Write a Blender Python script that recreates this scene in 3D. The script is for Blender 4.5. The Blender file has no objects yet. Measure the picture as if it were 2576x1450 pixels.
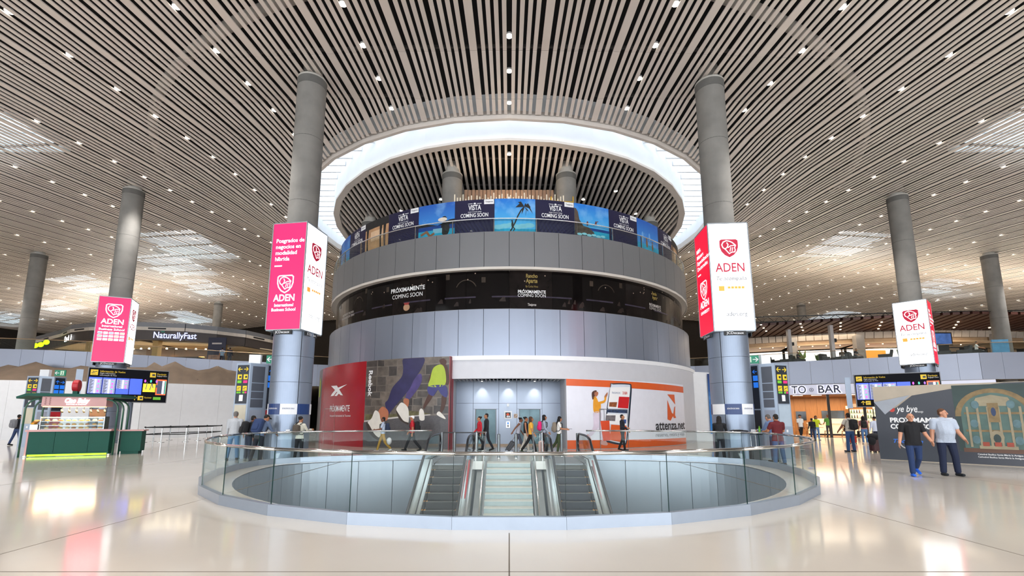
import bpy, bmesh, math, random
from mathutils import Vector, Matrix, Euler
random.seed(7)
S = bpy.context.scene
COL = S.collection
PI = math.pi
sin, cos, rad = math.sin, math.cos, math.radians

# ------------------------------------------------------------------ camera, world, exposure
cam_d = bpy.data.cameras.new('camera'); cam = bpy.data.objects.new('camera', cam_d); COL.objects.link(cam)
cam.location = (0, 0, 1.65)
cam.rotation_euler = (PI/2 + rad(8.485), 0, 0)
cam_d.sensor_fit = 'HORIZONTAL'; cam_d.sensor_width = 36.0
cam_d.lens = 36.0*1150/2576
cam_d.shift_x = (1288-1281)/2576
cam_d.shift_y = (876.4-725)/2576
cam_d.clip_end = 500
S.camera = cam
S.view_settings.view_transform = 'Standard'; S.view_settings.look = 'None'
S.view_settings.exposure = 0.0; S.view_settings.gamma = 1.0; S.view_settings.use_curve_mapping = False
W = bpy.data.worlds.new('sky'); S.world = W; W.use_nodes = True
bg = W.node_tree.nodes['Background']
bg.inputs[0].default_value = (0.86, 0.93, 1.0, 1); bg.inputs[1].default_value = 3.2

def area_light(name, loc, rot, sx, sy, power, col):
    l = bpy.data.lights.new(name, 'AREA'); l.shape = 'RECTANGLE'; l.size = sx; l.size_y = sy; l.energy = power; l.color = col
    o = bpy.data.objects.new(name, l); COL.objects.link(o); o.location = loc; o.rotation_euler = rot; return o
DLW = 4300; LLW = 420
# daylight through the tall glass entrance front behind the photographer
area_light('entrance_daylight', (0, -24.5, 8.3), (rad(84), 0, 0), 150, 14, 27000, (.93, .96, 1.0))

# unseen fill light added under the slab edge to brighten the well
area_light('lower_level_fill', (0, 8.3, -1.1), (rad(80), 0, 0), 11, 1.0, LLW, (.95, .98, 1.0))

# ------------------------------------------------------------------ materials (all node based)
def lin(c):
    if isinstance(c, str):
        c = c.lstrip('#'); c = [int(c[i:i+2], 16)/255 for i in (0, 2, 4)]
    return tuple(x/12.92 if x <= .04045 else ((x+.055)/1.055)**2.4 for x in c[:3])
MATS = {}
def mat(name, col, rough=.6, metal=0., var=.06, scale=3., emit=0., ecol=None, bump=0., coat=0., trans=0., alpha=1., spec=.5):
    if name in MATS: return MATS[name]
    m = bpy.data.materials.new(name); m.use_nodes = True; nt = m.node_tree; b = nt.nodes['Principled BSDF']
    c = lin(col)
    b.inputs['Roughness'].default_value = rough; b.inputs['Metallic'].default_value = metal
    b.inputs['Specular IOR Level'].default_value = spec
    b.inputs['Coat Weight'].default_value = coat
    if trans: b.inputs['Transmission Weight'].default_value = trans
    if alpha < 1: b.inputs['Alpha'].default_value = alpha
    if var > 0:
        tc = nt.nodes.new('ShaderNodeTexCoord'); n = nt.nodes.new('ShaderNodeTexNoise'); n.inputs['Scale'].default_value = scale
        n.inputs['Detail'].default_value = 4
        r = nt.nodes.new('ShaderNodeValToRGB')
        r.color_ramp.elements[0].position = .3; r.color_ramp.elements[1].position = .7
        r.color_ramp.elements[0].color = tuple(x*(1-var) for x in c)+(1,)
        r.color_ramp.elements[1].color = tuple(min(1, x*(1+var)) for x in c)+(1,)
        nt.links.new(tc.outputs['Object'], n.inputs['Vector']); nt.links.new(n.outputs['Fac'], r.inputs['Fac'])
        nt.links.new(r.outputs['Color'], b.inputs['Base Color'])
        if bump:
            bp = nt.nodes.new('ShaderNodeBump'); bp.inputs['Strength'].default_value = bump; bp.inputs['Distance'].default_value = .01
            nt.links.new(n.outputs['Fac'], bp.inputs['Height']); nt.links.new(bp.outputs['Normal'], b.inputs['Normal'])
    else:
        b.inputs['Base Color'].default_value = c+(1,)
    if emit:
        b.inputs['Emission Color'].default_value = (lin(ecol) if ecol else c)+(1,); b.inputs['Emission Strength'].default_value = emit
    MATS[name] = m
    return m
def wood_mat(name, c1, c2, scale=2., rough=.5):
    if name in MATS: return MATS[name]
    m = bpy.data.materials.new(name); m.use_nodes = True; nt = m.node_tree; b = nt.nodes['Principled BSDF']
    tc = nt.nodes.new('ShaderNodeTexCoord'); mp = nt.nodes.new('ShaderNodeMapping'); mp.inputs['Scale'].default_value = (scale*6, scale*6, scale*.5)
    n = nt.nodes.new('ShaderNodeTexNoise'); n.inputs['Scale'].default_value = 2; r = nt.nodes.new('ShaderNodeValToRGB')
    r.color_ramp.elements[0].color = lin(c1)+(1,); r.color_ramp.elements[1].color = lin(c2)+(1,)
    nt.links.new(tc.outputs['Object'], mp.inputs['Vector']); nt.links.new(mp.outputs['Vector'], n.inputs['Vector'])
    nt.links.new(n.outputs['Fac'], r.inputs['Fac']); nt.links.new(r.outputs['Color'], b.inputs['Base Color']); b.inputs['Roughness'].default_value = rough
    MATS[name] = m; return m
def glass_mat(name, col=(.80, .93, .90), tint=.12, rough=.02):
    # thin architectural sheet glass: clear transmission with a Fresnel reflection
    if name in MATS: return MATS[name]
    m = bpy.data.materials.new(name); m.use_nodes = True; nt = m.node_tree
    for n in list(nt.nodes): nt.nodes.remove(n)
    o = nt.nodes.new('ShaderNodeOutputMaterial'); t = nt.nodes.new('ShaderNodeBsdfTransparent'); g = nt.nodes.new('ShaderNodeBsdfGlossy')
    t.inputs[0].default_value = tuple(col)+(1,); g.inputs['Roughness'].default_value = rough; g.inputs[0].default_value = (.9, .95, .95, 1)
    lw = nt.nodes.new('ShaderNodeLayerWeight'); pw = nt.nodes.new('ShaderNodeMath'); pw.operation = 'POWER'; pw.inputs[1].default_value = 4.5
    f = nt.nodes.new('ShaderNodeMath'); f.operation = 'MULTIPLY_ADD'; f.inputs[1].default_value = .55; f.inputs[2].default_value = .014
    nt.links.new(lw.outputs['Facing'], pw.inputs[0]); nt.links.new(pw.outputs[0], f.inputs[0])
    mx = nt.nodes.new('ShaderNodeMixShader')
    nt.links.new(f.outputs[0], mx.inputs[0]); nt.links.new(t.outputs[0], mx.inputs[1]); nt.links.new(g.outputs[0], mx.inputs[2]); nt.links.new(mx.outputs[0], o.inputs[0])
    MATS[name] = m; return m

# ------------------------------------------------------------------ mesh helpers
class MB:
    def __init__(s): s.v = []; s.f = []; s.mi = []
    def add(s, vs, fs, mi=0):
        o = len(s.v); s.v += [tuple(v) for v in vs]; s.f += [tuple(i+o for i in f) for f in fs]; s.mi += [mi]*len(fs); return s
    def box(s, x0, x1, y0, y1, z0, z1, mi=0):
        return s.add([(x0,y0,z0),(x1,y0,z0),(x1,y1,z0),(x0,y1,z0),(x0,y0,z1),(x1,y0,z1),(x1,y1,z1),(x0,y1,z1)],
                     [(0,3,2,1),(4,5,6,7),(0,1,5,4),(1,2,6,5),(2,3,7,6),(3,0,4,7)], mi)
    def obox(s, c, h, rz=0, mi=0, rx=0):
        M = Matrix.Translation(c) @ Matrix.Rotation(rz, 4, 'Z') @ Matrix.Rotation(rx, 4, 'X')
        vs = [M @ Vector((x*h[0], y*h[1], z*h[2])) for z in (-1,1) for (x,y) in ((-1,-1),(1,-1),(1,1),(-1,1))]
        return s.add(vs, [(0,3,2,1),(4,5,6,7),(0,1,5,4),(1,2,6,5),(2,3,7,6),(3,0,4,7)], mi)
    def cyl(s, p0, p1, r0, r1=None, n=12, cap=True, mi=0):
        r1 = r0 if r1 is None else r1
        p0, p1 = Vector(p0), Vector(p1); d = (p1-p0).normalized()
        a = d.orthogonal().normalized(); b = d.cross(a)
        vs = []
        for p, r in ((p0, r0), (p1, r1)):
            for i in range(n):
                t = 2*PI*i/n; vs.append(p + a*cos(t)*r + b*sin(t)*r)
        fs = [(i, (i+1) % n, n+(i+1) % n, n+i) for i in range(n)]
        if cap: fs += [tuple(range(n-1,-1,-1)), tuple(range(n, 2*n))]
        return s.add(vs, fs, mi)
    def tube(s, pts, r, n=8, mi=0):
        pts = [Vector(p) for p in pts]; rings = []
        up = Vector((0,0,1))
        a = None
        for i, p in enumerate(pts):
            d = (pts[min(i+1, len(pts)-1)]-pts[max(i-1, 0)]).normalized()
            if a is None: a = d.orthogonal().normalized()
            a = (a - d*a.dot(d)); a = a.normalized() if a.length > 1e-6 else d.orthogonal().normalized()
            b = d.cross(a)
            rr = r[i] if isinstance(r, (list, tuple)) else r
            rings.append([p + a*cos(2*PI*k/n)*rr + b*sin(2*PI*k/n)*rr for k in range(n)])
        vs = [v for q in rings for v in q]; fs = []
        for i in range(len(pts)-1):
            for k in range(n): fs.append((i*n+k, i*n+(k+1) % n, (i+1)*n+(k+1) % n, (i+1)*n+k))
        fs += [tuple(range(n-1,-1,-1)), tuple(range((len(pts)-1)*n, len(pts)*n))]
        return s.add(vs, fs, mi)
    def arc(s, R0, R1, a0, a1, z0, z1, n=8, c=(0,37.0), mi=0):
        # solid curved wall between two radii; angles in degrees from the -Y direction
        vs = []; fs = []
        for i in range(n+1):
            a = rad(a0+(a1-a0)*i/n)
            for R, z in ((R0,z0),(R1,z0),(R1,z1),(R0,z1)): vs.append((c[0]+R*sin(a), c[1]-R*cos(a), z))
        for i in range(n):
            o = 4*i
            for k in range(4): fs.append((o+k, o+4+k, o+4+(k+1) % 4, o+(k+1) % 4))
        if abs(a1-a0) < 359.9: fs += [(0,1,2,3), (4*n+3,4*n+2,4*n+1,4*n)]
        return s.add(vs, fs, mi)
    def lathe(s, prof, n=24, c=(0,0,0), mi=0, cap=True):
        vs = []; fs = []; m = len(prof)
        for i in range(n):
            t = 2*PI*i/n
            for r, z in prof: vs.append((c[0]+r*cos(t), c[1]+r*sin(t), c[2]+z))
        for i in range(n):
            j = (i+1) % n
            for k in range(m-1): fs.append((i*m+k, j*m+k, j*m+k+1, i*m+k+1))
        if cap: fs += [tuple(i*m for i in range(n-1,-1,-1)), tuple(i*m+m-1 for i in range(n))]
        return s.add(vs, fs, mi)
    def ell(s, c, r, n=12, m=8, M=None, mi=0):
        vs = [Vector((0,0,-1))]; fs = []
        for j in range(1, m):
            ph = -PI/2+PI*j/m
            for i in range(n): vs.append(Vector((cos(ph)*cos(2*PI*i/n), cos(ph)*sin(2*PI*i/n), sin(ph))))
        vs.append(Vector((0,0,1)))
        for i in range(n): fs.append((0, 1+(i+1) % n, 1+i))
        for j in range(m-2):
            for i in range(n): fs.append((1+j*n+i, 1+j*n+(i+1) % n, 1+(j+1)*n+(i+1) % n, 1+(j+1)*n+i))
        L = len(vs)-1
        for i in range(n): fs.append((L, 1+(m-2)*n+i, 1+(m-2)*n+(i+1) % n))
        out = []
        for v in vs:
            w = Vector((v.x*r[0], v.y*r[1], v.z*r[2]))
            if M is not None: w = M @ w
            out.append(Vector(c)+w)
        return s.add(out, fs, mi)
    def prism(s, pts, z0, z1, mi=0):
        n = len(pts)
        vs = [(p[0],p[1],z0) for p in pts]+[(p[0],p[1],z1) for p in pts]
        return s.add(vs, [tuple(range(n-1,-1,-1)), tuple(range(n,2*n))]+[(i,(i+1)%n,n+(i+1)%n,n+i) for i in range(n)], mi)
    def mesh(s, name, mats, smooth=False):
        me = bpy.data.meshes.new(name); me.from_pydata(s.v, [], s.f)
        for m in (mats if isinstance(mats, (list, tuple)) else [mats]): me.materials.append(m)
        if any(s.mi): me.polygons.foreach_set('material_index', s.mi)
        if smooth: me.polygons.foreach_set('use_smooth', [True]*len(me.polygons))
        me.update(); return me
def ob(name, mb, mats, parent=None, loc=None, rz=0, smooth=False):
    me = mb if isinstance(mb, bpy.types.Mesh) else mb.mesh(name, mats, smooth)
    o = bpy.data.objects.new(name, me); COL.objects.link(o)
    if parent: o.parent = parent
    if loc is not None: o.location = loc
    if rz: o.rotation_euler = (0,0,rz)
    return o
def empty(name, loc=(0,0,0), rz=0):
    o = bpy.data.objects.new(name, None); COL.objects.link(o); o.location = loc; o.rotation_euler = (0,0,rz); o.empty_display_size = .1
    return o
def tag(o, label, cat, group=None):
    o['label'] = label; o['category'] = cat
    if group: o['group'] = group
    return o
def struct(o): o['kind'] = 'structure'; return o
def inst(o, parent=None, loc=None, rz=None):
    c = o.copy(); COL.objects.link(c)
    if parent: c.parent = parent
    if loc is not None: c.location = loc
    if rz is not None: c.rotation_euler = (0,0,rz)
    return c
def copy_tree(o, parent=None):
    kids = list(o.children); c = o.copy(); COL.objects.link(c); c.parent = parent
    for k in kids: copy_tree(k, c)
    return c

TMP = bpy.data.scenes.new('workbench')
def eval_mesh(o):                   # evaluate one object (text, modifiers) away from the big scene
    TMP.collection.objects.link(o); vl = TMP.view_layers[0]; vl.update(); dg = vl.depsgraph; dg.update()
    me = bpy.data.meshes.new_from_object(o.evaluated_get(dg)); TMP.collection.objects.unlink(o); return me
# ---- flat print: 2-D shapes mapped on to a real surface (plane or drum wall)
def planar(M):                      # M: matrix, local x right, y up, z outwards
    return lambda x, y, o: M @ Vector((x, y, o))
def wallmap(A, B, z0=0.0):          # vertical plane through floor points A->B, outward normal to the right of A->B
    A, B = Vector((A[0],A[1],z0)), Vector((B[0],B[1],z0)); d = (B-A).normalized(); n = Vector((d.y, -d.x, 0))
    return lambda x, y, o: A + d*x + Vector((0,0,y)) + n*o
DC = 37.0
def drummap(R, c=(0, 0)):           # x = arc length from the -Y direction, y = height
    return lambda x, y, o: Vector((c[0]+(R+o)*sin(x/R), c[1]-(R+o)*cos(x/R), y))
class Print:
    def __init__(s, fn, parent, step=None): s.fn = fn; s.p = parent; s.step = step; s.inv = None
    def poly(s, name, polys, m, off=.01, label=None):
        if polys and not isinstance(polys[0][0], (list, tuple)): polys = [polys]
        bm = bmesh.new()
        for pts in polys:
            vs = [bm.verts.new((p[0], p[1], 0)) for p in pts]
            try: bm.faces.new(vs)
            except ValueError: pass
        bmesh.ops.triangulate(bm, faces=bm.faces[:])
        if s.step:
            xs = [v.co.x for v in bm.verts]
            if xs:
                x = math.ceil(min(xs)/s.step)*s.step
                while x < max(xs):
                    bmesh.ops.bisect_plane(bm, geom=bm.verts[:]+bm.edges[:]+bm.faces[:], plane_co=(x,0,0), plane_no=(1,0,0)); x += s.step
        bmesh.ops.recalc_face_normals(bm, faces=bm.faces[:])
        for f in bm.faces:
            if f.normal.z < 0: f.normal_flip()
        for v in bm.verts: v.co = s.fn(v.co.x, v.co.y, off)
        me = bpy.data.meshes.new(name); bm.to_mesh(me); bm.free(); me.materials.append(m)
        o = ob(name, me, None, s.p)
        if label: o['label'] = label
        return o
    def rect(s, name, x0, x1, y0, y1, m, off=.01): return s.poly(name, [[(x0,y0),(x1,y0),(x1,y1),(x0,y1)]], m, off)
    def text(s, name, st, x, y, size, m, off=.015, align='CENTER', bold=0., slant=0., wid=None, ext=0.0, rot=0.):
        cu = bpy.data.curves.new(name, 'FONT'); cu.body = st; cu.size = size; cu.align_x = align; cu.align_y = 'CENTER'
        cu.offset = bold*size; cu.shear = slant; cu.resolution_u = 3
        t = bpy.data.objects.new('tmp', cu); me = eval_mesh(t)
        bpy.data.objects.remove(t); bpy.data.curves.remove(cu)
        me.name = name; me.materials.clear(); me.materials.append(m)
        if len(me.vertices):
            xs = [v.co.x for v in me.vertices]; w = max(xs)-min(xs); k = 1.
            if wid: k = wid/w
            c0, s0 = cos(rot), sin(rot)
            for v in me.vertices:
                X = v.co.x*k; Y = v.co.y
                v.co = s.fn(x+X*c0-Y*s0, y+X*s0+Y*c0, off)
        return ob(name, me, None, s.p)
def smooth(pts, it=2):              # closed Catmull-Rom curve through the points of an organic outline
    n = len(pts); k = 2+2*it; out = []
    for i in range(n):
        p0, p1, p2, p3 = pts[i-1], pts[i], pts[(i+1)%n], pts[(i+2)%n]
        for j in range(k):
            t = j/k; out.append(tuple(.5*(2*p1[c]+(p2[c]-p0[c])*t+(2*p0[c]-5*p1[c]+4*p2[c]-p3[c])*t*t+(3*p1[c]-p0[c]-3*p2[c]+p3[c])*t**3) for c in (0,1)))
    return out
def stroke(pts, w):
    out = []
    for a, b in zip(pts[:-1], pts[1:]):
        d = Vector((b[0]-a[0], b[1]-a[1])); 
        if d.length < 1e-6: continue
        d.normalize(); n = Vector((-d.y, d.x))*w/2; e = d*w*.25
        out.append([(a[0]+n.x-e.x,a[1]+n.y-e.y),(a[0]-n.x-e.x,a[1]-n.y-e.y),(b[0]-n.x+e.x,b[1]-n.y+e.y),(b[0]+n.x+e.x,b[1]+n.y+e.y)])
    return out
def disc(x, y, rx, ry=None, n=20, a0=0, a1=360):
    ry = rx if ry is None else ry
    return [(x+rx*cos(rad(a0+(a1-a0)*i/n)), y+ry*sin(rad(a0+(a1-a0)*i/n))) for i in range(n if a1-a0 == 360 else n+1)]
def ringpoly(x, y, r0, r1, n=20, a0=0, a1=360):
    out = []
    for i in range(n):
        t0 = rad(a0+(a1-a0)*i/n); t1 = rad(a0+(a1-a0)*(i+1)/n)
        out.append([(x+r0*cos(t0),y+r0*sin(t0)),(x+r1*cos(t0),y+r1*sin(t0)),(x+r1*cos(t1),y+r1*sin(t1)),(x+r0*cos(t1),y+r0*sin(t1))])
    return out

# ------------------------------------------------------------------ palette
def floor_mat():
    m = bpy.data.materials.new('polished_terrazzo'); m.use_nodes = True; nt = m.node_tree; b = nt.nodes['Principled BSDF']
    tc = nt.nodes.new('ShaderNodeTexCoord'); n = nt.nodes.new('ShaderNodeTexNoise'); n.inputs['Scale'].default_value = .5; n.inputs['Detail'].default_value = 8
    r = nt.nodes.new('ShaderNodeValToRGB'); r.color_ramp.elements[0].color = lin('#c3bcb2')+(1,); r.color_ramp.elements[1].color = lin('#d3cdc4')+(1,)
    n2 = nt.nodes.new('ShaderNodeTexNoise'); n2.inputs['Scale'].default_value = .7; n2.inputs['Detail'].default_value = 2
    bp = nt.nodes.new('ShaderNodeBump'); bp.inputs['Strength'].default_value = .035; bp.inputs['Distance'].default_value = .05
    nt.links.new(tc.outputs['Object'], n.inputs['Vector']); nt.links.new(tc.outputs['Object'], n2.inputs['Vector'])
    nt.links.new(n.outputs['Fac'], r.inputs['Fac']); nt.links.new(r.outputs['Color'], b.inputs['Base Color'])
    nt.links.new(n2.outputs['Fac'], bp.inputs['Height']); nt.links.new(bp.outputs['Normal'], b.inputs['Normal'])
    b.inputs['Roughness'].default_value = .10; b.inputs['Specular IOR Level'].default_value = .6
    return m
M_floor = floor_mat()
M_slat = mat('slat_taupe', '#dfd6ce', .45, var=.04, scale=.6)
M_slat2 = mat('slat_wide', '#e0d7cf', .45, var=.05, scale=.5)
M_black = mat('plenum_black', '#0a0a0b', .9, var=0)
M_rim = mat('rim_cream', '#cdc5be', .5, var=.03)
M_white = mat('white_paint', '#e6e7ea', .55, var=.02)
M_ringwall = mat('skylight_white', '#eef2f6', .5, var=.02, scale=1)
M_conc = mat('concrete', '#7a7874', .85, var=.16, scale=1.2, bump=.2)
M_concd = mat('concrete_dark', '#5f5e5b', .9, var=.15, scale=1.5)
M_alu = mat('aluminium_panel', '#8b93a3', .34, .55, var=.03, scale=.4)
M_alud = mat('aluminium_grey', '#7c7d80', .45, .35, var=.03, scale=.4)
M_col = mat('column_steel', '#8a95a6', .42, .6, var=.05, scale=1)
M_steel = mat('stainless', '#b9b9b9', .22, 1., var=.03)
M_steelb = mat('stainless_bright', '#d8d8d6', .16, 1., var=.02)
M_gap = mat('joint_dark', '#2c2d30', .9, var=0)
M_glass = glass_mat('sheet_glass', (.935, .968, .962))
M_glassedge = mat('glass_edge', '#1d3f3c', .2, var=0)
M_blk = mat('black_plastic', '#141416', .5, var=.05)
M_blkgl = mat('black_gloss', '#0d0d10', .12, var=.05)
# ------------------------------------------------------------------ large structure
RO, RI, ZD = 15.9, 13.95, 16.6            # skylight ring: outer radius, disc radius, disc height
def zlip(a): return 16.74 + .02*(-RO*cos(a))
def roofz(x, y):
    yy = y if y < 60 else 60+(y-60)*.5
    z = 14.30 + .11*yy - .0011*min(abs(x), 75)**2
    r = math.hypot(x, y-37.0)
    if r < RO+8:                          # the roof settles on to the rim of the skylight
        w = min(1, max(0, 1-(r-RO)/8)); w = w*w*(3-2*w)
        z += w*(zlip(math.atan2(x, 37.0-y))+.2-z)
    return z
WC, WR = 15.6, 7.9                        # escalator well centre (y) and radius
def well_pt(a, r=WR, b=2.6):              # D-shaped opening: round in front, flattened at the back
    x, y = r*sin(a), -r*cos(a)
    if y > 0: y = y*(b+(r-WR))/r
    return (x, WC+y)
NW = 96
wellp = [well_pt(2*PI*i/NW) for i in range(NW)]
# floor with the well cut out
bm = bmesh.new()
outer = [bm.verts.new(p) for p in ((-82,-26,0),(82,-26,0),(82,98,0),(-82,98,0))]
inner = [bm.verts.new((p[0],p[1],0)) for p in wellp]
es = [bm.edges.new((outer[i], outer[(i+1)%4])) for i in range(4)] + [bm.edges.new((inner[i], inner[(i+1)%NW])) for i in range(NW)]
bmesh.ops.triangle_fill(bm, use_beauty=True, use_dissolve=False, edges=es)
kill = [f for f in bm.faces if (f.calc_center_median().x/WR)**2 + ((f.calc_center_median().y-WC)/(WR if f.calc_center_median().y < WC else 2.6))**2 < .98]
bmesh.ops.delete(bm, geom=kill, context='FACES')
for f in bm.faces:
    if f.normal.z < 0: f.normal_flip()
me = bpy.data.meshes.new('floor'); bm.to_mesh(me); bm.free(); me.materials.append(M_floor)
FLOOR = struct(ob('floor', me, None))
ob('landing_slab', MB().box(-3.0,3.0,17.42,18.6,-.3,-.0008), M_floor, FLOOR)
mj = mat('floor_joint', '#6e665c', .6, var=.05)
jm = MB()
for gx in (0, -6.15, 6.15, -12.3, 12.3, -18.45, 18.45):
    y1 = 6.85 if gx == 0 else 60
    ob('floor_joint', MB().box(gx-.008, gx+.008, -20, y1, -.01, .0012), mj, FLOOR)
for gy in (-.95, 5.2, 27.5, 33.6):
    ob('floor_joint', MB().box(-60, 60, gy-.008, gy+.008, -.01, .0012) if gy < 20 else MB().box(-60, -14.6, gy-.008, gy+.008, -.01, .0012).box(14.6, 60, gy-.008, gy+.008, -.01, .0012), mj, FLOOR)
# enclosing walls far behind, closed roof deck above the slats
struct(ob('wall_left', MB().box(-82.4, -82, -26, 98, 0, 19), mat('far_wall', '#3a342f', .9)))
struct(ob('wall_right', MB().box(82, 82.4, -26, 98, 0, 19), MATS['far_wall']))
struct(ob('wall_back', MB().box(-82, 82, 98, 98.4, 0, 24), MATS['far_wall']))
# lower storey below the well
M_pit = mat('well_panel', '#97a1ac', .30, .25, var=.03, scale=.5)
M_pitfl = mat('lower_floor', '#8e8a84', .3)
low = ob('floor_lower', MB().box(-12, 12, 3, 24, -5.7, -5.6), M_pitfl); struct(low)
PIT = empty('wall_well'); struct(PIT)
npan = 32
for i in range(npan):
    a0 = 2*PI*i/npan; a1 = 2*PI*(i+1)/npan
    mb = MB(); k = 3
    vs = []
    for j in range(k+1):
        a = a0+.002+(a1-a0-.004)*j/k
        p = well_pt(a, WR+.02); q = well_pt(a, WR+.10)
        vs += [(p[0],p[1],-5.6),(q[0],q[1],-5.6),(q[0],q[1],-.02),(p[0],p[1],-.02)]
    fs = []
    for j in range(k):
        for t in range(4): fs.append((4*j+t, 4*j+4+t, 4*j+4+(t+1)%4, 4*j+(t+1)%4))
    fs += [(0,1,2,3),(4*k+3,4*k+2,4*k+1,4*k)]
    ob('wall_panel', mb.add(vs, fs), M_pit, PIT)
ob('backing', MB().lathe([(WR+1.2,-5.6),(WR+1.2,-.01),(WR+1.25,-.01),(WR+1.25,-5.6)], 48, (0,WC,0), cap=False), M_gap, PIT)

# ---- ceiling: roof deck with skylight openings
CEIL = empty('ceiling'); struct(CEIL)
SKY = [(-36,-30,41,49),(-42,-36.5,48,56),(-56,-51,53,61),(-30.5,-25.5,19,24.5),(-67,-62,61,67),(-60,-55,76,86),(31.5,36.5,41,48),(52,57.5,54,60),(25.5,30.5,19,24.5),(55,60,76,84),(-76,-71,63,69),(-46,-41,60,68)]
xs = sorted(set([-82+i*4 for i in range(42)]+[s[0] for s in SKY]+[s[1] for s in SKY]))
ys = sorted(set([-26+i*4 for i in range(32)]+[s[2] for s in SKY]+[s[3] for s in SKY]))
bm = bmesh.new(); gv = {}
def gvert(x, y):
    if (x,y) not in gv: gv[(x,y)] = bm.verts.new((x, y, roofz(x,y)+1.25))
    return gv[(x,y)]
for x0, x1 in zip(xs[:-1], xs[1:]):
    for y0, y1 in zip(ys[:-1], ys[1:]):
        cx, cy = (x0+x1)/2, (y0+y1)/2
        if any(s[0] < cx < s[1] and s[2] < cy < s[3] for s in SKY): continue
        ds = [math.hypot(x, y-DC) for x in (x0,x1) for y in (y0,y1)]
        if max(ds) < RO+.2: continue
        bm.faces.new([gvert(x0,y0), gvert(x1,y0), gvert(x1,y1), gvert(x0,y1)])
# ring hole: cut out everything inside the skylight ring
me = bpy.data.meshes.new('roof_deck'); 
fs_del = []
big = []
for f in list(bm.faces):
    ds = [math.hypot(v.co.x, v.co.y-DC) for v in f.verts]
    if min(ds) < RO+.25: big.append(f)
for it in range(3):
    es = list({e for f in big for e in f.edges}); r = bmesh.ops.subdivide_edges(bm, edges=es, cuts=1, use_grid_fill=True)
    big = [f for f in bm.faces if min(math.hypot(v.co.x, v.co.y-DC) for v in f.verts) < RO+.25]
fs_del = [f for f in bm.faces if max(math.hypot(v.co.x, v.co.y-DC) for v in f.verts) < RO+.04]
bmesh.ops.delete(bm, geom=fs_del, context='FACES')
for v in bm.verts:
    r_ = math.hypot(v.co.x, v.co.y-DC)
    if r_ < RO+.04: v.co.x *= (RO+.04)/r_; v.co.y = DC+(v.co.y-DC)*(RO+.04)/r_
bm.to_mesh(me); bm.free(); me.materials.append(M_black); ob('roof_deck', me, None, CEIL)
# shafts that line the rectangular skylights
M_shaft = mat('skylight_shaft', '#dfe6ea', .6, var=.03)
for s in SKY:
    z = roofz((s[0]+s[1])/2, (s[2]+s[3])/2)+1.2; mb = MB()
    mb.box(s[0]-.1, s[0], s[2], s[3], z-.2, z+1.6).box(s[1], s[1]+.1, s[2], s[3], z-.2, z+1.6).box(s[0], s[1], s[2]-.1, s[2], z-.2, z+1.6).box(s[0], s[1], s[3], s[3]+.1, z-.2, z+1.6)
    for j in range(4): mb.box(s[0], s[1], s[2]+(j+.8)*(s[3]-s[2])/4.4, s[2]+(j+.8)*(s[3]-s[2])/4.4+.15, z+.5, z+.8)
    ob('skylight_shaft', mb, M_shaft, CEIL)
    nx, ny = 3, 2
    for ix in range(nx):
        for iy in range(ny):
            W0, W1, V0, V1 = s[0]+.18*(s[1]-s[0]), s[1]-.18*(s[1]-s[0]), s[2]+.2*(s[3]-s[2]), s[3]-.2*(s[3]-s[2]); xa, xb = W0+(W1-W0)*ix/nx+.06, W0+(W1-W0)*(ix+1)/nx-.06; ya, yb = V0+(V1-V0)*iy/ny+.06, V0+(V1-V0)*(iy+1)/ny-.06
            zz = [roofz(x_, y_)+.34 for x_, y_ in ((xa,ya),(xb,ya),(xb,yb),(xa,yb))]
            ob('skylight_pane', MB().add([(xa,ya,zz[0]),(xb,ya,zz[1]),(xb,yb,zz[2]),(xa,yb,zz[3]),(xa,ya,zz[0]+.03),(xb,ya,zz[1]+.03),(xb,yb,zz[2]+.03),(xa,yb,zz[3]+.03)],[(0,3,2,1),(4,5,6,7),(0,1,5,4),(1,2,6,5),(2,3,7,6),(3,0,4,7)]), mat('skylight_diffuser','#dff0fb',.6,var=0,emit=1.15,ecol='#d0eafa'), CEIL)
# slats: modules of one wide and eight narrow boards, split into 3.25 m lengths
MOD = 2.9
def slat_runs(x, hw):
    """y ranges along x that lie outside the ring"""
    d = max(0, RO+.18)
    ax = max(abs(x)-hw, 0)
    if ax >= d: return [(-24., 92.)]
    h = math.sqrt(d*d-ax*ax)
    return [(-24., DC-h), (DC+h, 92.)]
def slat_mesh(x, w, dep, mbx=None):
    mb = mbx or MB()
    for (ya, yb) in slat_runs(x, w/2):
        y = -24.0+1.55
        segs = []; p = ya
        k = math.floor((ya+24-1.55)/3.25)+1
        while True:
            q = -24+1.55+k*3.25
            if q >= yb: segs.append((p, yb)); break
            if q > p+.05: segs.append((p, q)); p = q
            k += 1
        for (p, q) in segs:
            z0, z1 = roofz(x, p), roofz(x, q); g = .012
            mb.add([(x-w/2,p+g,z0),(x+w/2,p+g,z0),(x+w/2,q-g,z1),(x-w/2,q-g,z1),(x-w/2,p+g,z0+dep),(x+w/2,p+g,z0+dep),(x+w/2,q-g,z1+dep),(x-w/2,q-g,z1+dep)],
                   [(0,3,2,1),(4,5,6,7),(0,1,5,4),(1,2,6,5),(2,3,7,6),(3,0,4,7)])
    return mb
slx = []
for k in range(-27, 28):
    xc = k*MOD
    if abs(xc) > 79: continue
    for o in (-1.043,-.754,-.466,-.179,.179,.466,.754,1.043): slx.append((xc+o, .158, .045))
    slx.append((xc+MOD/2, .30, .05))
slx.sort(key=lambda t: abs(t[0]))
for x, w, d in slx[:298]: ob('ceiling_slat', slat_mesh(x, w, d), M_slat if w < .2 else M_slat2, CEIL)
rest = MB()
for x, w, d in slx[298:]: slat_mesh(x, w, d, rest)
o = ob('ceiling_slat_field', rest, M_slat, CEIL); o['kind'] = 'stuff'
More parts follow.
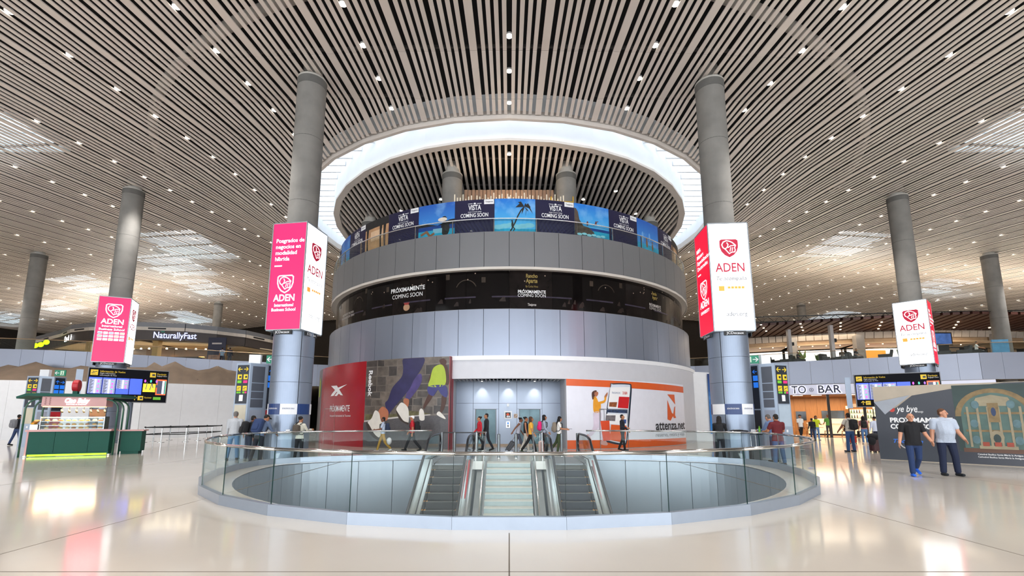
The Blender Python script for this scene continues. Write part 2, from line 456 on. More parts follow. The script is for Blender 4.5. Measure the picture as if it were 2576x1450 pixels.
# carriers above the boards
for k in range(26):
    y = -24+1.55+3.25*(k+4)
    mb = MB(); n = 40
    for i in range(n):
        x0, x1 = -78+156*i/n, -78+156*(i+1)/n
        xm = (x0+x1)/2
        if math.hypot(xm, y-DC) < RO+2.2: continue
        z0, z1 = roofz(x0,y)+.16, roofz(x1,y)+.16
        mb.add([(x0,y-.05,z0),(x1,y-.05,z1),(x1,y+.05,z1),(x0,y+.05,z0),(x0,y-.05,z0+.1),(x1,y-.05,z1+.1),(x1,y+.05,z1+.1),(x0,y+.05,z0+.1)],
               [(0,3,2,1),(4,5,6,7),(0,1,5,4),(1,2,6,5),(2,3,7,6),(3,0,4,7)])
    ob('carrier', mb, mat('carrier_grey', '#3d3a38', .8), CEIL)
duct = MB(); duct.tube([(24*sin(rad(a)), DC-24*cos(rad(a)), roofz(24*sin(rad(a)), DC-24*cos(rad(a)))+.62) for a in range(-75, 76, 3)], .22, 10)
ob('air_duct', duct, mat('duct_grey', '#a9a49c', .6), CEIL, smooth=True)
# ---- ring skylight
RING = empty('skylight_ring', (0, DC, 0)); RING['kind'] = 'structure'
def ringwall(name, R0, R1, zb, zt, m, n=36, facet=True):
    mb = MB(); vs = []; fs = []
    for i in range(n):
        a = 2*PI*i/n
        for R, z in ((R0, zb(a)), (R1, zb(a)), (R1, zt(a)), (R0, zt(a))): vs.append((R*sin(a), -R*cos(a), z))
    for i in range(n):
        for k in range(4): fs.append((4*i+k, 4*((i+1)%n)+k, 4*((i+1)%n)+(k+1)%4, 4*i+(k+1)%4))
    mb.add(vs, fs); return ob(name, mb, m, RING)
ringwall('outer_rim', RO-.02, RO+.16, zlip, lambda a: zlip(a)+.45, M_rim)
ringwall('outer_wall', RO, RO+.1, lambda a: zlip(a)+.2, lambda a: zlip(a)+2.6, M_ringwall)
ringwall('disc_rim', RI-.42, RI, lambda a: ZD, lambda a: ZD+.14, M_rim)
ringwall('inner_wall', RI-.08, RI-.01, lambda a: ZD+.05, lambda a: 18.9, M_ringwall)
ob('disc_deck', MB().lathe([(0.01,17.9),(RI-.1,17.9),(RI-.1,18.0),(0.01,18.0)], 36), M_black, RING)
k = 0
y = -RO+.3
while y < RO:
    for sx in (-1, 1):
        xo = math.sqrt(max(RO*RO-y*y, 0)); xi = math.sqrt(RI*RI-y*y) if abs(y) < RI else 0
        if xo-xi > .15:
            xa, xb = (xi, xo) if sx > 0 else (-xo, -xi)
            ob('louvre', MB().box(xa, xb, y-.06, y+.06, 18.15, 18.5), M_ringwall, RING)
    y += .86
# disc slats
dx = .368; n = int(13.4/dx)
for i in range(-n, n+1):
    x = (i+.5)*dx
    if abs(x) > 13.3: continue
    h = math.sqrt(13.52**2-x*x)
    mb = MB(); p = -h; q0 = math.ceil((-h+1.2)/3.2)*3.2-1.2
    cuts = [-h]+[c for c in (-11.6,-8.4,-5.2,-2.0,1.2,4.4,7.6,10.8) if -h < c < h]+[h]
    for a, b in zip(cuts[:-1], cuts[1:]): mb.box(x-.075, x+.075, a+.01, b-.01, ZD+.1, ZD+.26)
    ob('disc_slat', mb, M_slat, RING)
for i in range(8):
    y = -11.6+3.2*i; h = math.sqrt(max(13.4**2-y*y, .1))
    ob('carrier', MB().box(-h, h, y-.05, y+.05, ZD+.3, ZD+.4), MATS['carrier_grey'], RING)
# ------------------------------------------------------------------ columns
def column(x, y, ztop, label, clad=4.95, r=.6, z0=0.0, base=True):
    t = empty('column', (x, y, z0)); tag(t, label, 'column', 'round concrete roof columns')
    mb = MB().lathe([(r*.98, (clad if clad else 0)-.2), (r*.98, ztop-.55-z0), (r*.98, ztop-.2-z0)], 56)
    ob('shaft', mb, M_conc, t, smooth=False)
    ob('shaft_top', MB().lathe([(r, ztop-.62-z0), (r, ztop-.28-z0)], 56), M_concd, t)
    ob('ring_cap', MB().lathe([(r*1.01, ztop-.28-z0), (r*1.01, ztop-.2-z0), (r*.7, ztop-.19-z0), (r*.66, ztop-.1-z0), (r*.66, ztop+.55-z0)], 32), mat('cap_grey', '#a7a49d', .7), t)
    for zz in (7.3, 10.4, 13.3):
        if zz < ztop-1 and zz > z0+2: ob('pour_joint', MB().lathe([(r*.983, zz-z0), (r*.986, zz+.015-z0), (r*.983, zz+.03-z0)], 32, cap=False), M_concd, t)
    if clad:
        zs = [0, .15, 1.05, 1.95, 2.95, 3.95, clad]
        for a, b in zip(zs[:-1], zs[1:]):
            for k in range(4):
                s_ = MB(); n = 16; vs = []; fs = []
                for i in range(n+1):
                    th = rad(45+90*k)+rad(1+88*i/n)
                    for R_, z in ((r*1.24,a+.006),(r*1.27,a+.006),(r*1.27,b-.006),(r*1.24,b-.006)): vs.append((R_*cos(th), R_*sin(th), z))
                for i in range(n):
                    for q in range(4): fs.append((4*i+q,4*i+4+q,4*i+4+(q+1)%4,4*i+(q+1)%4))
                fs += [(0,1,2,3),(4*n+3,4*n+2,4*n+1,4*n)]
                ob('cladding_sheet', s_.add(vs, fs), M_col, t)
        ob('cladding_core', MB().lathe([(r*1.235,.01),(r*1.235,clad-.01)], 32), M_gap, t)
    return t
def ztopc(x, y): return roofz(x, y)+.02
CL = column(-8.62, 18.1, ztopc(-8.6,18.1), 'tall concrete column left of the escalators, steel clad at its foot')
CR = column(8.85, 18.3, ztopc(8.85,18.3), 'tall concrete column right of the escalators, steel clad at its foot')
CFL = column(-25.1, 28.7, ztopc(-25.1,28.7), 'concrete column behind the green pastry kiosk', 4.95)
CFR = column(26.7, 29.6, ztopc(26.7,29.6), 'concrete column behind the dark blue hoarding', 4.95)
column(-43.6, 40.7, ztopc(-43.6,40.7), 'dark concrete column at the far left edge, above the mezzanine parapet', 0)
column(44.4, 40.6, ztopc(44.4,40.6), 'concrete column at the far right edge, above the mezzanine parapet', 0)
column(-45, 69, ztopc(-45,69), 'small distant column rising behind the left mezzanine shop roof', 0)
column(45.8, 70, ztopc(45.8,70), 'small distant pale column rising behind the right restaurant roof', 0)
for x, y, l in ((-3.5,26.3,'stubby column above the banner, left of centre'),(3.5,26.3,'stubby column above the banner, right of centre'),(-10.7,33.4,'low column behind the left end of the banner'),(10.8,33.4,'low column behind the right end of the banner')):
    c = column(x, y, 16.55, 'pale '+l, 0, .62, 11.4)
    if abs(x) < 5:
        ob('strap', MB().lathe([(.64,2.05),(.66,2.05),(.66,2.17),(.64,2.17)], 28), M_blk, c)
        ob('conduit', MB().tube([(.2,-.64,0),(.2,-.66,2.3),(.1,-.64,2.6)], .025, 6), M_steel, c)
# ---- illuminated advertising boxes round the columns
M_pink = mat('lit_pink', '#e8104f', .4, var=0, emit=1.0, ecol='#ff2460')
M_red = mat('lit_red', '#e00030', .4, var=0, emit=1.0, ecol='#f8052f')
M_lwhite = mat('lit_white', '#ffffff', .4, var=0, emit=1.7, ecol='#fbfdff')
M_lwt = mat('lit_white_print', '#ffffff', .4, var=0, emit=1.2, ecol='#ffffff')
M_crim = mat('crimson_print', '#b80f38', .5, var=0, emit=.12, ecol='#d8124a')
M_greyt = mat('grey_print', '#55555f', .5, var=0)
M_oran = mat('amber_print', '#e79a3c', .5, var=0, emit=.6, ecol='#f0a045')
def shield(P, x, y, s, m_sh, m_ln, outline=False):
    sh = [(-.5,.42),(-.4,.5),(.4,.5),(.5,.42),(.5,.05),(.42,-.2),(.24,-.42),(0,-.55),(-.24,-.42),(-.42,-.2),(-.5,.05)]
    pts = [(x+a*s, y+b*s) for a, b in sh]
    if outline: P.poly('shield_outline', stroke(pts+[pts[0]], .07*s), m_ln, .014)
    else: P.poly('shield', [pts], m_sh, .014)
    q = lambda L: [(x+a*s, y+b*s) for a, b in L]
    st = []
    st += stroke(q([(-.33,.02),(-.38,.18),(-.3,.34),(-.12,.42),(.06,.38),(.2,.3),(.36,.14)]), .055*s)
    st += stroke(q([(-.33,.02),(-.22,-.06),(-.1,.02),(-.04,.18),(-.1,.3)]), .05*s)
    st += stroke(q([(-.22,-.06),(0,-.34),(.12,-.26),(.3,-.24),(.33,-.12),(.3,0),(.36,.14)]), .05*s)
    st += stroke(q([(.36,.14),(.1,.12),(-.04,.02)]), .045*s)
    st += stroke(q([(.1,.02),(.04,-.2)]), .04*s)+stroke(q([(.2,.02),(.16,-.18)]), .04*s)
    P.poly('helmet_mark', st, m_ln, .022)
def ad_box(x, y, rz, size, z0, z1, faces, label, plate=True):
    t = empty('advertising_lightbox', (x, y, z0), rz); tag(t, label, 'advertising sign', 'lit column advertising boxes')
    h = z1-z0; a = size/2
    fr = MB()
    fr.box(-a,a,-a,a,-.05,0).box(-a,a,-a,a,h,h+.05)
    for sx in (-1,1):
        for sy in (-1,1): fr.box(sx*a-.02,sx*a+.02,sy*a-.02,sy*a+.02,0,h)
    ob('frame', fr, mat('frame_grey', '#9aa0a6', .4, .6), t)
    maps = {'front': (Matrix.Translation((0,-a,0)) @ Matrix.Rotation(PI/2,4,'X')),
            'right': (Matrix.Rotation(PI/2,4,'Z') @ Matrix.Translation((0,-a,0)) @ Matrix.Rotation(PI/2,4,'X')),
            'left': (Matrix.Rotation(-PI/2,4,'Z') @ Matrix.Translation((0,-a,0)) @ Matrix.Rotation(PI/2,4,'X')),
            'back': (Matrix.Rotation(PI,4,'Z') @ Matrix.Translation((0,-a,0)) @ Matrix.Rotation(PI/2,4,'X'))}
    for f, Mx in maps.items():
        kind = faces.get(f, 'white')
        m = {'pink': M_pink, 'red': M_red}.get(kind.split(':')[0], M_lwhite)
        pane = MB().box(-a+.02,a-.02,0,h,-.03,0); pane.v = [tuple(Mx @ Vector(v)) for v in pane.v]
        po = ob('light_panel', pane, m, t)
        P = Print(planar(Mx), po)
        u = size; H_ = h
        if kind == 'white':
            shield(P, 0, H_*.765, u*.46, M_crim, M_lwt)
            P.text('lettering', 'ADEN', 0, H_*.575, u*.33, M_crim, wid=u*.72, bold=.012)
            P.text('lettering', 'Te acompaña', 0, H_*.475, u*.15, M_greyt, wid=u*.74, slant=.15, bold=.004)
            P.rect('badge', -u*.32, -u*.18, H_*.36, H_*.36+u*.13, M_oran)
            P.poly('star_boxes', [[(u*(-.1+.085*i), H_*.38),(u*(-.03+.085*i), H_*.38),(u*(-.03+.085*i), H_*.38+u*.06),(u*(-.1+.085*i), H_*.38+u*.06)] for i in range(5)], M_oran)
            P.text('lettering', 'aden.org', u*.08, H_*.145, u*.16, mat('slate_print', '#2c3a4e', .5, var=0), wid=u*.5)
        elif kind == 'pink:postgrad' or kind == 'red:univ':
            ls = ['Posgrados de','negocios en','modalidad','híbrida'] if 'post' in kind else ['MBA','Másters','Especializaciones','Doctorados']
            for i, l in enumerate(ls): P.text('lettering', l, -u*.38, H_*(.83-.058*i), u*.155, M_lwt, align='LEFT', bold=.012)
            P.rect('dash', -u*.38, -u*.16, H_*.585, H_*.585+u*.035, M_lwt)
            shield(P, -u*.02, H_*.42, u*.45, M_pink, M_lwt, True)
            P.text('lettering', 'ADEN', -u*.02, H_*.285, u*.26, M_lwt, wid=u*.62, bold=.02)
            if 'post' in kind:
                P.text('lettering', 'International', -u*.02, H_*.22, u*.12, M_lwt, bold=.014, wid=u*.55)
                P.text('lettering', 'Business School', -u*.02, H_*.178, u*.12, M_lwt, bold=.014, wid=u*.7)
            else: P.text('lettering', 'UNIVERSITY', -u*.02, H_*.21, u*.12, M_lwt, bold=.014, wid=u*.62)
        elif kind == 'pink:flags':
            shield(P, 0, H_*.79, u*.5, M_pink, M_lwt, True)
            P.text('lettering', 'ADEN', 0, H_*.615, u*.28, M_lwt, wid=u*.7, bold=.02)
            P.text('lettering', 'International', 0, H_*.545, u*.12, M_lwt, bold=.014, wid=u*.62)
            P.text('lettering', 'Business School', 0, H_*.495, u*.12, M_lwt, bold=.014, wid=u*.78)
            fc = ['#3b4fa0','#ffffff','#4a5fc0','#d8d8f0','#f0c030','#4a8a50','#6a8ad0','#ffffff','#e0902a','#9090d8','#d05060','#e8e8f8','#c8c030','#ffffff','#b04a9a']
            for i in range(15):
                cx = u*(-.34+.17*(i%5)); cy = H_*(.44-.05*(i//5))
                P.rect('flag', cx-u*.07, cx+u*.07, cy-u*.045, cy+u*.045, M_lwt, .012)
                P.rect('flag_stripe', cx-u*.065, cx+u*.065, cy-u*.012, cy+u*.012, mat('flag_'+fc[i], fc[i], .5, var=0, emit=.5), .018)
        if plate and kind:
            pl = MB().box(-u*.27,u*.27,-.2,-.04,-.02,.015); pl.v = [tuple(Mx @ Vector(v)) for v in pl.v]
            p2 = ob('name_plate', pl, M_blk, t)
            Print(planar(Mx), p2).text('lettering', 'JCDecaux', 0, -.12, .14, M_white, .022, wid=u*.42, bold=.01)
    return t
ad_box(-8.62,18.05, rad(-9), 1.46, 4.98, 9.28, {'front':'pink:postgrad','right':'white','left':'white'}, 'lit pink and white advertising box on the column left of the escalators')
ad_box(8.85,18.3, rad(-4), 1.56, 4.98, 9.35, {'front':'white','left':'red:univ','right':'white'}, 'lit white and red advertising box on the column right of the escalators')
ad_box(-25.1,28.7, rad(26), 1.6, 4.98, 9.05, {'front':'pink:flags','right':'white'}, 'lit pink advertising box with small flags, above the pastry kiosk')
ad_box(26.7,29.6, rad(-49), 1.7, 4.98, 9.05, {'front':'white','right':'red:univ'}, 'lit white advertising box above the right flight board')

# ------------------------------------------------------------------ drum building
DR = 13.7
DRUM = empty('drum_building', (0, DC, 0)); tag(DRUM, 'round three storey drum of grey metal bands behind the escalators', 'building')
def arcm(R0, R1, a0, a1, z0, z1, n=8): return MB().arc(R0, R1, a0, a1, z0, z1, n, (0,0))
NP = 64; st = 360/NP
def panel_ring(name, R, z0, z1, m, rng):
    g = .05
    base = arcm(R-.06, R, g, st-g, z0, z1, 3).mesh(name, m)
    for k in rng:
        o = ob(name, base, None, DRUM); o.rotation_euler = (0,0,rad(st*k))
vis = [k for k in range(NP) if True]
panel_ring('upper_band_panel', DR, 9.5, 11.45, M_alud, vis)
panel_ring('lower_band_panel', DR, 4.72, 7.2, M_alu, vis)
ob('core', MB().lathe([(13.1,4.7),(13.1,11.4),(0.01,11.4)], 64, cap=False), M_gap, DRUM)
ob('upper_backing', arcm(DR-.14, DR-.065, 0, 360, 9.5, 11.44, 64), M_gap, DRUM)
ob('lower_backing', arcm(DR-.14, DR-.065, 0, 360, 4.72, 7.19, 64), M_gap, DRUM)
ob('soffit_ring', arcm(13.15, DR-.0, 0, 360, 9.40, 9.5, 64), mat('soffit_cream', '#cfc8c0', .5, var=.02), DRUM)
ob('soffit_edge', arcm(DR-.02, DR+.03, 0, 360, 9.36, 9.5, 64), MATS['soffit_cream'], DRUM)
ob('lower_cap', arcm(13.1, DR, 0, 360, 7.2, 7.22, 64), M_alud, DRUM)
ob('upper_cap', arcm(13.0, DR, 0, 360, 11.45, 11.47, 64), M_alud, DRUM)
# dark printed glazing band
M_dark = mat('dark_print', '#0d0a0a', .12, var=.35, scale=1.3, spec=.18)
M_dark2 = mat('dark_print_lighter', '#171211', .14, var=.4, scale=2, spec=.18)
BAND = empty('printed_window_band', (0,DC,0)); tag(BAND, 'dark printed window band wrapped round the drum between the two grey bands', 'window graphic')
for k in range(36):
    ob('window_pane', arcm(13.26, 13.34, k*10+.03, k*10+9.97, 7.22, 9.42, 4), M_dark if k % 3 else M_dark2, BAND)
PB = Print(drummap(13.34), BAND, .4)
def A(deg): return rad(deg)*13.34
M_wt = mat('print_white', '#e9e9ea', .5, var=0); M_gold = mat('print_gold', '#9a8440', .5, var=0); M_dim = mat('print_dim', '#3c332c', .3, var=.4, scale=4, spec=.2)
M_wt2 = mat('print_soft_white', '#b9b4b0', .5, var=0)
PB.text('lettering', 'PRÓXIMAMENTE', A(-25.5), 8.72, .34, M_wt, bold=.02, wid=2.35)
PB.text('lettering', 'COMING SOON', A(-25.5), 8.35, .34, M_wt, wid=2.1)
PB.poly('jar_mark', [disc(A(-25.5),7.68,.22,.2)], mat('jar_tan','#b08a6a',.5), .01); PB.poly('jar_ribbon', [[(A(-25.5)-.2,7.95),(A(-25.5)+.2,7.95),(A(-25.5)+.13,7.82),(A(-25.5)-.13,7.82)]], mat('ribbon_red','#8c2f2a',.5), .014)
PB.text('lettering', 'PRÓXIMAMENTE', A(5.2), 8.22, .25, M_wt, bold=.02, wid=1.5)
PB.text('lettering', 'COMING SOON', A(5.2), 8.02, .24, M_wt, wid=1.5)
PB.text('lettering', 'Rancho', A(5.2), 9.1, .3, M_gold, bold=.02, wid=.62); PB.text('lettering', 'Aparte', A(5.2), 8.83, .34, M_gold, bold=.02, wid=.62); PB.text('lettering', 'By Carlos Vives', A(5.2), 8.52, .16, M_gold, wid=.66)
PB.text('lettering', 'Tinajeros', A(5.2), 7.52, .2, M_wt2, bold=.02, wid=.46)
PB.text('lettering', 'PRÓXIMAMENTE', A(41.5), 8.25, .25, M_wt2, bold=.02, wid=1.3); PB.text('lettering', 'COMING SOON', A(41.5), 8.05, .24, M_wt2, wid=1.3)
PB.text('lettering', 'Rancho', A(41.3), 9.0, .3, M_gold, bold=.02, wid=.5); PB.text('lettering', 'Aparte', A(41.3), 8.75, .34, M_gold, bold=.02, wid=.5)
PB.text('lettering', 'AEROPUERTO TOCUMEN', A(-50.5), 8.1, .2, M_wt2, wid=1.9); PB.text('lettering', '¡SABOREANDO ESTA TIERRA!', A(-50.5), 7.9, .2, M_wt2, wid=2.1)
rr = random.Random(3)
M_mau = mat('print_mauve','#3a3442',.25,var=.3,spec=.2); M_dim3 = mat('print_umber','#2c2320',.3,var=.4,scale=5,spec=.2)
def clear(a, z): return not (min(abs(a+25.5), abs(a-5.2), abs(a-41.5), abs(a+50.5)) < 6.5 and 7.4 < z < 9.2)
for i in range(11):     # printed restaurant interior: bar counters, tables, chairs, framed pictures
    a = -60+i*11.2; PB.rect('bar_counter_print', A(a), A(a+7.5), 7.92, 8.0, M_mau, .006)
for i in range(46):
    a = rr.uniform(-60, 62); z = 7.3+.55*rr.random(); w = rr.uniform(.12,.4)
    if clear(a, z): PB.poly('chair_print', [[(A(a),z),(A(a)+w,z),(A(a)+w*.9,z+.22),(A(a)+w*.6,z+.26),(A(a)+w*.1,z+.08)]], M_dim3, .006)
for i in range(14):
    a = -58+i*8.6; z = 8.75+.12*(i%3)
    if clear(a, z): PB.rect('picture_print', A(a), A(a)+.22, z, z+.3, M_dim, .006)
for i in range(6):
    a = -44+i*17
    if clear(a, 8.6): PB.poly('arch_print', ringpoly(A(a),8.35,.55,.6,14,20,160), M_dim, .007)
for i in range(26):
    a = rr.uniform(-60, 60); PB.poly('lamp_dot', [disc(A(a), rr.uniform(8.7,9.3), .035, n=8)], mat('print_lamp','#a08a78',.4,var=0), .008)
# banner round the top floor
BAN = empty('banner_wrap', (0,DC,0)); tag(BAN, 'blue beach photo banner wrapped round the top floor of the drum', 'banner')
BR = 13.35
PN = Print(drummap(BR), BAN, .4)
def B_(deg): return rad(deg)*BR
M_navy = mat('banner_navy', '#120f38', .45, var=.03)
def skym(name, c0, c1, z0, z1):
    m = bpy.data.materials.new(name); m.use_nodes = True; nt = m.node_tree; b = nt.nodes['Principled BSDF']; b.inputs['Roughness'].default_value = .45
    tc = nt.nodes.new('ShaderNodeTexCoord'); sp = nt.nodes.new('ShaderNodeSeparateXYZ'); mr = nt.nodes.new('ShaderNodeMapRange'); mr.inputs[1].default_value = z0; mr.inputs[2].default_value = z1
    n = nt.nodes.new('ShaderNodeTexNoise'); n.inputs['Scale'].default_value = 1.2; n.inputs['Detail'].default_value = 5
    r = nt.nodes.new('ShaderNodeValToRGB'); r.color_ramp.elements[0].color = lin(c0)+(1,); r.color_ramp.elements[1].color = lin(c1)+(1,)
    mx = nt.nodes.new('ShaderNodeMix'); mx.data_type = 'RGBA'; mx.inputs[7].default_value = lin('#8fc4ee')+(1,)
    r2 = nt.nodes.new('ShaderNodeValToRGB'); r2.color_ramp.elements[0].position = .5; r2.color_ramp.elements[0].color = (0,0,0,1); r2.color_ramp.elements[1].position = .8; r2.color_ramp.elements[1].color = (.7,.7,.7,1)
    nt.links.new(tc.outputs['Object'], sp.inputs[0]); nt.links.new(sp.outputs[2], mr.inputs[0]); nt.links.new(mr.outputs[0], r.inputs[0])
    nt.links.new(tc.outputs['Object'], n.inputs['Vector']); nt.links.new(n.outputs['Fac'], r2.inputs[0]); nt.links.new(r2.outputs[0], mx.inputs[0]); nt.links.new(r.outputs[0], mx.inputs[6])
    nt.links.new(mx.outputs[2], b.inputs['Base Color']); MATS[name] = m; return m
M_bsky = skym('banner_sky', '#4fb4ea', '#0f6fce', 12.0, 13.5)
M_bsky2 = skym('banner_sky_deep', '#3d8fdc', '#1c55b0', 12.0, 13.5)
M_sea = mat('banner_sea', '#1f9fc4', .4, var=.25, scale=1.5); M_sea2 = mat('banner_deepsea', '#0f3f8c', .4, var=.2, scale=2)
M_sand = mat('banner_sand', '#b88d66', .5, var=.2, scale=2); M_dk = mat('banner_dark', '#1c1b1c', .5, var=.3, scale=3); M_skin = mat('banner_skin', '#8a5a3c', .5, var=.1)
ban_z0, ban_z1 = 11.47, 13.5
bs = [-3.45+9.62*k for k in range(-7, 8)]
for k, (a0, a1) in enumerate(zip(bs[:-1], bs[1:])):
    idx = k-7
    kind = 'vista' if idx % 2 else {0:'palm', -2:'lounger', 2:'rocks', 4:'bath', -4:'legs', -6:'bath', 6:'legs'}.get(idx, 'bath')
    am = {'vista': M_navy, 'palm': M_bsky, 'lounger': M_bsky2, 'rocks': M_bsky, 'bath': M_bsky2, 'legs': M_dk}[kind]
    o = ob('banner_sheet', arcm(BR-.02, BR, a0, a1, ban_z0, ban_z1, 6), am, BAN)
    PN.p = BAN; ac = B_((a0+a1)/2); w = B_(a1)-B_(a0); x0, x1 = B_(a0), B_(a1)
    if kind == 'vista':
        PN.text('lettering', 'VISTA', ac+.02, 13.02, .42, M_wt, bold=.025, wid=.72)
        PN.text('lettering', 'COMING SOON', ac, 12.58, .32, M_wt, bold=.018, wid=1.55)
        PN.text('lettering', 'Corona', ac+.02, 12.79, .11, M_wt, wid=.3)
        PN.poly('rule', [[(ac-.36,13.25),(ac-.1,13.25),(ac-.1,13.28),(ac-.36,13.28)],[(ac+.14,13.25),(ac+.4,13.25),(ac+.4,13.28),(ac+.14,13.28)],[(ac-.36,12.77),(ac-.16,12.77),(ac-.16,12.8),(ac-.36,12.8)],[(ac+.2,12.77),(ac+.4,12.77),(ac+.4,12.8),(ac+.2,12.8)]], M_wt, .012)
        PN.poly('crown', [disc(ac+.02,13.27,.07,.05,10)], M_wt, .012)
        pl = PN.rect('logo_plate', x1-.58, x1-.03, 13.2, 13.48, M_wt, .012); PN.p = pl
        PN.text('lettering', 'Tinajeros', x1-.305, 13.34, .12, M_navy, .02, bold=.01, wid=.42); PN.p = BAN
        PN.poly('leaf_pattern', [[(x0+.15+i*.24,11.5),(x0+.22+i*.24,11.5),(x0+.02+i*.2,12.1),(x0-.03+i*.2 if x0-.03+i*.2 > x0 else x0,12.1)] for i in range(1,8)], mat('banner_navy_leaf','#1c1a4a',.5,var=0), .006)
    elif kind == 'palm':
        PN.rect('sea', x0, x1, 11.48, 11.75, M_sea, .006); PN.poly('cloud', [disc(x0+.25+.33*i, 11.86+.05*(i%3), .3, .14, 14) for i in range(6)], mat('banner_cloud','#7fc4d8',.5,var=.1), .005)
        PN.poly('palm_trunk', stroke([(x0+.78,11.48),(x0+.95,11.75),(x0+1.12,12.1),(x0+1.28,12.5),(x0+1.45,12.82),(x0+1.62,13.02)], .07), M_dk, .01)
        fr = []
        for (ex, ey, sx, sy) in ((-.42,-.06,-.2,.12),(-.3,.22,-.15,.2),(.42,-.38,.28,-.05),(.32,-.05,.2,.12),(.06,-.55,.1,-.2),(.24,-.68,.2,-.3),(-.12,-.42,-.1,-.15),(.1,.16,.05,.1)):
            fr += [[(x0+1.62,13.06),(x0+1.62+sx*1.1,13.1+sy*1.15),(x0+1.62+ex*1.15,13.05+ey*1.1),(x0+1.62+sx*.7+.07,12.97+sy*.4)]]
        PN.poly('palm_frond', fr, M_dk, .012)
        PN.poly('climber', [disc(x0+.98,12.0,.06,.17,10), disc(x0+.96,12.2,.045,.05,8)]+stroke([(x0+.98,11.9),(x0+1.1,11.75),(x0+1.02,11.6)], .05), M_dk, .014)
    elif kind == 'lounger':
        PN.rect('beach', x0, x1, 11.48, 11.95, M_sea, .005); PN.rect('sea', x0, x1, 11.95, 12.2, M_sea2, .006)
        PN.poly('headland', [[(x0,12.2),(x0,12.42),(x0+.5,12.36),(x0+1.2,12.2)],[(x1-1.0,12.2),(x1-.3,12.48),(x1,12.5),(x1,12.2)]], M_dk, .008)
        PN.poly('sitter', [disc(x1-.55,12.0,.26,.45,16), disc(x1-.62,12.55,.16,.16,12)], M_dk, .010); PN.poly('hat', [disc(x1-.72,12.52,.28,.12,16)], mat('banner_hat','#d8cfc0',.6), .012)
        PN.poly('cooler', [[(x0+.95,11.75),(x0+1.5,11.75),(x0+1.5,12.02),(x0+.95,12.02)]], mat('banner_ice','#7fb2c8',.4), .012)
        PN.poly('legs', stroke([(x0+.2,11.75),(x0+.55,11.9),(x0+.75,11.62),(x0+1.0,11.75)], .14), M_skin, .012)
    elif kind == 'rocks':
        PN.rect('sea', x0, x1, 11.48, 12.05, M_sea, .005); PN.rect('deep_sea', x0+.9, x1, 11.98, 12.14, M_sea2, .007)
        PN.poly('rock', [[(x0,11.62),(x0+1.3,11.65),(x0+1.2,11.9),(x0+.9,12.15),(x0+.55,12.2),(x0+.3,12.55),(x0+.22,13.0),(x0+.1,13.2),(x0,13.2)]], mat('banner_rock','#4f4238',.6,var=.4,scale=4), .009)
        PN.poly('jumper', [disc(x0+1.35,12.48,.05,.12,8)]+stroke([(x0+1.3,12.42),(x0+1.2,12.32)],.05)+stroke([(x0+1.4,12.55),(x0+1.5,12.6)],.04)+[disc(x0+.8,12.38,.06,.14,8)], mat('banner_person','#6a2f26',.5), .012)
        PN.poly('foam', [disc(x0+.3+.3*i, 11.7+.04*(i%2), .16,.07,10) for i in range(6)], mat('banner_foam','#8fd0dc',.5), .012)
    elif kind == 'bath':
        PN.rect('sea', x0, x1, 11.48, 12.0, M_sea, .006)
        PN.poly('bather', [disc(x0+.9,12.05,.1,.25,10), disc(x0+.9,12.35,.07,.09,8), disc(x0+1.5,11.95,.09,.22,10), disc(x0+1.5,12.25,.06,.08,8)], M_skin, .012)
        PN.poly('splash', [disc(x0+.5,12.4,.1,.35,10), disc(x0+1.2,12.5,.08,.3,10)], mat('banner_foam2','#6fa8e0',.5), .009)
    elif kind == 'legs':
        PN.rect('sunset', x0, x1, 11.48, 13.0, M_sand, .005); PN.rect('sunset_light', x0+.6, x1-.5, 12.2, 12.8, mat('banner_sunset','#d8b694',.5,var=.1), .007)
        PN.poly('walker_leg', [[(x0+.15+.5*i,13.0),(x0+.38+.5*i,13.0),(x0+.3+.5*i,12.2),(x0+.36+.5*i,11.65),(x0+.22+.5*i,11.6),(x0+.18+.5*i,12.2)] for i in (0,2.6,3.3)], M_dk, .012)
# glass guard of the top floor
GT = empty('glass_guard', (0,DC,0)); tag(GT, 'curved glass guard with steel rail in front of the beach banner', 'railing')
for k in range(-9, 9):
    ob('glass_pane', arcm(DR-.08, DR-.06, 9.62*k-3.45+.1, 9.62*(k+1)-3.45-.1, 11.47, 12.2, 5), M_glass, GT)
    a = rad(9.62*k-3.45); ob('post', MB().obox(((DR-.07)*sin(a), -(DR-.07)*cos(a), 11.83), (.025,.025,.37), a), M_steel, GT)
ob('handrail', MB().tube([((DR-.05)*sin(rad(a)), -(DR-.05)*cos(rad(a)), 12.22) for a in range(-92, 93, 3)], .03, 8), M_steelb, GT, smooth=True)
# timber screen and scaffold inside the top floor
SCR = empty('timber_screen', (0, 26.5, 11.4)); tag(SCR, 'screen of brown timber battens above the banner under the slatted disc', 'screen')
M_tim = wood_mat('timber', '#6e5848', '#a07f66')
for i in range(24): ob('batten', MB().box(-2.76+i*.23, -2.76+i*.23+.2, -.05+.03*(i%2), .05, 0, 4.08), M_tim, SCR)
l = bpy.data.lights.new('work_lamp','POINT'); l.energy = 260; l.color = (1,.78,.55); l.shadow_soft_size = .1; lo = bpy.data.objects.new('work_lamp', l); COL.objects.link(lo); lo.parent = SCR; lo.location = (0,-.9,2.2)
CRW = empty('paper_crown', (0, 24.2, 11.4)); tag(CRW, 'row of pale upright slips sticking up behind the palm tree banner', 'decoration')
for i in range(40):
    hh = 2.2+.13*abs(((i*7) % 11)-5)/2.+(.1 if abs(i-20) < 8 else 0)
    ob('slip', MB().box(-3.1+i*.157, -3.1+i*.157+.06, 0, .03, 0, hh+.1), mat('slip_cream','#ddd3bd',.6), CRW)
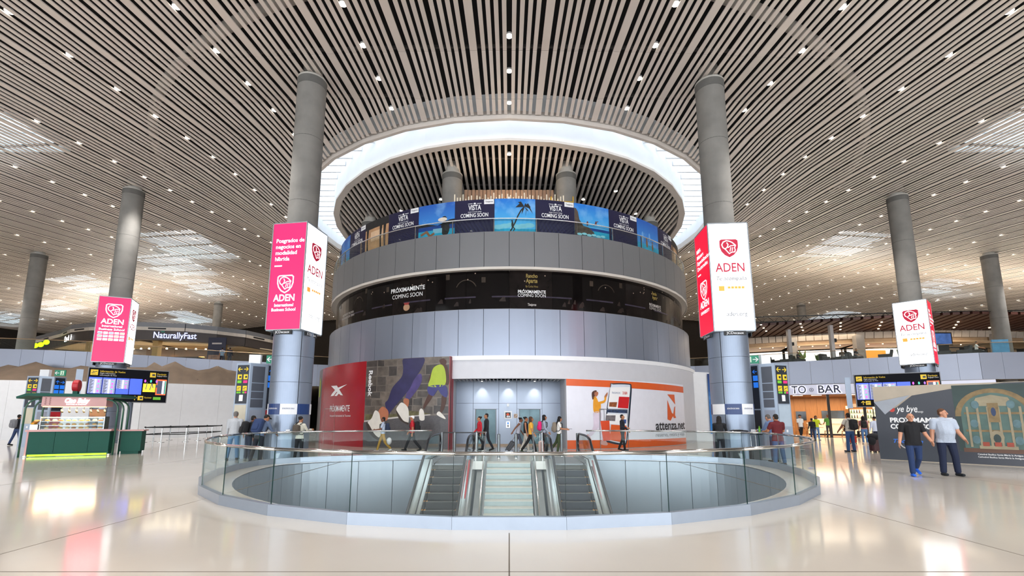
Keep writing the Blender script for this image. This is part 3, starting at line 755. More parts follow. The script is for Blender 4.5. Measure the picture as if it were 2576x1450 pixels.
SCF = empty('scaffold_frame', (2.7, 25.6, 11.4)); tag(SCF, 'yellow scaffold frame beside the column above the banner', 'scaffold')
for x in (-.2, 1.1): ob('post', MB().cyl((x,0,0),(x,0,3.2),.03), mat('scaffold_yellow','#d8a818',.5), SCF)
ob('rail', MB().cyl((-.2,0,2.95),(1.1,0,2.85),.028), MATS['scaffold_yellow'], SCF); ob('rail', MB().cyl((.45,0,0),(.45,0,2.9),.025), MATS['scaffold_yellow'], SCF)
# ------------------------------------------------------------------ drum ground floor, lift lobby and hoardings
M_wallw = mat('lobby_white', '#c6c7cd', .5, var=.02)
GF = empty('wall_drum', (0,DC,0)); struct(GF)
ob('wall_sheet', arcm(13.6, 13.92, 12.2, 100, 0, 4.72, 40), M_wallw, GF)
ob('wall_sheet', arcm(13.6, 13.92, -100, -12.2, 0, 4.72, 40), M_wallw, GF)
ob('header', arcm(13.6, 13.92, -12.2, 12.2, 3.55, 4.72, 16), M_wallw, GF)
ob('fascia_strip', arcm(13.9, 13.98, -12.6, 75, 4.50, 4.72, 48), M_white, GF)
LOB = empty('wall_lobby', (0,26.5,0)); struct(LOB)
M_lob = mat('lobby_panel', '#98a2b2', .35, .3, var=.03, scale=.5)
xs_ = [-3.06,-2.07,-.6,.44,1.89,2.95]
for a, b in zip(xs_[:-1], xs_[1:]):
    ob('wall_panel', MB().box(a+.008, b-.008, -.04, 0, 2.4, 3.72), M_lob, LOB)
    if (a, b) in ((-2.07,-.6), (.44,1.89)):
        d0, d1 = (-1.94,-.75) if a < 0 else (.57,1.78)
        ob('wall_panel', MB().box(a+.008, b-.008, -.04, 0, 2.07, 2.385).box(a+.008, d0-.01, -.04, 0, .1, 2.06).box(d1+.01, b-.008, -.04, 0, .1, 2.06), M_lob, LOB)
    else: ob('wall_panel', MB().box(a+.008, b-.008, -.04, 0, .1, 2.385), M_lob, LOB)
ob('backing', MB().box(-3.1, 3.1, .15, .3, 0, 3.75), M_gap, LOB)
ob('baseboard', MB().box(-3.06, 3.0, -.05, .02, 0, .1), mat('sand_base','#b09a84',.5), LOB)
for x0, x1 in ((-3.25,-3.06),(2.95,3.2)): ob('side_wall', MB().box(x0, x1, -3.04, .1, 0, 3.74), M_wallw, LOB)
for i in range(29): ob('ceiling_blade', MB().box(-3.0+i*.212, -3.0+i*.212+.03, -2.9, -.05, 3.62, 3.74), M_white, LOB)
ob('lobby_ceiling', MB().box(-3.05, 2.95, -2.7, .2, 3.9, 4.0), M_gap, LOB)
M_lift = mat('lift_steel', '#566a70', .35, .6, var=.2, scale=1.5)
for n_, (a, b) in enumerate(((-1.94,-.75),(.57,1.78))):
    t = empty('door_%d' % (n_+1), (0,26.5,0)); struct(t); m_ = (a+b)/2
    ob('door_leaf', MB().box(a+.03, m_-.004, .06, .1, .02, 2.04), M_lift, t); ob('door_leaf', MB().box(m_+.004, b-.03, .06, .1, .02, 2.04), M_lift, t)
    ob('door_frame', MB().box(a, a+.03, -.03, .12, 0, 2.06).box(b-.03, b, -.03, .12, 0, 2.06).box(a, b, -.03, .12, 2.04, 2.07), M_alud, t)
for x in (-1.55,-.05,1.45):   # lobby spotlights
    t = empty('lobby_spotlight', (x, 26.0, 3.62)); tag(t, 'small white lobby spotlight above the lift doors', 'light', 'lobby spotlights')
    ob('housing', MB().lathe([(.07,0),(.07,.1)], 12), M_white, t); ob('lens', MB().lathe([(.05,-.012),(.05,-.002)], 12), mat('lamp_glow','#fff4e0',.5,var=0,emit=4.), t)
    l = bpy.data.lights.new('lobby_beam', 'SPOT'); l.energy = 110; l.spot_size = rad(70); l.spot_blend = .9; l.color = (1,.95,.86); l.shadow_soft_size = .05
    lo = bpy.data.objects.new('lobby_beam', l); COL.objects.link(lo); lo.parent = t; lo.location = (0,.05,-.03); lo.rotation_euler = (rad(18),0,0)
PW = Print(planar(Matrix.Translation((0,26.455,0)) @ Matrix.Rotation(PI/2,4,'X')), None)
t = tag(ob('lobby_poster', MB().box(-.30,.16,26.43,26.46,1.5,1.95), M_white), 'small framed orange and black poster between the lift doors', 'poster')
PW.p = t; PW.rect('print', -.22,.08,1.57,1.87, M_blk, .032); PW.poly('print_shape', [disc(-.08,1.76,.09,.07)], mat('poster_orange','#d8552a',.5), .036); PW.poly('print_shape', [disc(-.1,1.64,.06,.05),disc(.0,1.64,.05,.05)], M_white, .036)
t = tag(ob('no_smoking_sign', MB().box(.26,.48,26.44,26.46,1.55,1.79), mat('sign_cream','#cdb9a4',.5)), 'small round prohibition sign beside the right lift door', 'sign')
PW.p = t; PW.poly('ring', ringpoly(.37,1.67,.075,.095), mat('sign_brown','#6a3f30',.5), .022); PW.poly('bar', stroke([(.31,1.73),(.43,1.61)],.02), MATS['sign_brown'], .024)
t = tag(ob('lift_call_panel', MB().box(-.18,.04,26.42,26.46,1.0,1.36), M_steel), 'steel lift call panel with lit blue screen', 'control panel')
PW.p = t; PW.rect('screen', -.12,-.02,1.2,1.32, mat('screen_blue','#2f6fb8',.3,var=0,emit=.8), .042); PW.rect('button_plate', -.12,-.02,1.05,1.17, M_alud, .042)
tag(ob('wall_sensor', MB().box(-.13,0,26.38,26.46,2.2,2.37).box(-.1,-.03,26.36,26.38,2.24,2.32), M_white), 'small white box sensor above the lobby poster', 'sensor')
# ---- left hoarding: shoe advert
ML = {'thigh':[(-5.69,4.69),(-4.5,4.66),(-4.62,4.08),(-5.05,3.5),(-5.37,2.95),(-6.43,1.9),(-6.53,1.73),(-6.84,2.29),(-6.63,2.55),(-6.37,3.15),(-5.81,3.69),(-5.72,4.13)],'leg2':[(-4.91,3.71),(-4.61,3.79),(-4.64,3.28),(-5.26,2.53),(-5.51,2.62),(-5.33,3.12)],'ankle1':[(-6.98,2.16),(-6.59,1.9),(-6.68,1.43),(-7.21,1.56),(-7.29,1.9)],'ankle2':[(-5.56,2.57),(-5.3,2.49),(-5.37,2.11),(-5.63,2.4)],'shoe1':[(-7.53,1.95),(-7.22,1.82),(-7.08,1.43),(-6.79,1.26),(-7.13,0.57),(-7.51,0.73),(-8.06,1.25),(-7.76,1.56)],'sole1':[(-8.13,1.29),(-7.66,1.03),(-7.12,0.53),(-7.17,0.44),(-7.84,0.86)],'shoe2':[(-5.73,2.36),(-5.39,2.15),(-5.28,1.81),(-5.3,1.31),(-5.62,1.43),(-6.05,1.94),(-5.95,2.2)],'sole2':[(-6.08,1.98),(-5.62,1.45),(-5.3,1.33),(-5.33,1.23),(-5.77,1.43),(-5.98,1.69)],'shirt':[(-3.92,4.11),(-3.47,4.26),(-3.26,3.84),(-3.31,3.21),(-4.15,3.16),(-4.09,3.56)],'head':[(-3.61,4.48),(-3.41,4.58),(-3.23,4.45),(-3.27,4.26),(-3.47,4.24)],'armr':[(-3.38,4.22),(-3.18,4.17),(-3.04,3.54),(-3.1,3.23),(-3.25,3.27),(-3.21,3.63)],'arml':[(-3.92,3.98),(-4.16,3.44),(-4.22,3.39),(-4.1,3.77)],'shorts':[(-4.17,3.16),(-3.31,3.21),(-3.12,2.83),(-3.21,2.59),(-3.48,2.76),(-3.66,2.97),(-3.89,2.68),(-4.18,2.81)],'lega':[(-4.16,2.76),(-3.93,2.68),(-4.33,2.1),(-4.42,2.02),(-4.44,2.18)],'legb':[(-3.43,2.67),(-3.19,2.59),(-3.25,2.18),(-3.41,1.85),(-3.51,1.89),(-3.46,2.26)],'rshoea':[(-4.56,2.04),(-4.41,1.89),(-4.36,1.48),(-4.63,1.48),(-4.67,1.89)],'rshoeb':[(-3.55,1.89),(-3.24,1.6),(-3.26,1.52),(-3.68,1.73)],'road':[(-8.43,1.31),(-5.88,1.58),(-3.02,1.73),(-3,0.04),(-8.38,0.08)],'line':[(-8.37,1.42),(-5.88,1.64),(-4.04,1.75),(-4.03,1.71),(-5.88,1.56),(-8.36,1.34)],'grass':[(-8.29,1.75),(-6.1,1.77),(-5.85,1.98),(-4.7,1.89),(-4.04,1.77),(-5.88,1.62),(-8.27,1.44)],'m1':[(-8.36,4.67),(-6.99,4.09),(-5.98,3.7),(-5.71,3.82)],'m2':[(-6.96,4.63),(-6.99,4.09)],'m3':[(-6.43,3.72),(-6.49,3.15)],'m4':[(-8.31,3.34),(-7.23,3),(-7.25,2.3),(-7.61,2.19)],'m5':[(-5.33,3.21),(-4.45,3.1),(-4.17,3.1)],'m6':[(-4.5,3.11),(-4.48,2.77)],'m7':[(-4.49,4.38),(-3.92,4.11)],'m8':[(-5.2,2.44),(-4.53,2.56)],'m9':[(-3.88,2.43),(-3.03,2.5)],'redL':[(-14.75,4.73),(-14.42,-0.11)],'redR':[(-8.39,4.69),(-8.38,0.06)],'vec1':[(-12.26,3.47),(-11.38,3.45),(-10.53,2.84),(-10.83,2.87)],'vec2':[(-11.2,3.32),(-10.13,3.47),(-11.07,3.2)],'vec3':[(-12.24,2.85),(-12.05,2.99),(-11.53,3.24),(-11.28,3.13),(-11.78,2.86)],'vec4':[(-11.65,2.85),(-11.17,3.13),(-10.95,3.02),(-11.31,2.83)],'prox':[(-11.04,2.05)],'aero':[(-10.91,1.67)],'reebok':[(-8.02,4.19),(-7.99,2.75)],'door':[(-13.29,2.1),(-11.49,2.07),(-11.39,0.06),(-13.3,0.05)],'edge':[(-3.03,4.65),(-3,0.04)],'top':[(-8.39,4.69),(-14.77,4.76),(-4.5,4.68)]}
HL = empty('advert_hoarding', (0,DC,0)); tag(HL, 'red and stone wall running shoe advert hoarding left of the lift lobby', 'billboard')
RL = 14.2
def arcx(R0, R1, x0, x1, z0, z1, n=24): return MB().arc(R0, R1, math.degrees(x0/RL), math.degrees(x1/RL), z0, z1, n, (0,0))
M_stone = mat('print_stone', '#6d655e', .35, var=.2, scale=3); M_redw = mat('print_red', '#9c1420', .25, var=.04)
ob('stone_sheet', arcx(RL-.12, RL, -8.39, -3.0, 0, 4.68), M_stone, HL)
ob('red_sheet', arcx(RL-.12, RL, -14.4, -8.39, 0, 4.68), M_redw, HL)
ob('side_sheet', arcx(RL-.12, RL, -17.6, -14.4, 0, 4.68), mat('print_stone_side', '#6a6260', .35, var=.4, scale=.9), HL)
ob('edge_board', arcx(RL-.5, RL+.01, -3.06, -3.0, 0, 4.68, 1), mat('edge_maroon','#8a3a40',.5), HL)
PL = Print(drummap(RL), HL, .35)
r5 = random.Random(11); z_ = 1.75; row = 0
M_sts = [mat('print_stone_%d' % i, c, .35, var=.35, scale=2.5) for i, c in enumerate(('#3f3a38','#4f4945','#5d554e','#474340','#6a6058'))]
while z_ < 4.66:
    hh = min(r5.uniform(.34,.55), 4.67-z_); x_ = -8.37-r5.uniform(0,.5)
    while x_ < -3.02:
        w_ = r5.uniform(.5,1.15); x0, x1 = max(x_+.03,-8.37), min(x_+w_-.03,-3.08)
        if x1-x0 > .08:
            e = lambda: r5.uniform(-.035,.035)
            PL.poly('stone_block', ([(x0+e()*.3,z_+.03+e()),(x1+e()*.3,z_+.03+e()),(x1+e()*.3,min(z_+hh-.03+e(),4.67)),(x0+e()*.3,min(z_+hh-.03+e(),4.67))]), M_sts[r5.randrange(5)], .004)
        x_ += w_
    z_ += hh; row += 1
PL.poly('verge', ML['grass'], mat('print_verge','#5f5a3c',.5,var=.4,scale=4), .007)
PL.poly('road', ML['road'], mat('print_road','#4f4d50',.4,var=.15,scale=12), .009); PL.poly('road_line', ML['line'], M_wt2, .012)
M_legg = mat('print_legging', '#2b2852', .4, var=.2, scale=2); M_skn = mat('print_skin', '#a9694c', .5, var=.1); M_shoe = mat('print_shoe', '#d8d3cb', .5, var=.05); M_sole = mat('print_sole', '#3a2f2a', .5)
ML['sole1'] = [(-8.15,1.32),(-7.95,1.22),(-7.5,.72),(-7.12,.5),(-7.14,.4),(-7.55,.52),(-7.95,.85),(-8.15,1.15)]
for k in list(ML):
    if k in ('thigh','leg2','ankle1','ankle2','shoe1','shoe2','sole1','sole2','shirt','head','armr','arml','shorts','lega','legb','rshoea','rshoeb'): ML[k] = [(q[0], min(q[1], 4.66)) for q in smooth(ML[k], 2)]
PL.poly('front_leg', ML['leg2'], mat('print_legging_b','#4a3f74',.4,var=.2), .012); PL.poly('ankle', ML['ankle2'], M_skn, .014); PL.poly('shoe', ML['shoe2'], M_shoe, .017); PL.poly('shoe_sole', ML['sole2'], M_sole, .02)
PL.poly('rear_leg', ML['thigh'], M_legg, .015); PL.poly('ankle', ML['ankle1'], M_skn, .017); PL.poly('shoe', ML['shoe1'], M_shoe, .02); PL.poly('shoe_sole', ML['sole1'], M_sole, .023)
M_lime = mat('print_lime', '#a3b63a', .5, var=.08); M_dskin = mat('print_dark_skin', '#4a3028', .5, var=.1); M_short = mat('print_shorts','#3a3a72',.5,var=.1)
for k, m_ in (('armr',M_dskin),('arml',M_dskin),('lega',M_dskin),('legb',M_dskin),('head',M_dskin),('shorts',M_short),('shirt',M_lime),('rshoea',M_shoe),('rshoeb',M_shoe)): PL.poly('runner_'+k, ML[k], m_, .016 if k[0] in 'al' else .02)
for k in ('vec1','vec2','vec3','vec4'): PL.poly('logo_stroke', ML[k], M_wt, .012)
PL.text('lettering', 'PRÓXIMAMENTE', -11.0, 2.08, .5, M_wt, .014, bold=.01, wid=2.5)
PL.text('lettering', 'Aeropuerto Internacional de Tocumen', -10.9, 1.68, .17, M_wt, .014, wid=2.6)
PL.text('lettering', 'Reebok', -8.0, 3.45, .42, M_wt, .02, rot=-PI/2, wid=1.42, bold=.03)
PL.poly('door_seam', stroke([(-13.2,.02),(-13.2,2.1),(-11.5,2.1),(-11.4,.02)], .03), mat('seam_pale','#b09a90',.5), .012)
PL.poly('runner_side', [[(-15.6,3.3),(-15.2,4.2),(-14.9,3.9),(-14.9,2.9),(-15.5,2.9)]], M_lime, .012)
# ---- right hoarding: shopping advert
MR = {'otop':[(2.95,3.56),(2.95,3.21),(5.7,3.21),(11.98,3.07),(12.04,3.43),(5.72,3.53)],'obot':[(2.93,0.46),(2.92,0.03),(12,0.01),(12.05,0.38)],'phone':[(5.45,3.24),(5.6,3.37),(6.7,3.39),(6.87,3.24),(6.81,2.58),(6.44,0.42),(6.1,0.17),(5.18,0.32),(5.02,0.49),(5.13,1.7)],'screen':[(5.49,3.22),(5.65,3.31),(6.64,3.33),(6.77,3.21),(6.68,2.57),(6.36,0.46),(6.1,0.25),(5.29,0.4),(5.09,0.53),(5.21,1.7)],'appwhite':[(5.44,3.16),(6.75,3.21),(6.56,2.05),(5.24,2.08)],'redsq':[(5.98,2.68),(6.68,2.67),(6.57,2.06),(5.87,2.09)],'bott':[(5.36,2.38),(5.85,2.39),(5.78,2.13),(5.33,2.15)],'dark':[(5.2,2),(6.53,1.98),(6.48,1.81),(5.18,1.85)],'white2':[(5.16,1.78),(6.48,1.74),(6.42,1.18),(5.09,1.28)],'dk2':[(5.13,1.7),(5.72,1.7),(5.68,1.4),(5.11,1.43)],'blue2':[(6.11,1.49),(6.41,1.48),(6.38,1.27),(6.05,1.29)],'orange2':[(5.42,1.23),(6.41,1.16),(6.33,0.46),(6.11,0.3),(5.29,0.44)],'hair':[(4.35,2.88),(4.52,2.98),(4.63,2.95),(4.49,2.84),(4.51,2.67),(4.38,2.5),(4.33,2.67)],'face':[(4.5,2.92),(4.68,2.9),(4.7,2.78),(4.58,2.65),(4.48,2.75)],'top':[(4.43,2.6),(4.58,2.63),(4.71,2.37),(4.84,2.29),(4.81,1.89),(4.74,1.85),(4.41,1.89)],'arm':[(4.67,2.37),(5.04,2.48),(5.07,2.68),(5.19,2.66),(5.1,2.38),(4.8,2.29)],'hand':[(5.07,2.68),(5.25,2.89),(5.27,2.79),(5.19,2.64)],'pants':[(4.41,1.85),(4.81,1.87),(4.84,1.57),(4.62,1.03),(4.18,0.62),(4.08,0.73),(4.36,1.12),(4.38,1.57)],'pants2':[(4.59,1.53),(4.78,1.57),(4.87,1.07),(4.98,0.49),(4.81,0.45),(4.71,0.86)],'sh1':[(3.98,0.69),(4.08,0.73),(4.25,0.46),(4.22,0.31),(4.05,0.5)],'sh2':[(4.77,0.37),(4.98,0.49),(5.18,0.25),(5.08,0.17),(4.76,0.24)],'case':[(4.78,1.41),(5.32,1.43),(5.34,0.42),(4.91,0.41)],'handle':[(4.8,1.99),(5.02,2),(5.02,1.41),(4.8,1.41)],'N1':[(9.9,2.9),(10.71,2.91),(10.75,2.33)],'N2':[(9.87,2.59),(10.3,1.85),(10.53,1.75),(10.11,1.4),(9.8,1.47)],'N3':[(10.63,2.18),(10.74,2.23),(10.67,1.71),(10.78,1.56),(10.5,1.54),(10.4,1.66)],'att':[(10.04,1.1),(8.6,1.12),(12.03,1.12)],'res':[(9.99,0.64)],'frag':[(6,2.87)]}
HR = empty('shop_advert_wall', (0,DC,0)); tag(HR, 'white and orange shopping advert wall with a printed phone, right of the lift lobby', 'billboard')
R2 = 13.95
ob('print_sheet', MB().arc(R2-.02, R2, math.degrees(2.93/R2), math.degrees(12.05/R2), 0.01, 3.55, 30, (0,0)), mat('advert_white','#dfe0ea',.4,var=.02), HR)
PR = Print(drummap(R2), HR, .35)
for k in ('hair','face','top','arm','hand','pants','pants2','sh1','sh2','phone','screen'): MR[k] = smooth(MR[k], 1 if k in ('phone','screen') else 2)
M_org = mat('advert_orange', '#d85a1c', .4, var=.03)
PR.poly('orange_band', [[(2.93,3.2),(12.04,3.06),(12.04,3.43),(2.93,3.55)]], M_org, .008); PR.poly('orange_band', [[(2.93,.02),(12.04,.02),(12.04,.38),(2.93,.46)]], M_org, .008)
PR.poly('phone_body', MR['phone'], mat('phone_dark','#23303f',.3), .012); PR.poly('phone_screen', MR['screen'], mat('phone_screen','#cfd6e2',.3,var=.03), .015); PR.poly('app_page', MR['appwhite'], M_wt, .018)
PR.poly('red_tile', MR['redsq'], mat('tile_red','#c4121c',.4), .021); PR.poly('bottle_tile', MR['bott'], mat('tile_bottles','#8a4a22',.5,var=.6,scale=20), .021); PR.poly('dark_tile', MR['dark'], mat('tile_dark','#2a3a5a',.4,var=.6,scale=8), .021)
PR.poly('app_page', MR['white2'], M_wt, .018); PR.poly('grey_tile', MR['dk2'], mat('tile_grey','#6a6468',.5,var=.3,scale=6), .021); PR.poly('blue_tile', MR['blue2'], mat('tile_blue','#2a4a8a',.5), .021); PR.poly('orange_tile', MR['orange2'], M_org, .021)
PR.text('lettering', 'FRAGANCIAS', 5.8, 2.87, .14, mat('ink_blue','#3a5a8a',.5), .022, wid=.52); PR.text('lettering', '2X$80', 6.38, 2.87, .2, mat('ink_red','#c83a2a',.5), .022, wid=.32, bold=.02)
M_mustard = mat('advert_mustard','#e0981c',.5,var=.1); M_lil = mat('advert_lilac','#d2c6d6',.5,var=.08)
for k, m_ in (('pants',M_lil),('pants2',M_lil),('top',M_mustard),('arm',M_mustard),('hand',M_skn),('face',M_skn),('hair',mat('advert_hair','#4a2a1e',.6)),('sh1',mat('advert_shoe','#c89a94',.5)),('sh2',MATS['advert_shoe']),('case',mat('advert_case','#d84a22',.4,var=.05))): PR.poly('shopper_'+k, MR[k], m_, .024 if k in ('case',) else .016)
PR.poly('case_handle', stroke(MR['handle']+[MR['handle'][0]], .03), M_alud, .018)
for k in ('N1','N2','N3'): PR.poly('logo_piece', MR[k], M_org, .012)
PR.text('lettering', 'attenza.net', 10.28, 1.12, .72, mat('ink_black','#23242a',.5), .012, wid=3.3, bold=.02); PR.text('lettering', 'reserva, retira y viaja', 10.2, .62, .3, mat('ink_grey','#7a7c86',.5), .012, wid=3.2)
PR.poly('door_outline', stroke([(4.75,.02),(4.75,2.02),(6.5,2.0),(6.5,.02)], .035), M_alud, .026)
# ------------------------------------------------------------------ glass balustrade round the well
BAL = empty('glass_balustrade', (0,0,0)); tag(BAL, 'faceted glass balustrade with steel handrail round the escalator well', 'railing')
BR_ = 8.62
def bal_pt(a, r=BR_): return well_pt(rad(a), r, 2.3)
angs = [5.625+11.25*k for k in range(-15, 15)]
angs = [a for a in angs if abs(a) < 160]
a_end = 180-math.degrees(math.asin(3.05/BR_)); angs = [-a_end]+angs+[a_end]
M_curb = mat('curb_aluminium', '#98a2b0', .35, .5, var=.03)
M_pane = M_glass
for i, (a, b) in enumerate(zip(angs[:-1], angs[1:])):
    p, q = Vector(bal_pt(a)+(0,)), Vector(bal_pt(b)+(0,)); d = (q-p).normalized(); n = Vector((d.y,-d.x,0)); L = (q-p).length
    if n.dot(Vector((p.x, p.y-WC, 0))) < 0: n = -n
    rz = math.atan2(d.y, d.x); c = (p+q)/2
    ob('curb_panel', MB().obox((c.x-n.x*.05, c.y-n.y*.05, .09), (L/2-.002, .05, .09), rz), M_curb, BAL)
    mb = MB().obox((c.x-n.x*.06, c.y-n.y*.06, .62), (L/2-.008, .009, .46), rz)
    mb.mi = [1,1,0,1,0,1]
    ob('glass_pane', mb, [M_pane, M_glassedge], BAL)
    ob('handrail', MB().tube([p-n*.06+Vector((0,0,1.09))-d*.004, q-n*.06+Vector((0,0,1.09))+d*.004], .03, 10), M_steelb, BAL, smooth=True)
# ------------------------------------------------------------------ stairs between the escalators
STR = empty('staircase', (0,0,0)); tag(STR, 'pale terrazzo staircase going down between the two escalators', 'stairs')
M_step = mat('stair_terrazzo', '#9caaab', .35, var=.05, scale=6); M_nose = mat('stair_nosing', '#bdb9b0', .4, var=.03)
for k in range(1, 24):
    y1 = 17.12-.2725*k; z = -.17*k
    s_ = ob('step', MB().box(-.80, .76, y1-.2725, y1, z-.5, z-.03), M_step, STR)
    ob('nosing', MB().box(-.80, .76, y1-.29, y1, z-.03, z), M_nose, s_)
ob('top_step', MB().box(-.80,.76,16.85,17.4,-.4,-.03), M_step, STR); ob('nosing', MB().box(-.80,.76,16.83,17.4,-.03,.001), M_nose, STR)
sl = .17/.2725
for sx in (-1, 1):
    x0, x1 = (.80, .88) if sx > 0 else (-.88, -.80)
    pr_ = MB().add([(x0,17.4,.02),(x1,17.4,.02),(x1,9,.12-sl*7.85),(x0,9,.12-sl*7.85),(x0,17.4,-1.2),(x1,17.4,-1.2),(x1,9,-5.5),(x0,9,-5.5)], [(0,1,2,3),(7,6,5,4),(0,3,7,4),(1,5,6,2),(0,4,5,1),(3,2,6,7)])
    ob('stringer', pr_, M_alud, STR)
    x0, x1 = (.9, 1.2) if sx > 0 else (-1.2, -.9)
    ob('flank', MB().add([(x0,17.6,-.3),(x1,17.6,-.3),(x1,9,-.3-sl*7.6),(x0,9,-.3-sl*7.6),(x0,17.6,-5.5),(x1,17.6,-5.5),(x1,9,-5.5),(x0,9,-5.5)], [(0,1,2,3),(7,6,5,4),(0,3,7,4),(1,5,6,2),(0,4,5,1),(3,2,6,7)]), mat('flank_stone','#8d8f90',.5), STR)
    x = .86*sx
    ob('handrail', MB().tube([(x,17.35,1.06),(x,17.2,1.06),(x,16.8,.92),(x,9.2,.92-sl*7.6)], .024, 10), M_steelb, STR, smooth=True)
    ob('guard_rail', MB().tube([(x,17.35,1.06),(x+.38*sx,17.5,1.06)], .022, 8), M_steelb, STR)
    gp = MB().obox((x+.19*sx, 17.42, .5), (.2,.008,.5), math.atan2(.15,.38*sx)); ob('guard_glass', gp, M_glass, STR)
    ob('side_glass', MB().add([(x-.008,17.3,.05),(x+.008,17.3,.05),(x+.008,9.5,.05-sl*7.6),(x-.008,9.5,.05-sl*7.6),(x-.008,17.3,1.0),(x+.008,17.3,1.0),(x+.008,9.5,1.0-sl*7.8),(x-.008,9.5,1.0-sl*7.8)], [(0,3,2,1),(4,5,6,7),(0,1,5,4),(1,2,6,5),(2,3,7,6),(3,0,4,7)]), M_glass, STR)
    ob('guard_post', MB().cyl((x+.38*sx,17.5,0),(x+.38*sx,17.5,1.05),.02), M_steel, STR)
# ------------------------------------------------------------------ escalators
M_tread = mat('escalator_tread', '#121213', .6, 0, var=.1, scale=8); M_yel = mat('comb_yellow','#d8922a',.5,var=0); M_hr = mat('handrail_black','#16181c',.25,var=0)
def escalator(cx, label, tint, redside):
    t = empty('escalator', (cx, 0, 0)); tag(t, label, 'escalator', 'escalators')
    Y0 = 16.4; tn = .2/.3525
    zi = lambda y: 0 if y >= Y0 else -(Y0-y)*tn
    for k in range(0, 24):
        y1 = Y0+.2-.3525*k; z = -.2*k
        s_ = ob('step', MB().box(-.5,.5,y1-.3525,y1+.02,z-.45,z-.2), tint, t)
        ob('tread_edge', MB().box(-.5,.5,y1-.3525,y1-.325,z-.2,z-.185), mat('tread_edge','#6d6a64',.5,.3), s_)
        for sx in (-1,1): ob('yellow_mark', MB().box(sx*.5-.04 if sx>0 else -.5,.5 if sx>0 else -.46,y1-.35,y1-.2,z-.2,z-.184), M_yel, s_)
    ob('landing_plate', MB().box(-.5,.5,Y0+.1,19.3,-.05,.004), mat('landing_metal','#7c7f82',.5,.5,var=.05), t)
    for sx in (-1, 1):
        ys_ = [19.2, 18.0, 17.2, Y0+.3, Y0, Y0-.4, 14.5, 12., 9., 7.9]
        zs_ = lambda y: .02+zi(y) - (.0 if y > Y0+.3 else 0)
        # skirt + deck band that follows the incline
        for nm, xa, xb, dz0, dz1, m_ in (('inner_deck',.52,.63,.0,.16,M_steelb),('deck_gap',.63,.67,.0,.13,M_blk),('outer_deck',.67,.86,-.35,.17,M_steelb)):
            vs = []; fs = []
            for y in ys_:
                z = zi(y)
                x0, x1 = (xa*sx, xb*sx)
                vs += [(x0,y,z+dz0-.35),(x1,y,z+dz0-.35),(x1,y,z+dz1),(x0,y,z+dz1)]
            for i in range(len(ys_)-1):
                for q in range(4): fs.append((4*i+q,4*i+4+q,4*i+4+(q+1)%4,4*i+(q+1)%4))
            fs += [(0,1,2,3)]
            ob(nm, MB().add(vs, fs), m_, t)
        x = .68*sx
        path = [(x,7.9,.98+zi(7.9)),(x,12,.98+zi(12)),(x,15.6,.98+zi(15.6)),(x,16.1,.84),(x,16.6,.93),(x,17.2,.96),(x,18.55,.96)]
        for i in range(1, 9): a = PI/2-PI*i/9; path.append((x, 18.55+.36*cos(a), .6+.36*sin(a)))
        path += [(x,18.3,.26),(x,17.6,.24)]
        ob('handrail', MB().tube(path, .042, 10), M_hr, t, smooth=True)
        gl = [(18.6,.2),(18.6,.92),(17.2,.93),(16.6,.90),(16.1,.81),(15.6,.93+zi(15.6)),(7.9,.93+zi(7.9)),(7.9,.15+zi(7.9)),(16.4,.15)]
        n = len(gl)
        ob('side_glass', MB().add([(x-.008,a,b) for a,b in gl]+[(x+.008,a,b) for a,b in gl], [tuple(range(n)), tuple(range(2*n-1,n-1,-1))]+[(i,(i+1)%n,n+(i+1)%n,n+i) for i in range(n)]), M_glass, t)
    if redside: ob('brush_guard', MB().tube([(redside*.74,16.1,.14),(redside*.74,14.6,.14+zi(14.6))], .03, 8), mat('guard_red','#a3202a',.4), t)
    return t
escalator(-2.11, 'left escalator with dark stationary steps and steel sides', M_tread, 1)
escalator(2.11, 'right escalator with bluish worn steps and steel sides', mat('escalator_tread_blue','#1a212e',.6,0,var=.12,scale=3), 1)
# ---- steel bollards and a belt at the head of the escalators
blx = [(-2.98,20.6),(-2.45,20.9),(-.42,18.7),(.27,18.7),(2.2,19.6),(2.87,19.6),(-1.45,20.9)]
for i, (x, y) in enumerate(blx):
    t = empty('steel_bollard', (x,y,0)); tag(t, 'waist high steel bollard '+['left of the left escalator','behind the left escalator, outer','left of the two before the stair head','right of the two before the stair head','behind the right escalator, inner','right of the right escalator','behind the left escalator, by the red jersey'][i], 'bollard', 'steel bollards at the escalators')
    ob('post', MB().lathe([(.06,.012),(.06,.93),(.045,.95)], 20), mat('bollard_steel','#7b7f82',.38,.8,var=.03), t, smooth=False); ob('foot', MB().lathe([(.075,0),(.075,.015)], 14), M_steelb, t)
tag(ob('barrier_belt', MB().box(-2.98,-1.45,20.85,20.86,.90,.95), M_blk), 'black belt stretched between bollards behind the left escalator', 'barrier')
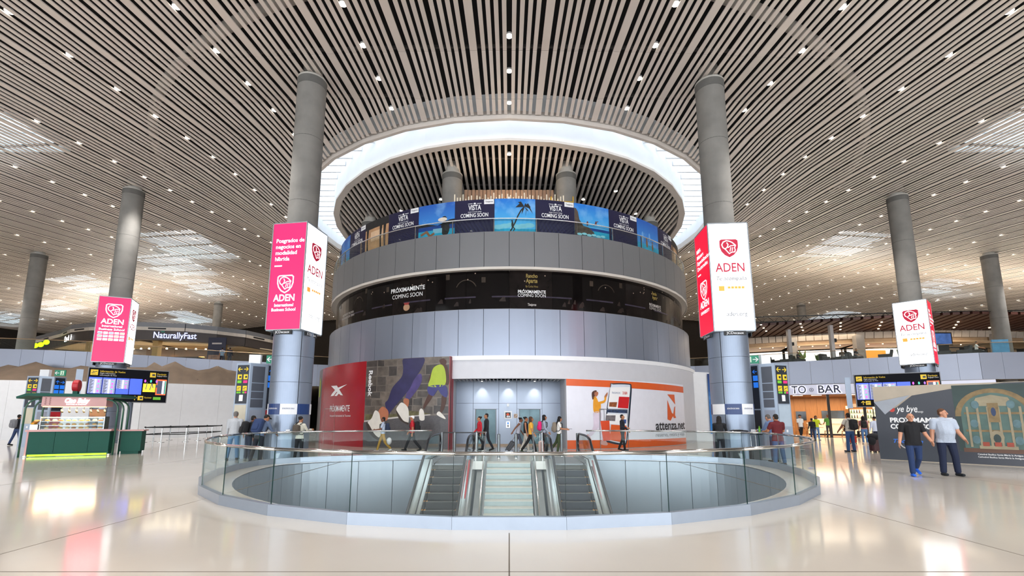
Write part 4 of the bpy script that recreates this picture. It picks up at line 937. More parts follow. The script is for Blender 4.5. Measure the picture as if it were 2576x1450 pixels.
# ------------------------------------------------------------------ downlights
dl = MB().lathe([(.115,0),(.115,.05)], 14).lathe([(.135,.02),(.135,.1)], 14, mi=1)
dlm = dl.mesh('downlight', [mat('downlight_glow','#fff6e6',.5,var=0,emit=9.,ecol='#fff3df'), M_white])
pos = []
for k in range(-12, 13):
    x = k*2*MOD
    if abs(x) > 75: continue
    for j in range(0, 36):
        y = (13.57 if k == 0 else 11.8)+2.2*j
        if math.hypot(x, y-DC) < RO+.4: continue
        if y < abs(x)/1.2-2: continue
        pos.append((x, y, roofz(x,y)+.06))
for x, y in ((0,24.6),(0,30),(-4.8,30.2),(5.2,30.2),(-8,32),(7.2,29),(-3,33),(4.2,33),(9.5,32.5),(-9.8,35)): pos.append((x, y, ZD+.1))
pos.sort(key=lambda p: (p[0]**2+(p[1])**2))
for i, p in enumerate(pos[:300]):
    o = ob('downlight', dlm, None, None, p); tag(o, 'small round white downlight set between the ceiling slats', 'ceiling light', 'ceiling downlights')
mbr = MB()
for p in pos[300:]: mbr.lathe([(.115,0),(.115,.05)], 8, p)
o = ob('distant_downlights', mbr, MATS['downlight_glow']); o['kind'] = 'stuff'; tag(o, 'far rows of small ceiling downlights', 'ceiling light')
# the beam of the downlights, one lamp standing for each cluster of fittings
LP_ = []
for k in range(-5, 6):
    for j in range(0, 8):
        x, y = k*4*MOD, 5.5+11*j
        if math.hypot(x, y-DC) < RO+1: continue
        l = bpy.data.lights.new('downlight_beam', 'SPOT'); l.energy = DLW; l.spot_size = rad(86); l.spot_blend = .6; l.color = (1,.96,.92); l.shadow_soft_size = .35
        o = bpy.data.objects.new('downlight_beam', l); COL.objects.link(o); o.location = (x, y, roofz(x,y)-.03)
# ------------------------------------------------------------------ mezzanines left and right
ML_ = [(-70,31),(-52,33.6),(-40.8,36.2),(-37.9,36.9),(-35.3,37.9),(-33.2,39.5),(-29.9,42.0),(-26.9,44.1),(-24.1,45.5),(-20,47.5),(-14,50.5),(-6,53),(0,54)]
MR_ = [(0,54),(6,53),(14,51),(20,49),(25.4,46.5),(27.7,45.1),(30.9,43.5),(34.5,41.4),(37.4,39.8),(39.9,38.5),(43.2,38.0),(55,35.5),(70,33)]
M_mez = mat('mezzanine_panel', '#a0a7b8', .4, .3, var=.03, scale=.4)
def mezz(side, pl):
    t = empty('wall_mezzanine_'+side); struct(t)
    for (a, b) in zip(pl[:-1], pl[1:]):
        A_, B_2 = Vector(a+(0,)), Vector(b+(0,)); d = B_2-A_; L = d.length; d.normalize(); n = max(1, round(L/1.6)); rz = math.atan2(d.y,d.x)
        for i in range(n):
            c = A_+d*(L*(i+.5)/n); ob('wall_panel', MB().obox((c.x,c.y,5.87),(L/n/2-.008,.04,1.13),rz), M_mez, t)
        c = (A_+B_2)/2; nn = Vector((-d.y,d.x,0))
        ob('backing', MB().obox((c.x+nn.x*.08,c.y+nn.y*.08,5.87),(L/2,.03,1.12),rz), M_gap, t)
        ob('guard_glass', MB().obox((c.x+nn.x*.02,c.y+nn.y*.02,7.42),(L/2-.01,.008,.42),rz), M_glass, t)
        ob('guard_rail', MB().tube([A_+Vector((0,0,7.86)),B_2+Vector((0,0,7.86))],.03,8), mat('brass_rail','#b99f82',.35,.8,var=.02), t)
    poly = list(pl)+[(pl[-1][0],96),(pl[0][0],96)]
    bm = bmesh.new(); f = bm.faces.new([bm.verts.new((p[0],p[1],6.75)) for p in poly]); bmesh.ops.triangulate(bm, faces=bm.faces[:])
    r = bmesh.ops.extrude_face_region(bm, geom=bm.faces[:]); 
    for v in r['geom']:
        if isinstance(v, bmesh.types.BMVert): v.co.z -= 1.9
    me = bpy.data.meshes.new('floor_slab'); bm.to_mesh(me); bm.free(); me.materials.append(mat('mezz_floor','#b8aa98',.5)); ob('floor_slab', me, None, t)
    return t
mezz('left', ML_); mezz('right', MR_)
# ---- left mezzanine pavilion of food shops
PAV = empty('food_pavilion', (0,0,6.75)); tag(PAV, 'curved food shop pavilion with dark sign band on the left mezzanine', 'shop')
pv = [(-62,58),(-57,54.4),(-49,49.6),(-45.5,47),(-42.6,45.9),(-38.2,45.4),(-33.4,46.4),(-31.2,48),(-29.4,50),(-28.5,53.4),(-28.2,58)]
M_pg = mat('pavilion_grey','#7d7f85',.5,.2,var=.03); M_pt = mat('pavilion_trim','#c9c1b8',.5); M_pd = mat('pavilion_dark','#453f3e',.5,var=.03); M_cream = mat('shop_cream','#cbbfa4',.6,var=.04)
for a, b in zip(pv[:-1], pv[1:]):
    A_, B2 = Vector(a+(0,)), Vector(b+(0,)); d = B2-A_; L = d.length; d.normalize(); c = (A_+B2)/2; rz = math.atan2(d.y,d.x)
    ob('roof_panel', MB().obox((c.x,c.y,4.1),(L/2+.02,.25,.24),rz), M_pg, PAV)
    ob('trim_panel', MB().obox((c.x,c.y,3.7),(L/2+.02,.3,.17),rz), M_pt, PAV)
    ob('fascia_panel', MB().obox((c.x,c.y,3.05),(L/2+.02,.22,.5),rz), M_pd, PAV)
    if L > 3: ob('vent', MB().obox((c.x+d.y*.31,c.y-d.x*.31,3.72),(.8,.02,.07),rz), M_blk, PAV)
ob('roof', MB().prism([(p[0],p[1]) for p in pv]+[(-62,70)], 3.86, 4.34), M_pg, PAV)
inn = [(-58,62),(-50,56),(-44,52.5),(-38,51.5),(-33.5,53),(-31.5,57)]
for a, b in zip(inn[:-1], inn[1:]):
    A_, B2 = Vector(a+(0,)), Vector(b+(0,)); d = B2-A_; L = d.length; d.normalize(); c = (A_+B2)/2; rz = math.atan2(d.y,d.x)
    ob('back_wall', MB().obox((c.x,c.y,1.4),(L/2,.1,1.4),rz), mat('shop_back','#6b5847',.6,var=.1), PAV)
    ob('ceiling_panel', MB().obox((c.x-d.y*-2.2,c.y-d.x*2.2,2.62),(L/2+.6,2.6,.05),rz), M_cream, PAV)
for (x, y) in ((-36.3,46.6),(-31.2,49.3),(-43.9,47.4)): ob('pillar', MB().box(x-.28,x+.28,y-.28,y+.28,0,2.7), mat('pillar_ochre','#a08452',.6), PAV)
glow = mat('shop_lamp','#fff2d8',.5,var=0,emit=6.,ecol='#ffe9c4')
for i in range(14):
    x = -43.5+i*.95; y = 48.6+.06*abs(i-6)**1.5
    ob('spot_lamp', MB().lathe([(.07,2.2),(.1,2.05)], 10, (x,y,0)), glow, PAV)
for i in range(4): ob('wall_washer', MB().box(-40+i*1.6,-39.3+i*1.6,51.2,51.35,1.5,1.56), mat('warm_wash','#ffb060',.5,var=0,emit=5.,ecol='#ffb35c'), PAV)
PF = Print(wallmap((-38.2,45.1),(-33.4,46.1),0), PAV)
def sgn(st, A_, B2, frac, z, size, m, w, ext=.04, bold=.01, nm='lettering'):
    P = Print(wallmap(A_, B2, 0), PAV); L = (Vector(B2)-Vector(A_)).length; return P.text(nm, st, L*frac, z, size, m, .08, wid=w, bold=bold)
M_nb = mat('sign_blue_white','#cfd6ff',.5,var=0,emit=1.4,ecol='#b9c4ff'); M_nw = mat('sign_white','#ffffff',.5,var=0,emit=2.2)
sgn('NaturallyFast', (-38.2,45.1),(-33.4,46.1), .86, 3.02, .9, M_nb, 3.9, bold=.012)
Print(wallmap((-38.2,45.1),(-33.4,46.1),0),PAV).poly('leaf', [disc(3.1,3.4,.2,.09,10)], mat('leaf_teal','#2a7a6a',.5), .1)
sgn('SUVLAS', (-29.4,49.7),(-28.4,53.2), .5, 3.0, .9, M_nw, 2.6, bold=.03)
sgn('Juan Valdez'[:0]+'Casa Sushi', (-49,49.3),(-45.3,46.7), .72, 3.0, .8, M_nw, 2.9, bold=.04)
t = tag(ob('shop_counter_block', MB().box(-47.2,-45.2,46.9,48.6,6.75,8.3), mat('counter_red','#b0381c',.5)), 'orange red shop counter below a white lit sign on the left mezzanine', 'counter')
t = empty('green_lit_sign', (-48.9,46.8,8.9)); tag(t, 'lime green lit sign at the far left end of the mezzanine shops', 'sign'); gl_ = mat('lime_glow','#b6ff10',.5,var=0,emit=2.)
for i, (dx_, dz_) in enumerate(((-.8,-.25),(-.2,0),(.35,.1),(.9,.35))): ob('letter_blob', MB().ell((dx_,0,dz_),(.34,.1,.26),10,8), gl_, t)
t = empty('naturally_counter', (-37,49,6.75)); tag(t, 'long dark serving counter inside the lit mezzanine shop', 'counter')
ob('body', MB().box(-3.6,3.6,-.4,.4,0,1.15), M_blk, t); ob('top', MB().box(-3.7,3.7,-.5,.5,1.15,1.22), mat('ctop','#3a332e',.3), t)
for i in range(8): ob('menu_light', MB().box(-3.2+i*.85,-2.75+i*.85,-.52,-.5,.75,1.0), mat('menu_glow','#ffe2ae',.5,var=0,emit=2.5), t)
t = empty('banner_stand', (-29.9,46.2,6.75)); tag(t, 'dark blue advertising banner stand on the left mezzanine beside the column', 'banner'); ob('board', MB().box(-.9,.9,0,.08,0,2.9), mat('stand_navy','#1c2038',.4), t); P_ = Print(planar(Matrix.Translation((-0,-.005,0)) @ Matrix.Rotation(PI/2,4,'X')), t); P_.rect('print', -.8,.8,.25,1.1, mat('stand_pic','#8a6a5a',.5,var=.5,scale=3)); P_.rect('print', -.5,.5,2.2,2.35, M_wt2)
M_chair = mat('lounge_chair','#2a2a28',.7,var=.1)
def armchair(x, y, rz, label, s=1.0):
    t = empty('lounge_armchair', (x,y,6.75), rz); tag(t, label, 'armchair', 'dark lounge armchairs on the right mezzanine')
    ob('seat', MB().box(-.42*s,.42*s,-.4*s,.4*s,.16,.44), M_chair, t); ob('backrest', MB().obox((0,.42*s,.62),(.44*s,.1,.4),0,0,rad(-12)), M_chair, t)
    for sx in (-1,1): ob('armrest', MB().box(sx*.48*s-.08,sx*.48*s+.08,-.4*s,.45*s,.1,.62), M_chair, t); 
    for sx in (-1,1):
        for sy in (-1,1): ob('leg', MB().cyl((sx*.4*s,sy*.35*s,0),(sx*.4*s,sy*.35*s,.16),.03,n=6), M_blk, t)
for i, (x, y, r) in enumerate(((27.2,46.8,.5),(28.2,46.3,-2.2),(29.2,45.9,.6),(31.4,44.6,.4),(32.4,44.1,-2.4),(33.3,43.7,.5),(35.2,42.5,-2.3),(38.8,40.4,.8),(39.8,39.9,-2.0),(40.8,39.5,.5))):
    armchair(x, y, r, ['first','second','third','fourth','fifth','sixth','seventh','eighth','ninth','tenth'][i]+' dark lounge armchair from the drum along the right mezzanine edge', 1.15)
# ---- right mezzanine lounge
LNG = empty('lounge_restaurant', (0,0,6.75)); tag(LNG, 'warm lit lounge restaurant with brown slatted canopy on the right mezzanine', 'restaurant')
lf = [(24.5,46.5),(30,44.2),(36.2,42),(42,40.5),(49.5,41),(58,42)]; lb = [(27,54),(32,51.6),(38,49.6),(45,48.4),(52,48.6),(60,50)]
M_can = wood_mat('canopy_wood','#3a211a','#54302a',1.)
M_lb = mat('lounge_beige','#a98c6c',.6,var=.08); M_scal = mat('scallop_cream','#b5a99c',.6)
for i in range(len(lf)-1):
    a, b, c, d = lf[i], lf[i+1], lb[i+1], lb[i]
    n = 8
    for k in range(n):
        t0, t1 = k/n, (k+.72)/n
        L_ = lambda p, q, t: (p[0]+(q[0]-p[0])*t, p[1]+(q[1]-p[1])*t)
        p0, p1, p2, p3 = L_(a,b,t0), L_(a,b,t1), L_(d,c,t1), L_(d,c,t0)
        ob('canopy_board', MB().prism([p0,p1,p2,p3], 4.1, 4.32), M_can, LNG)
        q0, q1 = Vector(L_(d,c,t0)+(0,)), Vector(L_(d,c,(k+1)/n)+(0,)); mm = (q0+q1)/2; rz = math.atan2((q1-q0).y,(q1-q0).x)
        ob('scallop', MB().obox((mm.x,mm.y-.15,3.68),((q1-q0).length/2-.03,.12,.34),rz,0,rad(12)), M_scal, LNG)
    A_, B2 = Vector(d+(0,)), Vector(c+(0,)); dd = B2-A_; L = dd.length; dd.normalize(); mid = (A_+B2)/2; rz = math.atan2(dd.y,dd.x)
    ob('upper_wall', MB().obox((mid.x,mid.y+.1,3.1),(L/2,.1,.26),rz), M_lb, LNG)
    ob('soffit', MB().obox((mid.x+.6,mid.y+1.6,2.85),(L/2+.2,1.9,.05),rz), mat('soffit_tan','#c7ad8c',.6), LNG)
    ob('lit_window', MB().obox((mid.x+1.2,mid.y+3.2,1.9),(L/2*(.95 if i < 3 else .5),.05,.72),rz), mat('lit_window','#ffffff',.5,var=0,emit=1.5,ecol='#fff3ea') if i in (0,1,2) else M_lb, LNG)
    ob('low_wall', MB().obox((mid.x+1.2,mid.y+3.1,.55),(L/2,.06,.62),rz), mat('trellis','#a48f6c',.7,var=.3,scale=30), LNG)
    ob('pillar', MB().obox((d[0],d[1]-.5,1.8),(.4,.4,1.8),rz), mat('lounge_pillar','#8f8a86',.6), LNG)
    ob('deck', MB().prism([a,b,c,d], 4.34, 4.36), M_blk, LNG)
for i in range(22):
    t = i/21; x = 25.5+26*t; k_ = i % 3
    ob('canopy_lamp', MB().lathe([(.09,0),(.09,.06)], 8, (x, 45.5-.12*(x-25)+1.9*k_ if x < 42 else 44+1.5*k_, 4.04)), glow, LNG)
for i in range(18): ob('soffit_lamp', MB().lathe([(.06,0),(.06,.05)], 8, (28+i*1.3, 53.2-.28*(i*1.3) if i < 12 else 49.6+.1*(i-12), 2.74)), glow, LNG)
ob('orange_niche', MB().box(38.6,41.5,49.9,50.1,.9,2.1), mat('niche_orange','#e8932e',.5,var=0,emit=.8,ecol='#e8932e'), LNG)
TR = empty('roof_truss', (0,0,11.35)); tag(TR, 'thin black truss running above the lounge canopy', 'truss')
tl = [(24,47),(31,46),(40,44.5),(52,43.5),(64,43)]
for a, b in zip(tl[:-1], tl[1:]):
    ob('chord', MB().tube([(a[0],a[1],.55),(b[0],b[1],.55)],.06,6), M_blk, TR); ob('chord', MB().tube([(a[0],a[1],0),(b[0],b[1],0)],.06,6), M_blk, TR)
    for k in range(6):
        p = [(a[0]+(b[0]-a[0])*t, a[1]+(b[1]-a[1])*t) for t in (k/6,(k+.5)/6,(k+1)/6)]
        ob('brace', MB().tube([p[0]+(0,),p[1]+(.55,),p[2]+(0,)],.03,5), M_blk, TR)
def post(x, y, lab): t = empty('lounge_post', (x,y,6.75)); tag(t, lab, 'post', 'pale square posts on the right mezzanine'); ob('shaft', MB().box(-.16,.16,-.16,.16,0,3.9), mat('post_pale','#b9b4b2',.5), t); ob('speaker', MB().box(.17,.4,-.15,.1,2.2,2.55), M_blk, t)
post(32.1,44.9,'pale post with small black speaker near the lounge armchairs'); post(48.6,40.6,'pale post with small black speaker at the far right'); post(29.3,47.2,'pale slim post beside the lounge plants')
M_leaf = mat('leaf_green','#5f7f3a',.5,var=.3,scale=6); M_leafy = mat('leaf_light','#a8bf6a',.5,var=.2)
def plant(x, y, h, n, m, lab, w=.12):
    t = empty('potted_plant', (x,y,6.75)); tag(t, lab, 'plant'); ob('pot', MB().lathe([(.18,0),(.25,.4),(.22,.4),(.2,.36)], 14), M_blk, t)
    r = random.Random(int(x*10))
    for i in range(n):
        a = r.uniform(0,2*PI); l = h*r.uniform(.6,1); o = Vector((cos(a)*l*.35, sin(a)*l*.35, .35+l)); s_ = Vector((-sin(a),cos(a),0))*w
        ob('leaf', MB().add([(0,0,.35), tuple(o*.55+s_), tuple(o), tuple(o*.55-s_)], [(0,1,2,3)]), m, t)
plant(30.0,46.5,1.7,5,M_leafy,'pale banana leaf plant in the lounge behind the glass guard',.3); plant(31.6,46.4,1.0,24,M_leaf,'bushy green plant in the lounge next to the pale post'); plant(36.8,42.6,.9,16,M_leaf,'dark spiky plant in a tall pot behind the lounge guard')
t = empty('lounge_screen', (39.6,41.2,6.75)); tag(t, 'black television on a tall stand showing a speaker, right mezzanine', 'screen'); ob('stand', MB().box(-.5,.5,0,.3,0,1.3), M_blk, t); ob('display', MB().box(-.85,.85,-.05,.2,1.3,2.5), M_blkgl, t); Print(planar(Matrix.Translation((0,-.05,0)) @ Matrix.Rotation(PI/2,4,'X')), t).rect('picture', -.75,.75,1.42,2.4, mat('tv_blue','#3c5a92',.4,var=.5,scale=2,emit=.5), .01)
for i, (x, y, w) in enumerate(((45.0,38.6,1.5),(46.9,38.2,1.6),(42.6,39.2,1.2))): tag(ob('blue_screen_panel', MB().obox((x,y,7.5),(w/2,.06,.75),rad(-12)), mat('panel_blue','#5a9ac4',.5,var=.1)), ['nearest','rightmost','slim'][i]+' blue privacy panel behind the right mezzanine guard', 'panel', 'blue panels')
tag(ob('white_play_box', MB().obox((37.6,41.0,7.35),(.85,.5,.6),rad(-25)), M_white), 'white box with red seat behind the right mezzanine guard', 'booth')

# ------------------------------------------------------------------ left ground floor: white hoarding and brown stretch tent
hl = [(-60,26),(-46,29.8),(-35.6,32.6),(-27.9,34.9),(-22.0,39.5)]
WH = empty('wall_hoarding'); struct(WH)
for a, b in zip(hl[:-1], hl[1:]):
    A_, B2 = Vector(a+(0,)), Vector(b+(0,)); d = B2-A_; L = d.length; d.normalize(); n = max(1, round(L/2.44)); rz = math.atan2(d.y,d.x)
    for i in range(n): c = A_+d*(L*(i+.5)/n); ob('board', MB().obox((c.x,c.y,2.1),(L/n/2-.004,.05,2.1),rz), M_white, WH)
TENT = empty('stretch_tent'); tag(TENT, 'brown stretch fabric tent with peaks above the white hoarding on the left', 'tent')
tt = [(-47,33,5.2),(-43,34.2,5.0),(-39.4,35.2,5.15),(-38.9,35.3,5.6),(-38.3,35.5,5.48),(-37.2,35.7,5.88),(-36,36,5.45),(-34.9,36.3,5.44),(-34.3,36.4,5.65),(-32.8,36.8,5.5),(-31.2,37.1,5.6),(-29.8,37.4,5.62),(-29.3,37.5,6.06),(-28.7,37.6,5.72),(-27.8,37.8,6.16),(-27,38,5.68),(-26.1,38.2,5.45),(-25.3,38.4,5.6),(-24.7,38.5,5.88),(-23.9,38.6,5.55),(-22.4,40,5.3)]
bt = []
for i, p in enumerate(tt):
    f = i/(len(tt)-1); q = f*(len(hl)-2.0)+1.0; k = min(int(q), len(hl)-2); u = q-k
    bt.append((hl[k][0]+(hl[k+1][0]-hl[k][0])*u, hl[k][1]+(hl[k+1][1]-hl[k][1])*u+.15, 4.05+.12*sin(i*1.7)))
vs = []; NR = 7
for r_ in range(NR+1):
    f = r_/NR
    for i in range(len(tt)):
        p, q = tt[i], bt[i]; vs.append((p[0]+(q[0]-p[0])*f, p[1]+(q[1]-p[1])*f, p[2]+(q[2]-p[2])*f-.28*sin(PI*f)))
n = len(tt); fs = [(r_*n+i, r_*n+i+1, (r_+1)*n+i+1, (r_+1)*n+i) for r_ in range(NR) for i in range(n-1)]
M_tent = mat('tent_brown','#7b6958',.8,var=.12,scale=1.5)
o = ob('fabric', MB().add(vs, fs), M_tent, TENT, smooth=True); md = o.modifiers.new('thick','SOLIDIFY'); md.thickness = .02
for i in (5,12,14,18): ob('mast', MB().cyl((tt[i][0],tt[i][1],0),tt[i],.05,.03,8), M_steel, TENT)
for j, (x, z) in enumerate(((-33.5,5.0),(-26.2,5.0),(-30.5,4.7))): ob('vent_patch', MB().ell((x, 35.3+ (x+33.5)*.33, z-.35),(.55,.03,.06),12,6), mat('tent_dark','#4a3d33',.9), TENT)

# ------------------------------------------------------------------ wayfinding totems
M_tot = mat('totem_blue_grey','#9aa7b8',.4,.3,var=.03); M_totd = mat('totem_sign_black','#1c2430',.4,var=0); M_ysig = mat('sign_yellow','#e8c52c',.5,var=0,emit=.15); M_gsig = mat('sign_green','#6cbf2c',.5,var=0,emit=.15); M_psig = mat('sign_magenta','#d8287c',.5,var=0,emit=.15); M_bsig = mat('sign_blue','#1f6fd8',.5,var=0,emit=.6); M_louv = mat('louvre_grey','#4a4e58',.5)
def pict(P, x, y, s, kind, off=.012):
    r = P.rect('pictogram', x-s/2, x+s/2, y-s/2, y+s/2, M_ysig, off); q = P.p; P.p = r
    if kind == 'bag': P.poly('case_mark', [[(x-s*.12,y-s*.22),(x+s*.36,y-s*.22),(x+s*.36,y+s*.2),(x-s*.12,y+s*.2)]], M_totd, off+.004)
    else: P.poly('plane_mark', stroke([(x-s*.36,y-s*.12),(x+s*.36,y+s*.2)], s*.1)+stroke([(x,y+.02*s),(x-s*.2,y+s*.22)], s*.08)+stroke([(x-s*.3,y-s*.32),(x+s*.3,y-s*.32)], s*.05), M_totd, off+.004)
    P.p = q
def arrow(P, x, y, s, ang, m, off=.012):
    c0, s0 = cos(ang), sin(ang); R_ = lambda a, b: (x+a*c0-b*s0, y+a*s0+b*c0)
    P.poly('arrow', stroke([R_(-s/2,0),R_(s/2,0)], s*.16)+stroke([R_(s*.05,s*.42),R_(s/2,0),R_(s*.05,-s*.42)], s*.16), m, off)
def totem(pts, H_, label, mirror, lower):
    t = empty('wayfinding_totem'); tag(t, label, 'sign', 'wayfinding totems')
    ob('body', MB().prism(pts if not mirror else pts[::-1], 0, H_), M_tot, t)
    F = {}
    for nm, i in (('sign',1),('louvre',2),('blue',3)):
        a, b = pts[i], pts[i+1]
        if mirror: a, b = b, a
        F[nm] = (a, b)
    a, b = F['sign']; L = math.hypot(b[0]-a[0], b[1]-a[1]); P = Print(wallmap(a, b), t); m = .06
    P.rect('sign_plate', m, L-m, 2.15, H_-.08, M_totd, .006); P.rect('lower_plate', m, L-m, 1.25, 2.1, lower, .006); P.rect('switch_plate', L*.5, L*.5+.1, 1.02, 1.12, M_white, .01)
    w = (L-2*m)
    arrow(P, L*.3, H_-.25, w*.34, PI, M_ysig); arrow(P, L*.72, H_-.25, w*.34, 0, M_ysig)
    for i, x in enumerate((L*.3, L*.72)):
        pict(P, x, H_-.56, w*.36, 'bag'); P.rect('terminal_plate', x-w*.18, x+w*.18, H_-.81, H_-.70, M_gsig if i == 0 else M_psig, .012); pict(P, x, H_-1.02, w*.36, 'plane')
        P.rect('gate_plate', x-w*.18, x-w*.01, H_-1.22, H_-1.15, M_gsig, .012); P.rect('gate_plate', x+w*.01, x+w*.18, H_-1.22, H_-1.15, M_gsig if i == 0 else M_psig, .012)
    P.rect('notice_sheet', L*.5-.09, L*.5+.09, 2.25, 2.5, M_white, .012)
    a, b = F['louvre']; L = math.hypot(b[0]-a[0], b[1]-a[1]); P = Print(wallmap(a, b), t)
    for z0, z1 in ((3.0,H_-.12),(2.66,2.97),(2.36,2.63),(2.0,2.33)): P.rect('louvre_panel', .09, L-.09, z0, z1, M_louv, .008)
    P.rect('lower_panel', .09, L-.09, .3, 1.9, mat('totem_grey','#8f95a3',.5), .006)
    a, b = F['blue']; L = math.hypot(b[0]-a[0], b[1]-a[1]); P = Print(wallmap(a, b), t)
    P.rect('sign_plate', .05, L-.05, 1.95, H_-.06, M_totd, .006)
    arrow(P, L*.3, H_-.3, .17, PI/2, M_bsig); arrow(P, L*.7, H_-.3, .17, 0 if not mirror else PI, M_bsig)
    for i in range(4): P.rect('service_tile', L*(.28 if i%2==0 else .72)-.1, L*(.28 if i%2==0 else .72)+.1, H_-.68-.28*(i//2), H_-.46-.28*(i//2), M_bsig, .012)
    P.rect('poster', .05, L-.05, .9, 1.9, mat('totem_poster','#b0202c',.5,var=.4,scale=2) if not mirror else mat('totem_black','#2a2a30',.5), .006)
    ex = MB().obox((b[0]*.5+a[0]*.5, a[1]*.5+b[1]*.5-.05, H_+.22),(.27,.03,.17),rad(-8 if mirror else 8)); e_ = ob('exit_sign', ex, mat('exit_green','#11785a',.5,var=0,emit=.25), t)
    c = Vector((b[0]*.5+a[0]*.5, a[1]*.5+b[1]*.5-.05, H_+.22)); Pe = Print(planar(Matrix.Translation(c) @ Matrix.Rotation(rad(-8 if mirror else 8),4,'Z') @ Matrix.Translation((0,-.035,0)) @ Matrix.Rotation(PI/2,4,'X')), e_)
    sg = 1 if mirror else -1
    arrow(Pe, .13*sg, 0, .2, 0 if mirror else PI, M_wt); Pe.rect('door_mark', -.12*sg-.09, -.12*sg+.09, -.12, .12, mat('exit_pale','#cfe8d0',.5,var=0), .01); Pe.poly('runner_mark', [disc(-.12*sg,.06,.025,n=8)]+stroke([(-.12*sg,.03),(-.13*sg,-.04),(-.09*sg,-.1)],.03)+stroke([(-.13*sg,-.04),(-.17*sg,-.08)],.025), mat('exit_dark','#11785a',.5,var=0), .014)
    cx = sum(p[0] for p in pts)/len(pts); cy = sum(p[1] for p in pts)/len(pts)
    ob('antenna_box', MB().obox((cx-.1,cy,H_+.2),(.22,.1,.2),.2), M_white, t)
    return t
tL = [(-11.35,18.95),(-11.05,18.45),(-10.4,18.3),(-9.98,18.8),(-9.75,19.3),(-10.3,19.7)]
totem(tL, 3.78, 'wayfinding totem with yellow pictograms beside the left steel column', False, mat('totem_beige','#c2bba8',.6))
tR = [(11.65,19.1),(11.4,18.65),(10.72,18.42),(10.3,18.8),(10.0,19.3),(10.6,19.8)]
totem(tR, 3.78, 'wayfinding totem with yellow pictograms beside the right steel column', True, mat('totem_pale','#a9b8c6',.5))
tK = [(-26.9,25.6),(-26.6,25.2),(-25.9,25.2),(-25.5,25.6),(-25.3,26.1),(-26,26.5)]
totem(tK, 3.85, 'wayfinding totem rising behind the green pastry kiosk', False, MATS['totem_beige'])
# ---- phone charging counters round the two columns
def charging(x, y, label):
    t = empty('charging_counter', (x,y,0)); tag(t, label, 'counter', 'phone charging counters')
    ob('top', MB().lathe([(.765,1.02),(1.2,1.02),(1.22,1.04),(1.2,1.06),(.765,1.06)], 40), mat('counter_grey','#8d8f92',.3), t)
    ob('skirt', MB().lathe([(.775,.02),(.775,1.0)], 40, cap=False), M_col, t)
    for k in range(8):
        a0 = 45*k; m_ = mat('charge_navy','#1f3a6e',.4,var=0) if k % 2 else M_white
        b_ = ob('band_sheet', MB().arc(.768,.778,a0,a0+45,1.72,2.12,6,(0,0)), m_, t)
    P = Print(drummap(.778), t); 
    for k in (0,4,7,3): 
        x_ = rad(45*k+22)*.778; P.text('lettering','ESTACIÓN DE CARGA', x_, 1.94, .075, M_wt if k%2 else MATS['charge_navy'], .004, wid=.42, bold=.01)
    for a in (-60,-20,25,70,140,200): ob('socket_box', MB().obox((.86*sin(rad(a)),-.86*cos(rad(a)),1.11),(.07,.05,.05),rad(a)), M_white, t)
charging(-8.62,18.1,'round phone charging counter at the foot of the left steel column'); charging(8.85,18.3,'round phone charging counter at the foot of the right steel column')

